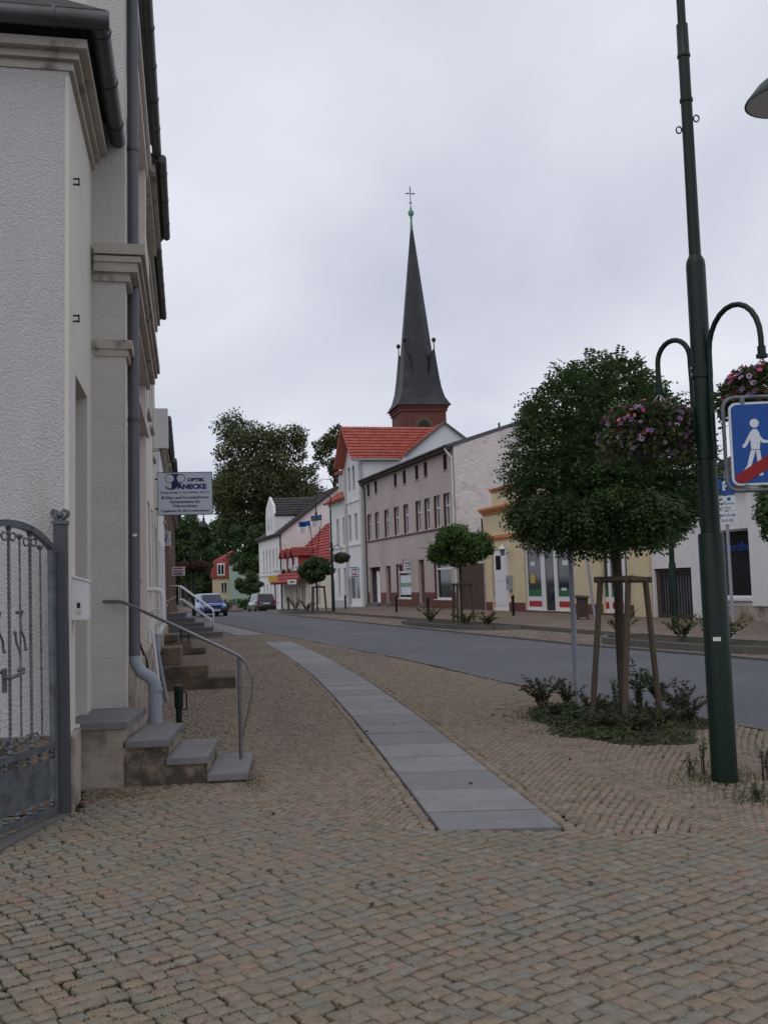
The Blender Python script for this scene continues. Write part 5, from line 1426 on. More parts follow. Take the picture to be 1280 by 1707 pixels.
# ---- the near street tree (pinnate leaves, mushroom-shaped crown)
TB = G(1042, 1196); TB.z = 0
nt_ = thing('street_tree', 'bushy dark green street tree with mushroom-shaped crown beside the near lamp post', 'tree', TB)
def _ntr(b):
    b.tube([(0, 0, -.05), (-.01, .02, .7), (-.005, 0, 1.5), (-.02, 0, 2.05), (-.03, .02, 2.7)], [.062, .052, .05, .055, .04], 12)
    for k in range(11):
        a = k * 1.27; limb(b, (-.02, 0, 1.95 + .05 * (k % 5)), (math.cos(a), math.sin(a), .55 + .5 * random.random()), .75, .026, 2, .5, 6)
part('trunk', 'bark', nt_, _ntr, smooth=True)
cen, dr_, nn_, ln_, rd_ = [], [], [], [], []
CZ, CR, CUP, CDN = 2.52, 1.03, 1.42, .48
CX0 = -.07
def crown_pt(dv, k):
    up = dv[2] > 0
    q_ = (abs(dv[0]) ** 2.2 + abs(dv[1]) ** 2.2 + abs(dv[2]) ** 2.2) ** (-1 / 2.2)
    p = np.array((dv[0] * CR, dv[1] * CR, dv[2] * (CUP if up else CDN))) * (.25 + .75 * q_)
    # broad shoulders: pull the sides out a little
    s_ = 1 + .10 * (1 - dv[2] ** 2) * math.sin(3 * math.atan2(dv[1], dv[0]) + 1.0) + .05 * math.sin(7 * math.atan2(dv[1], dv[0]) + 5 * dv[2])
    return p * k * s_ + np.array((CX0, 0, CZ))
bumps = rand_dirs(36)
for f_ in range(6800):
    dv = rand_dirs(1)[0]
    if dv[2] < -.85 and rng.random() < .5: continue
    k = .60 + .42 * rng.random() ** .5 + (.12 * rng.random() if rng.random() < .12 else 0)
    bm_ = float(np.max(bumps @ dv)); k *= .66 + .43 * max(0, (bm_ - .72) / .28)
    base = crown_pt(dv, min(k, 1.04))
    out = np.array((dv[0], dv[1], dv[2] * .6)) + rng.normal(size=3) * .45
    out[2] += (.25 if dv[2] > 0 else -.55); out /= np.linalg.norm(out)
    Lf = rng.uniform(.15, .27); nl_ = int(rng.integers(4, 7))
    up = np.array((0, 0, 1.0)) + rng.normal(size=3) * .35
    sdv = np.cross(out, up); sdv /= np.linalg.norm(sdv) + 1e-9
    nv = np.cross(sdv, out)
    rr = rng.random()
    for j in range(nl_):
        s_ = (j + .6) / nl_
        drop = -.35 * s_ * s_ * Lf
        ax = base + out * Lf * s_ + np.array((0, 0, drop))
        for sg_ in (-1, 1):
            ll = .052 * (1.1 - .35 * abs(s_ - .5)) * rng.uniform(.85, 1.2)
            dd = sdv * sg_ * .9 + out * .5 + np.array((0, 0, -.25)) + rng.normal(size=3) * .12
            cen.append(ax + dd * ll * .55); dr_.append(dd); nn_.append(nv + rng.normal(size=3) * .25); ln_.append(ll); rd_.append(min(.999, max(0, rr * .7 + .3 * rng.random())))
cen = np.array(cen)
leaves('crown', cen, np.array(dr_), np.array(nn_), np.array(ln_), np.array(ln_) * .52, 'leaf', nt_, np.array(rd_))
ni = 8000
dv = rand_dirs(ni); kk = .72 * rng.random(ni) ** .4
pi_ = np.stack([dv[:, 0] * CR * kk + CX0, dv[:, 1] * CR * kk, np.where(dv[:, 2] > 0, dv[:, 2] * CUP, dv[:, 2] * CDN) * kk + CZ], 1)
leaves('inner_crown', pi_, rand_dirs(ni), rand_dirs(ni), rng.uniform(.06, .1, ni), rng.uniform(.04, .06, ni), 'leaf', nt_)
ns_ = thing('tree_support', 'three tall wooden stakes with a cross bar bracing the bushy near street tree', 'tree stakes', TB)
st_px = [((985, 1188), (1001, 962), 11.3), ((1040, 1206), (1047, 960), 11.0), ((1101, 1192), (1075, 962), 11.35)]
def loc_(p, o): return Vector(p) - Vector(o.location)
tops = []
for (f_, t_, d_) in st_px:
    a, c = loc_(P(f_[0], f_[1], d_), ns_), loc_(P(t_[0], t_[1], d_), ns_)
    a.z = -.05; tops.append(c)
    part('stake', 'wood', ns_, lambda b: b.tube([a, c], .032, 10), smooth=True)
for (i_, j_) in ((0, 1), (1, 2), (0, 2)):
    a, c = tops[i_], tops[j_]; e = (c - a).normalized() * .07
    part('cross_bar', 'wood', ns_, lambda b: b.tube([a - e - Vector((0, 0, .03)), c + e - Vector((0, 0, .03))], .033, 10), smooth=True)

# planting bed and its plants
bd = bpy.data.objects.new('planting_bed', None); COL.objects.link(bd); tag(bd, kind='structure')
bb = MB(); n = 40
bb.v = [(BED_C[0], BED_C[1], .05)] + [(BED_C[0] + BED_RX * .55 * math.cos(a), BED_C[1] + BED_RY * .55 * math.sin(a), .035) for a in np.linspace(0, 2 * math.pi, n, endpoint=False)] + [(min(BED_C[0] + BED_RX * 1.02 * bed_k(a) * math.cos(a), road_l(BED_C[1] + BED_RY * 1.02 * bed_k(a) * math.sin(a)) - .13), BED_C[1] + BED_RY * 1.02 * bed_k(a) * math.sin(a), -.012) for a in np.linspace(0, 2 * math.pi, n, endpoint=False)]
bb.f = [(0, 1 + i, 1 + (i + 1) % n) for i in range(n)] + [(1 + i, 1 + n + i, 1 + n + (i + 1) % n, 1 + (i + 1) % n) for i in range(n)]
bb.build('soil', 'earth', bd)

def shrub(name, label, base, h, r_, m, nst=9, per=34, size=.05, cat='shrub', group=None, up=1.0, seed=None):
    s_ = thing(name, label, cat, base, 0, group)
    cen, dd, nn = [], [], []
    b = MB()
    for k in range(nst):
        a = random.uniform(0, 6.28); rr = r_ * math.sqrt(random.random())
        tip = Vector((math.cos(a) * rr, math.sin(a) * rr, h * random.uniform(.55, 1.0)))
        mid = Vector((tip.x * .35, tip.y * .35, tip.z * .55))
        b.tube([(0.02 * math.cos(a), .02 * math.sin(a), -.02), mid, tip], .006, 5, r2=.002)
        for j in range(per):
            t = random.uniform(.25, 1.0)
            p = (mid * (1 - abs(2 * t - 1)) + (tip if t > .5 else Vector()) * abs(2 * t - 1)) if t > .5 else mid * (2 * t)
            o_ = rand_dirs(1)[0]; o_[2] = abs(o_[2]) * .6 * up
            cen.append(np.array(p) + o_ * size * .6); dd.append(o_); nn.append(np.array((0, 0, 1)) + rand_dirs(1)[0] * .7)
    b.build('stems', 'bark', s_)
    N = len(cen)
    leaves('foliage', np.array(cen), np.array(dd), np.array(nn), rng.uniform(.7, 1.3, N) * size, rng.uniform(.4, .6, N) * size, m, s_)
    return s_
random.seed(11)
shrub('bed_shrub', 'dark reddish shrub at the left end of the near planting bed', G(905, 1182), .42, .32, 'leaf_shrub', 14, 46, .05)
shrub('bed_shrub', 'tall fresh green shoot growing beside the trunk in the near bed', G(1066, 1190), .62, .16, 'leaf_fresh', 9, 34, .055)
shrub('bed_shrub', 'low dark shrub at the right end of the near planting bed', G(1135, 1196), .40, .35, 'leaf_shrub', 16, 46, .05)
shrub('bed_shrub', 'brownish shrub behind the stakes in the middle of the near bed', G(1098, 1176), .38, .3, 'leaf_shrub', 13, 40, .05)
shrub('bed_shrub', 'small green plant left of the middle stake in the near bed', G(965, 1203), .2, .22, 'leaf_fresh', 9, 30, .045)
shrub('bed_shrub', 'spreading reddish shrub in front of the trunk in the near bed', G(1012, 1216), .24, .34, 'leaf_shrub', 15, 40, .045)
shrub('bed_shrub', 'low olive shrub at the front right of the near bed', G(1100, 1214), .26, .32, 'leaf_shrub', 14, 40, .045)
shrub('bed_shrub', 'low brownish shrub front left of the grey post in the near bed', G(925, 1200), .22, .28, 'leaf_shrub', 13, 40, .045)
for (u_, v_, lab_, h_, r_) in ((985, 1196, 'reddish shrub between the grey post and the left stake', .3, .3), (1060, 1222, 'low green shrub at the very front of the near bed', .2, .3), (1150, 1206, 'olive shrub at the right tip of the near bed', .3, .3), (945, 1178, 'twiggy brown shrub behind the grey post in the near bed', .32, .28)):
    shrub('bed_shrub', lab_, G(u_, v_), h_, r_, 'leaf_shrub', 13, 40, .045)
shrub('bed_shrub', 'thin leafy stems just left of the near tree trunk', G(1026, 1182), .36, .1, 'leaf_fresh', 5, 22, .045)
# low ground cover
N = 5200
a = rng.random(N) * 6.283; rr = np.sqrt(rng.random(N))
bk = bed_k(a) * rng.uniform(.9, 1.06, N)
x = BED_C[0] + BED_RX * .97 * bk * rr * np.cos(a); y = BED_C[1] + BED_RY * .97 * bk * rr * np.sin(a)
keepm = x < np.interp(y, [p[0] for p in ROAD_L], [p[1] for p in ROAD_L]) - .22
x, y, rr = x[keepm], y[keepm], rr[keepm]; N = len(x)
z = .015 + rng.random(N) * (.05 + .17 * np.clip(np.sin(x * 5.1 + 1) * np.sin(y * 4.3), 0, 1)) * (1.05 - rr ** 3)
d_ = rand_dirs(N); d_[:, 2] = np.abs(d_[:, 2]) * .6
o = leaves('ground_cover', np.stack([x, y, z], 1), d_, rand_dirs(N) * .6 + np.array((0, 0, 1)), rng.uniform(.03, .07, N), rng.uniform(.02, .035, N), 'leaf_basket')
tag(o, 'low leafy ground cover filling the near planting bed', 'ground cover', kind='stuff')

lt = []
for _ in range(150):
    u_, v_ = (random.gauss(850, 70), random.gauss(1190, 22)) if random.random() < .55 else (random.uniform(300, 1250), random.uniform(1150, 1690))
    p_ = G(u_, v_)
    if p_.x < road_l(p_.y) - .2 and not in_house(p_.x, p_.y): lt.append((p_.x, p_.y, .009))
lt = np.array(lt); n_ = len(lt); dl = rng.normal(size=(n_, 3)); dl[:, 2] *= .12; nl = rng.normal(size=(n_, 3)) * .3 + np.array((0, 0, 1.0))
tag(leaves('leaf_litter', lt, dl, nl, rng.uniform(.025, .06, n_), rng.uniform(.015, .035, n_), 'litter'), 'dry fallen leaves scattered over the pavement', 'leaves', kind='stuff')
# weeds and grass in the joints
def grass_patch(pts, hmin, hmax, label, w=.006, mat_='grassblade', lean=.35, cat='grass'):
    pts = np.array(pts); N = len(pts)
    h = rng.uniform(hmin, hmax, N)
    dd = rng.normal(size=(N, 3)) * lean; dd[:, 2] = 1
    dn = dd / np.linalg.norm(dd, axis=1, keepdims=True)
    c = pts + dn * h[:, None] * .5
    o = leaves('grass', c, dn, rand_dirs(N), h, np.full(N, w), mat_)
    return tag(o, label, cat, kind='stuff')
def scatter(u0, u1, v0, v1, n, lift=0):
    out = []
    for _ in range(n):
        p = G(random.uniform(u0, u1), random.uniform(v0, v1)); out.append((p.x, p.y, lift - .005))
    return out
def gauss_sc(u, v, su, sv, n):
    out = []
    for _ in range(n):
        p = G(random.gauss(u, su), random.gauss(v, sv)); out.append((p.x, p.y, -.005))
    return out
grass_patch(gauss_sc(1195, 1298, 38, 9, 900) + gauss_sc(1250, 1330, 30, 10, 500), .012, .04, 'sparse grass in the joints around the near lamp foot')
grass_patch(gauss_sc(420, 1302, 14, 10, 380) + gauss_sc(190, 1328, 36, 6, 420) + gauss_sc(130, 1345, 16, 10, 220), .008, .03, 'moss and grass tufts along the foot of the front steps')
grass_patch(gauss_sc(262, 1150, 8, 10, 260) + gauss_sc(330, 1148, 40, 3, 300), .03, .1, 'weeds at the foot of the left wall beside the brown steps')
grass_patch(gauss_sc(880, 1195, 22, 7, 500) + gauss_sc(960, 1222, 40, 5, 500) + gauss_sc(1080, 1232, 50, 5, 500), .015, .05, 'short grass fringe along the front of the near planting bed')
mp = []
while len(mp) < 8500:
    u, v = random.uniform(-10, 900), random.uniform(1300, 1707)
    p = G(u, v)
    k = math.exp(-max(0, u - 150) / 260) * (.35 + .65 * (math.sin(p.x * 3.1) * math.sin(p.y * 2.7 + 1) > -.2))
    if random.random() < k and not in_house(p.x, p.y):
        # only in the joints: snap to the row grid
        q = np.array((p.x, p.y)) - np.array((.2, 4.5)); r2_ = q @ e2 / PH; r2_ = math.floor(r2_) + .5
        qq = e2 * (r2_ * PH + random.gauss(0, .005)) + e1 * (q @ e1) + np.array((.2, 4.5))
        qq = qq + e2 * (.035 * math.sin(qq[0] * 1.9 + 1.1) + .025 * math.sin(qq[1] * 2.6))
        mp.append((qq[0], qq[1], -.016))
grass_patch(mp, .012, .028, 'moss threads in the cobble joints on the left', w=.007, lean=.6, cat='moss')
random.seed(5)
for (u, v, lab, h_) in ((1152, 1296, 'thin upright weed left of the near lamp foot', .22), (1172, 1290, 'tall pale weed close to the left of the near lamp foot', .26), (1262, 1338, 'leafy weed right of the near lamp foot', .16), (1276, 1300, 'tall thin weed at the right edge near the lamp foot', .3)):
    shrub('weed', lab, G(u, v), h_, .06, 'grassblade', 5, 16, .03, cat='weed')

# ---- other street trees
ball_tree('round-headed street tree in front of the pink house', G(770, 1040), 1.36, 1.95, 1.98, per=420, size=.10, seed=3, nclump=95, stakes=False)
tree_stakes(G(770, 1040), '', 1.5, .48, .05, .1, 'stakes bracing the round-headed tree by the pink house')
ball_tree('small street tree in front of the red-roofed shop', G(529, 1020), 1.2, 1.9, 1.75, leaf='leaf', per=240, size=.15, seed=9, nclump=60, stakes=False)
tree_stakes(G(529, 1020), '', 1.55, .55, .06, .1, 'stakes bracing the small tree by the red-roofed shop')
ball_tree('dark round tree standing beside the parked grey car', RF(88) + Vector((-6.55, 0, 0)), 1.25, 2.2, 1.3, leaf='leaf', per=240, size=.17, seed=21, nclump=60, stakes=False)
ball_tree('leafy tree at the right edge behind the blue sign', Vector((9.95, 24.6, 0)), 1.25, 1.9, 2.05, leaf='leaf', per=330, size=.10, seed=31, nclump=80, stakes=False)

# ---- big trees far behind
def big_tree(name, label, u, v, d, w, h, leaf='leaf_lime', n=90, per=170, size=.5, seed=4, zb=None, group='trees at the far end of the street', lowf=.15):
    global rng
    keep = rng; rng = np.random.default_rng(seed); random.seed(seed)
    c = P(u, v, d)
    base = Vector((c.x, d, tz(d) - .1))
    t = thing(name, label, 'tree', base, 0, group)
    zc = c.z - base.z
    def _tr(b):
        b.tube([(0, 0, 0), (.1, 0, zc * .4), (0, .2, zc)], [w * .045, w * .035, w * .02], 9)
        for k in range(9):
            a = k * 2.4; limb(b, (0, 0, zc * (.35 + .06 * k)), (math.cos(a), math.sin(a), .8), h * .2, w * .016, 1, .5, 6)
    part('trunk', 'bark', t, _tr, smooth=True)
    cl = []
    for k in range(n):
        dv = rand_dirs(1)[0]; rr = .35 + .65 * rng.random() ** .5
        f = 1 + .16 * math.sin(dv[0] * 5 + seed) + .12 * math.sin(dv[2] * 7 + seed * 2)
        cl.append((dv[0] * w / 2 * .82 * rr * f, dv[1] * w / 2 * .82 * rr * f, zc + dv[2] * h / 2 * .85 * rr * f, w * rng.uniform(.07, .135)))
    cl.sort(key=lambda q: -q[3])
    clump_crown('crown', leaf, t, cl, per, size, flat=.8, shell=.35)
    rng = keep
    return t
big_tree('linden_tree', 'huge broad linden tree rising behind the white house', 438, 822, 150, 18.2, 23.0, n=210, per=420, size=.40, seed=4)
big_tree('linden_tree', 'loose pale-leaved tree showing above the grey gabled house on its left', 556, 762, 160, 7.4, 12, n=60, per=150, size=.36, seed=6)
big_tree('linden_tree', 'dark tree behind the far left lamp, left of the huge linden', 308, 912, 158, 10, 12, leaf='leaf', n=70, per=260, size=.42, seed=12)
big_tree('linden_tree', 'dark tree closing the street at far left behind the brick house', 285, 925, 165, 10, 13, leaf='leaf', n=70, per=260, size=.42, seed=15)
big_tree('linden_tree', 'dark lower tree between the yellow villa and the white house', 421, 915, 140, 6.2, 9.0, leaf='leaf', n=60, per=230, size=.36, seed=18)
big_tree('linden_tree', 'dark tree just left of the far yellow villa', 318, 965, 210, 7, 8.5, leaf='leaf', n=60, per=230, size=.42, seed=25)
big_tree('linden_tree', 'low dark bushy tree filling the gap under the far left lamp', 284, 972, 200, 13, 10, leaf='leaf', n=80, per=260, size=.45, seed=33)
big_tree('linden_tree', 'low dark bushy tree at the street end behind the tubular railing', 268, 965, 176, 12, 12, leaf='leaf', n=70, per=260, size=.45, seed=35)
big_tree('linden_tree', 'dark tree mass behind the far yellow villa on its left', 322, 925, 206, 13, 15, leaf='leaf', n=90, per=280, size=.5, seed=51)
big_tree('linden_tree', 'dark tree rising right behind the roof of the far yellow villa', 366, 905, 212, 10, 12, leaf='leaf', n=70, per=260, size=.5, seed=52)
big_tree('linden_tree', 'low dark tree behind the blue car at the street end', 336, 968, 208, 11, 9, leaf='leaf', n=70, per=260, size=.5, seed=53)
# far hedge
hdg = thing('hedge', 'clipped hedge in front of the far yellow villa', 'hedge', (P(395, 1000, 112).x, 112, tz(112)), R(8))
cl = [(rng.uniform(-2.6, 2.8), rng.uniform(-.4, .4), rng.uniform(.2, 1.15), rng.uniform(.25, .4)) for _ in range(60)]
cl.sort(key=lambda q: -q[3])
clump_crown('foliage', 'leaf_ball', hdg, cl, 60, .18)
part('stems', 'bark', hdg, lambda b: [b.tube([(x_, 0, 0), (x_, 0, .8)], .03, 5) for x_ in np.linspace(-2.5, 2.7, 9)])

# far villa
vy = P(368, 992, 185); vy.z = tz(185) + .1
vl = thing('far_villa', 'far yellow villa with red mansard roof at the end of the street', 'house', vy, R(-6))
part('wall', 'yellow', vl, lambda b: b.box(-1.5, 1.6, 0, 8, -.2, 4.3))
for (x0, z0) in ((.1, 1.5),):
    w_ = part('window', 'white', vl, lambda b: b.box(x0, x0 + 1.1, -.06, 0, z0, z0 + 2.0)); part('pane', 'glass', w_, lambda b: (b.box(x0 + .1, x0 + .5, -.075, -.062, z0 + .1, z0 + 1.9), b.box(x0 + .62, x0 + 1.02, -.075, -.062, z0 + .1, z0 + 1.9)))
part('roof', 'redtile2', vl, lambda b: (b.hexa([(-1.8, -.3, 4.3), (1.75, -.3, 4.3), (1.75, 8.3, 4.3), (-1.8, 8.3, 4.3)], [(-1.4, .5, 7.4), (1.6, .5, 7.4), (1.6, 7.6, 7.4), (-1.4, 7.6, 7.4)]), b.hexa([(-1.4, .5, 7.4), (1.6, .5, 7.4), (1.6, 7.6, 7.4), (-1.4, 7.6, 7.4)], [(1.0, 2.8, 9.0), (1.6, 2.8, 9.2), (1.6, 5, 9.2), (1.0, 5, 9.0)])), rnd=.6)
dm = part('dormer', 'white', vl, lambda b: b.box(-.5, .9, -.2, 2.0, 4.7, 6.9)); part('pane', 'glass', dm, lambda b: (b.box(-.3, .1, -.22, -.202, 4.95, 6.6), b.box(.28, .7, -.22, -.202, 4.95, 6.6)))
v2 = P(391, 992, 184); v2.z = tz(184) + .1
vg = thing('far_villa', 'far mint green gabled villa next to the yellow one', 'house', v2, R(-6))
mint = mat('mint_render', (.38, .5, .43), var=.06)
part('wall', mint, vg, lambda b: b.prism([(-.9, -.2), (5, -.2), (5, 6.2), (2.0, 9.0), (-.9, 6.6)], 0, 8))
for (x0, z0) in ((.6, 1.5), (2.6, 1.5), (1.2, 5.0)):
    w_ = part('window', 'white', vg, lambda b: b.box(x0, x0 + 1.1, -.06, 0, z0, z0 + 1.9)); part('pane', 'glass', w_, lambda b: (b.box(x0 + .1, x0 + .5, -.075, -.062, z0 + .1, z0 + 1.8), b.box(x0 + .62, x0 + 1.02, -.075, -.062, z0 + .1, z0 + 1.8)))
part('roof', 'redtile2', vg, lambda b: (b.hexa([(-1.1, -.3, 6.5), (2.0, -.3, 9.05), (2.0, 8.3, 9.05), (-1.1, 8.3, 6.5)], [(-1.1, -.3, 6.75), (2.0, -.3, 9.3), (2.0, 8.3, 9.3), (-1.1, 8.3, 6.75)]), b.hexa([(2.0, -.3, 9.05), (5.2, -.3, 6.1), (5.2, 8.3, 6.1), (2.0, 8.3, 9.05)], [(2.0, -.3, 9.3), (5.2, -.3, 6.35), (5.2, 8.3, 6.35), (2.0, 8.3, 9.3)])), rnd=.6)

# ================================================================== LAMPS
def street_lamp(label, base, head, detail=True, group='green street lamps'):
    """head: direction (x, y) in which the swan neck leans, world axes"""
    s_ = thing('street_lamp', label, 'street lamp', base, 0, group)
    h = Vector((head[0], head[1], 0)).normalized()
    part('base_tube', 'green', s_, lambda b: b.lathe([(.098, -.05), (.098, 1.88), (.092, 1.895), (.075, 1.9)], 20), smooth=True)
    part('pole', 'green', s_, lambda b: (b.lathe([(.075, 1.89), (.075, 4.02), (.07, 4.06), (.05, 4.1), (.047, 4.1), (.044, 5.35), (.052, 5.36), (.052, 5.385), (.044, 5.39), (.044, 5.72), (.052, 5.73), (.052, 5.75), (.047, 5.76), (.045, 6.0), (.036, 6.01)], 18)), smooth=True)
    def _neck(b):
        pts = [Vector((0, 0, 5.98)), Vector((0, 0, 6.2)), -h * .015 + Vector((0, 0, 6.38)), -h * .035 + Vector((0, 0, 6.5))]
        for k in range(1, 13):
            a = math.pi * (1 - k / 12); r_ = .45
            pts.append(h * (-.04 + r_ + r_ * math.cos(a)) + Vector((0, 0, 6.55 + r_ * 1.0 * math.sin(a))))
        pts.append(h * .86 + Vector((0, 0, 6.2)))
        pts.append(h * .85 + Vector((0, 0, 5.85)))
        b.tube(pts, .034, 12)
    nk = part('swan_neck', 'green', s_, _neck, smooth=True)
    c = h * .85
    sh_ = part('lamp_shade', 'green', s_, lambda b: b.lathe([(.03, 5.88), (.07, 5.85), (.075, 5.68), (.06, 5.66), (.12, 5.6), (.22, 5.52), (.32, 5.4), (.325, 5.385), (.316, 5.385), (.2, 5.49), (.02, 5.5)], 28, (c.x, c.y, 0)), smooth=True)
    part('reflector', 'letterbox', sh_, lambda b: b.lathe([(.312, 5.388), (.196, 5.482), (.1, 5.492), (.1, 5.487), (.19, 5.476), (.308, 5.384)], 28, (c.x, c.y, 0)), smooth=True)
    part('lamp_glass', 'glass_grey', sh_, lambda b: b.lathe([(.10, 5.36), (.16, 5.42), (.16, 5.47)], 16, (c.x, c.y, 0)), smooth=True)
    if detail:
        for (z, s1) in ((5.22, 1), (5.13, -1)):
            part('eyelet', 'green', s_, lambda b: b.tube([(s1 * .05 + s1 * .022 * (1 - math.cos(t)), 0, z + .028 * math.sin(t)) for t in np.linspace(0, 6.2, 12)], .006, 6), smooth=True)
    return s_

LP = G(1208, 1302); LP.z = 0
lm = street_lamp('tall dark green lamp post in the right foreground carrying two flower basket arms', LP, (1, .12))
part('sticker', 'white', lm, lambda b: b.box(-.06, .0, -.0995, -.097, 1.07, 1.10))
def arm(end, top_v, lab):
    e = Vector(end) - LP
    def _a(b):
        hh = Vector((e.x, e.y, 0)); L_h = hh.length; hh.normalize()
        pts = [hh * .09 + Vector((0, 0, 2.48)), hh * .09 + Vector((0, 0, 3.1)), hh * .095 + Vector((0, 0, 3.25))]
        R_ = (L_h - .095) / 2; ztop = 3.3
        for k in range(0, 13):
            a_ = math.pi * (1 - k / 12)
            pts.append(hh * (.095 + R_ + R_ * math.cos(a_)) + Vector((0, 0, ztop + R_ * 1.15 * math.sin(a_))))
        pts.append(hh * L_h + Vector((0, 0, e.z)))
        b.tube(pts, .021, 12)
    ar = part('basket_arm', 'green', lm, _a, smooth=True)
    part('arm_end', 'green', ar, lambda b: b.lathe([(.022, .09), (.03, .085), (.03, .03), (.042, .025), (.042, 0), (.02, -.002)], 14, (e.x, e.y, e.z - .08)), smooth=True)
    part('chain', 'chrome', ar, lambda b: [b.tube([(e.x, e.y, e.z - .08), (e.x + .3 * math.cos(t), e.y + .3 * math.sin(t), e.z - .42)], .005, 5) for t in (0.4, 2.5, 4.6)])
    return e
for z in (3.17, 2.53):
    part('arm_clamp', 'green', lm, lambda b: b.tube([(0, 0, z - .05), (0, 0, z + .05)], .086, 18), smooth=True)
    part('bolt', 'chrome', lm, lambda b: (b.sphere((-.085, -.02, z + .025), .009, 6, 4), b.sphere((-.085, -.02, z - .025), .009, 6, 4)))
E1 = P(1098, 640, 8.3); E2 = P(1269, 578, 7.45)
arm(E1, 547, 'l'); arm(E2, 500, 'r')

def flower_basket(label, c, r_, seed=1, n=4200, fl=150, droop=.28, pk=40):
    global rng
    keep = rng; rng = np.random.default_rng(seed); random.seed(seed)
    s_ = thing('flower_basket', label, 'flower basket', c)
    part('bowl', 'black', s_, lambda b: b.lathe([(.03, -.2), (r_ * .4, -.18), (r_ * .56, -.1), (r_ * .62, 0), (r_ * .58, .0), (.05, -.02)], 18), smooth=True)
    dv = rand_dirs(n); dv[:, 2] = np.where(dv[:, 2] < -.6, -dv[:, 2], dv[:, 2])
    k = .55 + .45 * rng.random(n) ** .5
    wob = 1 + .15 * np.sin(5 * np.arctan2(dv[:, 1], dv[:, 0]) + seed)
    p = np.stack([dv[:, 0] * r_ * k * wob, dv[:, 1] * r_ * k * wob, dv[:, 2] * r_ * .62 * k], 1)
    p[:, 2] -= np.maximum(0, np.hypot(p[:, 0], p[:, 1]) - r_ * .6) * rng.uniform(0, droop * 3, n)
    dd = dv + rand_dirs(n) * .6; dd[:, 2] -= .2
    leaves('foliage', p, dd, rand_dirs(n) + np.array((0, 0, .7)), rng.uniform(.035, .07, n), rng.uniform(.02, .04, n), 'leaf_basket', s_)
    nt2 = 900; a2 = np.repeat(rng.random(45) * 6.283, 20); t2_ = np.tile(np.linspace(0, 1, 20), 45); ln2 = np.repeat(rng.uniform(.1, .34, 45), 20)
    pt = np.stack([np.cos(a2) * r_ * (.78 + .22 * t2_), np.sin(a2) * r_ * (.78 + .22 * t2_), .02 - ln2 * t2_ ** 1.4], 1) + rng.normal(size=(nt2, 3)) * .014
    leaves('trailing_stems', pt, rand_dirs(nt2) + np.array((0, 0, -.6)), rand_dirs(nt2), rng.uniform(.03, .055, nt2), rng.uniform(.018, .03, nt2), 'leaf_basket', s_)
    def blossoms(name, m_, cnt, rad, zmin, zmax, ring=None):
        v, lp, st, thr = [], [], [], MB(); nb_ = 0; nl_ = 0; rd = []
        for _ in range(cnt):
            d3 = rand_dirs(1)[0]; d3[2] = rng.uniform(zmin, zmax); 
            hz = math.sqrt(max(.05, 1 - d3[2] ** 2)); a = rng.random() * 6.283; d3[0], d3[1] = hz * math.cos(a), hz * math.sin(a)
            kk = rng.uniform(.93, 1.08)
            c3 = np.array((d3[0] * r_ * kk, d3[1] * r_ * kk, d3[2] * r_ * .66 * kk))
            if d3[2] < .3: c3[2] -= rng.uniform(0, droop) * r_ * .8
            nrm = Vector(d3 + rng.normal(size=3) * .3); nrm.normalize()
            t1 = nrm.orthogonal().normalized(); t2 = nrm.cross(t1)
            rr = rad * rng.uniform(.75, 1.2)
            pts = []
            for j in range(10):
                q = rr * (1.0 if j % 2 == 0 else .78)
                an = j * math.pi / 5
                pts.append(Vector(c3) + (t1 * math.cos(an) + t2 * math.sin(an)) * q + nrm * (.006))
            ctr = Vector(c3) - nrm * rr * .35
            v += [tuple(ctr)] + [tuple(x_) for x_ in pts]
            g_ = rng.random()
            for j in range(10):
                lp += [nb_, nb_ + 1 + j, nb_ + 1 + (j + 1) % 10]; st.append(nl_); nl_ += 3; rd.append(g_)
            nb_ += 11
            if ring:
                th = [Vector(c3) + (t1 * math.cos(an) + t2 * math.sin(an)) * rr * .38 + nrm * .004 for an in np.linspace(0, 6.283, 7)[:-1]]
                thr.add(th, [tuple(range(6))])
        o = link(name, new_mesh_np(name, np.array(v), lp, st, rd), m_, s_)
        o['kind'] = 'stuff'
        if ring: thr.build('throats', 'throat', o)
    blossoms('petunia_blossoms', 'purple', fl, .021, -.45, .8, True)
    blossoms('geranium_blossoms', 'pinkfl', pk, .02, .35, .98)
    blossoms('red_blossoms', 'redfl', 14, .022, -.3, .3)
    rng = keep
    return s_
flower_basket('hanging basket of purple petunias left of the near lamp post', Vector((E1.x - .09, E1.y, E1.z - .41)), .41, 3, fl=95, pk=30)
flower_basket('hanging basket of purple petunias right of the near lamp post above the blue sign', Vector((E2.x + .05, E2.y, E2.z - .36)), .37, 5, droop=.1, fl=90, pk=34)

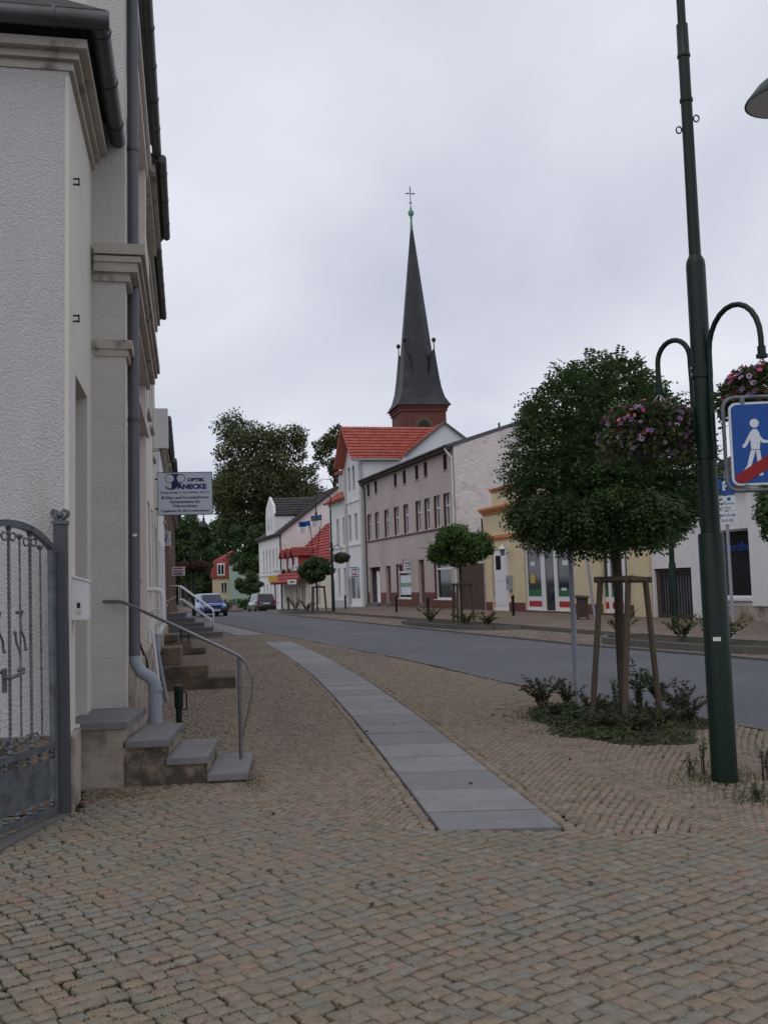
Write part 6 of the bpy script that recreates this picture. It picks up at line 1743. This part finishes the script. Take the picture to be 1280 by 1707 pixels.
street_lamp('green lamp post across the road in front of the white building', G(1126, 1050), (-1, .3), detail=False)
l3 = street_lamp('green lamp post beside the small tree at the red-roofed shop', G(556, 1021), (-1, -.2), detail=False)
l4 = street_lamp('dark lamp post on the left pavement behind the blue car\'s near side', Vector((P(323, 1025, 62).x, 62, 0)), (.9, -.4), detail=False)
def far_basket(label, c, r_, seed, red):
    global rng
    keep = rng; rng = np.random.default_rng(seed)
    s_ = thing('flower_basket', label, 'flower basket', c, 0, 'far flower baskets')
    part('bowl', 'black', s_, lambda b: b.lathe([(.05, -.25), (r_ * .6, -.2), (r_ * .7, 0), (.05, .0)], 12), smooth=True)
    n = 700; dv = rand_dirs(n); p = dv * (r_ * (.6 + .4 * rng.random(n)))[:, None]; p[:, 2] *= .6
    leaves('foliage', p, rand_dirs(n), rand_dirs(n), rng.uniform(.1, .16, n), rng.uniform(.06, .1, n), 'leaf_shrub', s_)
    n = red; dv = rand_dirs(n); dv[:, 2] = np.abs(dv[:, 2]) * .8; p = dv * r_; p[:, 2] *= .65
    o = leaves('blossoms', p, rand_dirs(n), dv + rand_dirs(n) * .4, rng.uniform(.08, .14, n), rng.uniform(.08, .12, n), 'redfl', s_); o['kind'] = 'stuff'
    rng = keep
def far_arm(l, e, z=3.0):
    o_ = part('basket_arm', 'green', l, lambda b: b.tube([(0, 0, z - .3), (e[0] * .3, e[1] * .3, z + .15), (e[0] * .75, e[1] * .75, z + .2), (e[0], e[1], z)], .025, 8), smooth=True)
    part('chain', 'chrome', o_, lambda b: b.tube([(e[0], e[1], z), (e[0], e[1], z - .45)], .012, 5))
for (l, e, lab, sd) in ((l4, (.5, -.05), 'red flower basket to the right of the far left lamp post', 41), (l4, (-.5, .05), 'red flower basket to the left of the far left lamp post', 42), (l3, (.55, -.1), 'dark flower basket on the lamp post by the red-roofed shop', 43)):
    far_arm(l, e, 3.5 if l is l4 else 3.7)
    far_basket(lab, Vector(l.location) + Vector((e[0], e[1], (3.5 if l is l4 else 3.7) - .55)), .62 if l is l4 else .55, sd, 150 if l is l4 else 60)

# ================================================================== SIGNS
# ---- optician sign
os_ = thing('shop_sign', 'white optician sign with blue spectacles emblem and blue lettering on the left row', 'sign', LF(22.85, .66), RZ_L - R(90))
OZ0, OZ1, OX0, OX1 = 3.27, 4.23, .05, 1.26
part('panel', 'sign_panel', os_, lambda b: b.box(OX0 + .012, OX1 - .012, -.05, .05, OZ0 + .012, OZ1 - .012))
part('frame', 'zinc', os_, lambda b: (b.box(OX0, OX1, -.058, .058, OZ0, OZ0 + .012), b.box(OX0, OX1, -.058, .058, OZ1 - .012, OZ1), b.box(OX0, OX0 + .012, -.058, .058, OZ0 + .012, OZ1 - .012), b.box(OX1 - .012, OX1, -.058, .058, OZ0 + .012, OZ1 - .012)))
part('bracket', 'zinc', os_, lambda b: (b.tube([(-.1, 0, OZ1 - .15), (OX0, 0, OZ1 - .15)], .02, 6), b.tube([(-.1, 0, OZ0 + .15), (OX0, 0, OZ0 + .15)], .02, 6)))
YF = -.0535
def sx_(ux): return OX0 + (ux - 110) / 770 * (OX1 - OX0)
def sz_(uy): return OZ1 - (uy - 140) / 615 * (OZ1 - OZ0)
KS = (OX1 - OX0) / 770
def stext(s, cx, cy, size, bold=0.0, sx=1.0): text_obj('lettering', s, size * KS * 1.38, 'ink', os_, Matrix.Translation((sx_(cx), YF, sz_(cy))), bold=bold, sx=sx)
stext('OPTIK', 645, 255, 46, .006, 1.3)
stext('ÄNECKE', 592, 352, 68, .008, 1.12)
stext('Breite Straße 7, Tel. (03976) 202173', 495, 435, 28, .001, 1.18)
stext('Brillen und Kontaktlinsen', 495, 506, 42, .0015, 1.12)
stext('Sehteststelle für', 495, 567, 42, .0015, 1.12)
stext('Führerschein', 495, 628, 42, .0015, 1.12)
stext('Zugelassen für alle Krankenkassen', 495, 696, 31, .0015, 1.14)
def _logo(b):
    for (cx, cy, r_) in ((285, 230, 66), (438, 230, 63)):
        n = 32
        o_ = [(sx_(cx + r_ * math.cos(t)), YF - .001, sz_(cy + r_ * math.sin(t))) for t in np.linspace(0, 6.2832, n, endpoint=False)]
        i_ = [(sx_(cx + (r_ - 8) * math.cos(t)), YF - .001, sz_(cy + (r_ - 8) * math.sin(t))) for t in np.linspace(0, 6.2832, n, endpoint=False)]
        b.add(o_ + i_, [(k, (k + 1) % n, (k + 1) % n + n, k + n) for k in range(n)])
    b.prism([(sx_(x_), sz_(y_)) for x_, y_ in ((308, 163), (412, 163), (412, 182), (308, 182))], YF - .0015, YF)
    b.prism([(sx_(x_), sz_(y_)) for x_, y_ in ((330, 183), (388, 183), (380, 235), (400, 285), (412, 300), (405, 335), (370, 372), (335, 388), (308, 390), (308, 290), (338, 255), (345, 225))], YF - .002, YF - .0005)
    o_, i_ = [], []
    for t in np.linspace(math.radians(150), math.radians(78), 12):
        o_.append((sx_(300 + 90 * math.cos(t)), YF - .0012, sz_(310 + 82 * math.sin(t)))); i_.append((sx_(300 + 82 * math.cos(t)), YF - .0012, sz_(306 + 68 * math.sin(t) * (.75 + .25 * math.sin(t)))))
    b.add(o_ + i_, [(k, k + 1, k + 13, k + 12) for k in range(11)])
part('emblem', 'ink', os_, _logo)

hang_sign('shop_sign', 'white sign with a red lower edge on the brick house at far left', 272.5, 284, 886, 915, 31.6, 'sign_white',
          lines=[(.12, .3, .55, .75, 'ink_black'), (.14, .25, .35, .5, 'ink_black'), (.96, .12, .5, .08, 'ink_red')], bracket=False)
hang_sign('shop_sign', 'small white sign with red writing lines behind the tubular railing', 286.5, 308, 944.5, 960, 44.0, 'sign_white',
          lines=[(.7, .12, .5, .8, 'ink_red'), (.75, .12, .5, .5, 'ink_red'), (.7, .12, .5, .2, 'ink_black')], bracket=False)

# ---- blue pedestrian zone sign (right edge, on a post just outside the frame)
ps = thing('traffic_sign', 'blue end of play street sign with white pedestrian and red diagonal at the right edge', 'traffic sign', P(1212.5, 819, 6.95), R(-4))
SW, SH = .98, .635
def rrect(x0, x1, z0, z1, r_, n=6):
    pts = []
    for (cx, cz, a0) in ((x1 - r_, z0 + r_, -90), (x1 - r_, z1 - r_, 0), (x0 + r_, z1 - r_, 90), (x0 + r_, z0 + r_, 180)):
        for k in range(n + 1):
            a = R(a0 + 90 * k / n); pts.append((cx + r_ * math.cos(a), cz + r_ * math.sin(a)))
    return pts
o_ = [(x_, 0, z_) for x_, z_ in rrect(.0, SW, .0, SH, .075)]
part('frame', 'galv', ps, lambda b: b.tube([Vector(p) for p in o_] + [Vector(o_[0])], .0135, 10, cap=False), smooth=True)
pnl = part('panel', 'sign_white', ps, lambda b: b.prism(rrect(.035, SW - .035, .035, SH - .035, .05), -.006, .006))
part('blue_field', 'sign_blue', pnl, lambda b: b.prism(rrect(.05, SW - .05, .05, SH - .05, .04), -.0085, -.0065))
for (cx, cz) in ((.13, SH - .022), (.13, .022), (.87, SH - .022), (.87, .022)):
    part('clip', 'galv', ps, lambda b: b.cbox(cx - .014, cx + .014, -.016, .016, cz - .02, cz + .02, .004))
def figure(b, cx, cz, k, y=-.0105):
    def pr(pts, dy=0): b.prism([(cx + x_ * k, cz + z_ * k) for x_, z_ in pts], y - dy, y + .0012)
    pr([(.046 * math.cos(t), .385 + .046 * math.sin(t)) for t in np.linspace(0, 6.283, 17)[:-1]])
    pr([(-.045, .115), (.04, .115), (.05, .2), (.045, .285), (.02, .325), (-.02, .325), (-.05, .29)])
    pr([(-.045, .30), (-.025, .265), (-.085, .16), (-.115, .13), (-.135, .15), (-.105, .19)], .0003)
    pr([(.035, .29), (.05, .255), (.08, .215), (.135, .2), (.14, .175), (.07, .18), (.02, .235)], .0003)
    pr([(-.05, .108), (-.0, .108), (-.055, -.06), (-.115, -.13), (-.14, -.11), (-.095, -.05)], .0001)
    pr([(.0, .108), (.042, .108), (.06, -.06), (.06, -.155), (.02, -.155), (.015, -.05)], .0001)
fg = part('pedestrian_pictogram', 'sign_white', pnl, lambda b: figure(b, .2, .2, .66))
part('child_pictogram', 'sign_white', pnl, lambda b: figure(b, .44, .13, .4))
part('house_pictogram', 'sign_white', pnl, lambda b: b.prism([(.66, .33), (.88, .33), (.88, .45), (.91, .45), (.77, .56), (.63, .45), (.66, .45)], -.0105, -.009))
part('car_pictogram', 'sign_white', pnl, lambda b: b.prism([(.62, .1), (.93, .1), (.93, .2), (.86, .21), (.82, .28), (.7, .28), (.66, .21), (.62, .2)], -.0105, -.009))
part('red_diagonal', 'sign_red', pnl, lambda b: b.prism([(.055, .085), (.06, .062), (.085, .055), (.13, .055), (.92, .535), (.92, .58), (.85, .58), (.055, .10)], -.0135, -.0112))
part('post', 'galv', ps, lambda b: b.tube([(SW / 2, .045, -1.0 * (Vector(ps.location).z)), (SW / 2, .045, SH + .05)], .03, 12), smooth=True)
part('clamp', 'galv', ps, lambda b: (b.box(SW / 2 - .05, SW / 2 + .05, .008, .05, .12, .16), b.box(SW / 2 - .05, SW / 2 + .05, .008, .05, SH - .16, SH - .12)))

# ---- parking sign across the road
pb = G(1223, 1063)
pk = thing('parking_sign', 'grey post with blue parking sign and two white plates across the road', 'traffic sign', pb, R(-8))
part('post', 'pipe_light', pk, lambda b: b.tube([(0, 0, -.05), (0, 0, 4.0)], .04, 10), smooth=True)
part('blue_plate', 'sign_blue', pk, lambda b: b.cbox(-.21, .21, -.06, -.045, 3.44, 3.86, .004))
p2_ = part('plate', 'sign_white', pk, lambda b: b.cbox(-.21, .21, -.06, -.045, 3.07, 3.41, .004))
part('pictogram', 'sign_blue', p2_, lambda b: b.box(.02, .1, -.0635, -.0615, 3.3, 3.38))
text_obj('lettering', 'Parkscheibe', .075, 'ink_black', p2_, Matrix.Translation((0, -.0625, 3.23)))
text_obj('lettering', '1 Std.', .09, 'ink_black', p2_, Matrix.Translation((0, -.0625, 3.13)))
p3_ = part('plate', 'sign_white', pk, lambda b: b.cbox(-.23, .23, -.06, -.045, 2.72, 3.03, .004))
text_obj('lettering', 'Mo-Fr 8-18h', .088, 'ink_black', p3_, Matrix.Translation((0, -.0625, 2.945)), sx=.85, bold=.001)
text_obj('lettering', 'Sa 8-12h', .088, 'ink_black', p3_, Matrix.Translation((0, -.0625, 2.82)), sx=.9, bold=.001)
text_obj('lettering', 'P', .34, 'sign_white', bpy.data.objects[pk.children[1].name], Matrix.Translation((0, -.0625, 3.65)), bold=.01)

gp_ = thing('sign_post', 'plain grey steel post standing left of the near tree stakes', 'post', G(962, 1172))
part('tube', 'pipe_light', gp_, lambda b: b.tube([(0, 0, -.05), (0, 0, 2.45)], .034, 12), smooth=True)
part('cap', 'black', gp_, lambda b: b.sphere((0, 0, 2.45), .034, 10, 6))
gp2 = thing('sign_post', 'slanting grey post on the far pavement beside the wooden bin', 'post', G(992, 1034))
part('tube', 'pipe_light', gp2, lambda b: b.tube([(0, 0, -.05), (-.25, 0, 3.0)], .05, 10), smooth=True)
part('cap', 'black', gp2, lambda b: b.sphere((-.25, 0, 3.0), .05, 8, 5))

# yellow sign by the far parked car
ys = thing('yellow_sign', 'small yellow sign on a dark post near the parked grey car', 'sign', P(460, 1018, 84), 0)
ys.location.z = tz(84) - .02
part('post', 'black', ys, lambda b: b.tube([(0, 0, -.1), (0, 0, 2.7)], .05, 8))
part('panel', 'sign_yellow', ys, lambda b: b.box(-.55, .2, -.07, -.03, 2.3, 2.8))
hang_sign('shop_sign', 'white box sign under the red porch roof', 479.5, 494, 966, 974.5, 93.5, 'sign_white', lines=[(.5, .25, .5, .5, 'ink_black')], bracket=False)
hang_sign('shop_sign', 'pale sign leaning on the red tiles in front of the middle dormer', 489, 500, 942, 951.5, 92.0, 'sign_white', lines=[(.6, .2, .5, .6, 'pipe_light')], bracket=False)
hang_sign('shop_sign', 'blue and white sign at the far end of the red porch roof', 455, 468, 949, 957, 100.5, 'sign_white', lines=[(.8, .3, .5, .55, 'pipe_light')], bracket=False)

# flags on the far house
for k_, (u, v, lab) in enumerate(((536, 858, 'blue and white flag above the red roof, right-hand one of the pair'), (516, 868, 'blue and white flag above the red roof, left-hand one of the pair'))):
    fl = thing('flag', lab, 'flag', RF(91.5 + k_) + Vector((-.1, -.03, 0)), RZ_R, 'flags on the red-roofed shop')
    p = P(u, v, 90.0)
    def _fp(b):
        M_ = (Matrix.Translation(fl.location) @ Matrix.Rotation(RZ_R, 4, 'Z')).inverted()
        b.tube([M_ @ RF(91.5 + k_ * 1.0) + Vector((0, 0, 4.2)), M_ @ p], .03, 6)
    pole = part('flag_pole', 'black', fl, _fp)
    def _cl(b, z0, z1):
        M_ = (Matrix.Translation(fl.location) @ Matrix.Rotation(RZ_R, 4, 'Z')).inverted()
        n = 8
        vs_ = []
        for i in range(n + 1):
            q = p + Vector((-.95 * i / n, -.25 * math.sin(i * 1.1), -.1 * i / n)); vs_ += [M_ @ (q + Vector((0, 0, z0))), M_ @ (q + Vector((0, 0, z1)))]
        b.add(vs_, [(2 * i, 2 * i + 2, 2 * i + 3, 2 * i + 1) for i in range(n)])
    part('blue_cloth', 'sign_blue', fl, lambda b: _cl(b, -.45, 0))
    part('white_cloth', 'white', fl, lambda b: _cl(b, -.95, -.45))

# ================================================================== STREET FURNITURE ON THE RIGHT
for (u, v, lab) in ((832 + 24, 1028, 'dark bollard beside the white door of the yellow shop'), (714, 1028, 'dark bollard right of the second pink house door'), (661, 1022, 'dark bollard below the poster window of the pink house'), (576, 1016, 'dark bollard at the foot of the grey gabled house'), (481, 1018, 'dark bollard in front of the red-roofed shop')):
    p = G(u, v); p.z = tz(p.y) + .03
    b_ = thing('bollard', lab, 'bollard', p, 0, 'dark bollards along the far pavement')
    part('shaft', 'black', b_, lambda b: b.lathe([(.06, -.05), (.06, .72), (.075, .74), (.075, .82), (.06, .86), (.02, .88)], 10), smooth=True)
p = G(972, 1034); p.z = .03
bn = thing('litter_bin', 'small dark wooden bin with sloping lid before the yellow shop', 'bin', p, R(-16))
for k in range(4): part('slat', 'wood_dark', bn, lambda b: b.box(-.2 + .1 * k + .005, -.2 + .1 * k + .095, -.2, -.17, .08, .78))
part('body', 'zinc', bn, lambda b: (b.box(-.19, .19, -.165, .18, .08, .8)))
part('lid', 'black', bn, lambda b: b.hexa([(-.24, -.25, .78), (.24, -.25, .74), (.24, .22, .80), (-.24, .22, .84)], [(-.24, -.25, .82), (.24, -.25, .78), (.24, .22, .84), (-.24, .22, .88)]))
part('foot', 'black', bn, lambda b: (b.box(-.2, -.16, -.19, .17, 0, .079), b.box(.16, .2, -.19, .17, 0, .079)))

# kerbed planting beds across the road
def far_bed(label, d0, d1, off, w, plants, leafm, hh=.5):
    root = bpy.data.objects.new('planting_bed', None); COL.objects.link(root); tag(root, kind='structure')
    xa = lambda d: road_r(d) + off
    n = 12
    ds = np.linspace(d0, d1, n + 1)
    def edge(s_): # outline tapering at the ends
        return [(xa(d) + (w if s_ else 0) * 1.0 + (0 if s_ else w * .5 * (abs((d - (d0 + d1) / 2) / ((d1 - d0) / 2)) ** 4)), d) for d in ds]
    A, B = edge(0), edge(1)
    b = MB()
    vs_ = [(x_, y_, tz(y_) + .06) for x_, y_ in A] + [(x_, y_, tz(y_) + .06) for x_, y_ in B]
    b.add(vs_, [(i, n + 1 + i, n + 2 + i, i + 1) for i in range(n)]); b.build('soil', 'earth', root)
    loop = A + B[::-1]
    for i in range(len(loop)):
        p, q = Vector((*loop[i], 0)), Vector((*loop[(i + 1) % len(loop)], 0))
        t = (q - p)
        if t.length < .05: continue
        t.normalize(); nn = Vector((t.y, -t.x, 0)) * .06
        k = MB(); zz = tz(p.y)
        k.hexa([p - nn + Vector((0, 0, -.1 + zz)), p + nn + Vector((0, 0, -.1 + zz)), q + nn + Vector((0, 0, -.1 + zz)), q - nn + Vector((0, 0, -.1 + zz))], [p - nn + Vector((0, 0, .1 + zz)), p + nn + Vector((0, 0, .1 + zz)), q + nn + Vector((0, 0, .1 + zz)), q - nn + Vector((0, 0, .1 + zz))])
        k.build('kerb_stone', 'kerb', root)
    for k, (d, o_, lab, r_) in enumerate(plants):
        shrub('bed_shrub', lab, Vector((xa(d) + o_, d, tz(d) + .05)), hh * random.uniform(.8, 1.15), r_, leafm, 12, 40, .09, group='shrubs in the far planting beds')
random.seed(3)
far_bed('b1', 33.6, 42.5, .55, 1.7, [(36.2, .9, 'low shrub at the right foot of the round-headed tree', .7), (39.6, .8, 'low shrub at the left foot of the round-headed tree', .6), (34.6, 1.0, 'grassy shrub at the near end of the round-headed tree bed', .5)], 'leaf_autumn', .5)
far_bed('b2', 19.5, 26.3, .5, 1.7, [(25.6, .8, 'yellowing shrub left of the parking sign', .45), (23.4, .85, 'yellow-green shrub right of the parking sign', .55), (22.2, .95, 'dark green shrub at the right edge behind the parking sign', .55)], 'leaf_autumn', .6)
far_bed('b3', 59.5, 67.5, .5, 1.7, [(61.5, .9, 'dark low shrub at the foot of the far small tree', .8), (64.5, .9, 'dark low shrub behind the far small tree', .8)], 'leaf_shrub', .7)

# ================================================================== CARS
def car(label, base, rz, paint, L=3.8, Wd=1.6, H=1.38, hatch=True, group=None):
    c = thing('car', label, 'car', base, rz, group)
    # local: x forward, y left, z up; cross-sections along x
    prof = [(-.50, .30, .50, .62), (-.495, .22, .80, .80), (-.46, .18, .92, .94), (-.30, .17, .93, .99), (.0, .17, .91, 1.0), (.20, .17, .88, 1.0), (.36, .18, .80, .97), (.46, .20, .70, .90), (.50, .30, .52, .72)]
    b = MB(); k = 12; base_ = 0
    for (fx, z0, z1, fw) in prof:
        hw = Wd / 2 * fw
        sec = [(-hw * .92, z0), (-hw, z0 + .12), (-hw, (z0 + z1) / 2), (-hw * .97, z1 - .1), (-hw * .88, z1 - .02), (-hw * .4, z1 + .015), (hw * .4, z1 + .015), (hw * .88, z1 - .02), (hw * .97, z1 - .1), (hw, (z0 + z1) / 2), (hw, z0 + .12), (hw * .92, z0)]
        b.v += [(fx * L, y_, z_) for y_, z_ in sec]
    n = len(prof)
    for i in range(n - 1):
        for j in range(k):
            a, e = i * k + j, i * k + (j + 1) % k
            b.f.append((a, e, e + k, a + k))
    b.f.append(tuple(range(k - 1, -1, -1))); b.f.append(tuple((n - 1) * k + j for j in range(k)))
    bd_ = b.build('body', paint, c, smooth=True)
    # cabin
    zr = H
    cab = [(-.485, .90, .84), (-.40, zr - .05, .70), (-.30, zr, .70), (.02, zr + .0, .70), (.12, zr - .06, .72), (.29, .885, .84)]
    q = MB()
    lo = [(-.48, .88), (.30, .86)]
    for s_ in (-1, 1):
        pts = [(fx * L, s_ * Wd / 2 * fw, z_) for fx, z_, fw in cab]
        q.add(pts, [tuple(range(len(pts))) if s_ < 0 else tuple(range(len(pts) - 1, -1, -1))])
    for i in range(len(cab) - 1):
        (f0, z0, w0), (f1, z1, w1) = cab[i], cab[i + 1]
        q.add([(f0 * L, -Wd / 2 * w0, z0), (f0 * L, Wd / 2 * w0, z0), (f1 * L, Wd / 2 * w1, z1), (f1 * L, -Wd / 2 * w1, z1)], [(0, 3, 2, 1)])
    cb = q.build('cabin', paint, c)
    def glass(name, pts, off):
        p = [Vector(x_) for x_ in pts]; nv = (p[1] - p[0]).cross(p[3] - p[0]).normalized() * off
        g_ = MB(); g_.hexa([x_ for x_ in p], [x_ + nv for x_ in p]); g_.build(name, 'glass', cb)
    def lerp(i, t, s_): 
        (f0, z0, w0), (f1, z1, w1) = cab[i], cab[i + 1]
        return Vector(((f0 + (f1 - f0) * t) * L, s_ * Wd / 2 * (w0 + (w1 - w0) * t) * .9, z0 + (z1 - z0) * t))
    glass('windscreen', [lerp(4, .9, -1), lerp(4, .9, 1), lerp(4, .06, 1), lerp(4, .06, -1)], .012)
    glass('rear_window', [lerp(0, .12, 1), lerp(0, .12, -1), lerp(0, .92, -1), lerp(0, .92, 1)], .012)
    for s_ in (-1, 1):
        def sp(fx, z_): 
            t = (z_ - .88) / (zr - .88); return (fx * L, s_ * Wd / 2 * (.845 - .14 * t) + s_ * .008, z_)
        for (a, bb, cc, dd) in (((-.43, .95), (-.16, .95), (-.16, zr - .09), (-.36, zr - .09)), ((-.14, .95), (.235, .95), (.09, zr - .09), (-.14, zr - .09))):
            g_ = MB(); g_.add([sp(*a), sp(*bb), sp(*cc), sp(*dd)], [(0, 1, 2, 3)]); g_.build('side_window', 'glass', cb)
        part('mirror', paint, c, lambda b: b.sphere((.2 * L, s_ * (Wd / 2 + .07), .96), .085, 8, 6))
        for fx in (-.30, .315):
            w_ = part('wheel', 'black', c, lambda b: b.tube([(fx * L, s_ * (Wd / 2 - .17), .29), (fx * L, s_ * (Wd / 2 + .012), .29)], .29, 18))
            part('rim', 'galv', w_, lambda b: b.tube([(fx * L, s_ * (Wd / 2 + .013), .29), (fx * L, s_ * (Wd / 2 + .02), .29)], .18, 14))
        part('headlight', 'sign_white', c, lambda b: b.sphere((.472 * L, s_ * Wd * .35, .62), .13, 10, 6, .7))
        part('tail_light', 'sign_red', c, lambda b: b.box(-.505 * L, -.47 * L, s_ * Wd * .36 - .09, s_ * Wd * .36 + .09, .62, .86))
    part('bumper', 'black', c, lambda b: b.cbox(.47 * L, .515 * L, -Wd * .44, Wd * .44, .26, .46, .03))
    part('bumper', 'black', c, lambda b: b.cbox(-.515 * L, -.47 * L, -Wd * .44, Wd * .44, .26, .46, .03))
    pieces('number_plate', 'sign_white', c, [(.5155 * L, .518 * L, -.26, .26, .32, .43), (-.518 * L, -.5155 * L, -.26, .26, .6, .71)])
    part('grille', 'black', c, lambda b: b.box(.495 * L, .5055 * L, -Wd * .22, Wd * .22, .56, .66))
    return c
blue_p = mat('blue_car_paint', (.02, .07, .36), rough=.25, var=.03, spec=.5, coat=.6, fine=0)
grey_p = mat('grey_car_paint', (.07, .076, .095), rough=.25, var=.03, spec=.5, coat=.6, metal=.3, fine=0)
RD = math.atan2(1, -.29)
pb_ = P(349, 1024, 65); pb_.z = tz(65) - .075
car('bright blue hatchback coming towards the camera at the far left of the road', pb_, RD + math.pi + R(6), blue_p, 3.8, 1.62, 1.4)
pg_ = P(436, 1018, 82); pg_.z = tz(82) - .07
car('dark grey hatchback parked at the right kerb seen from behind', pg_, RD + R(2), grey_p, 3.9, 1.66, 1.42)
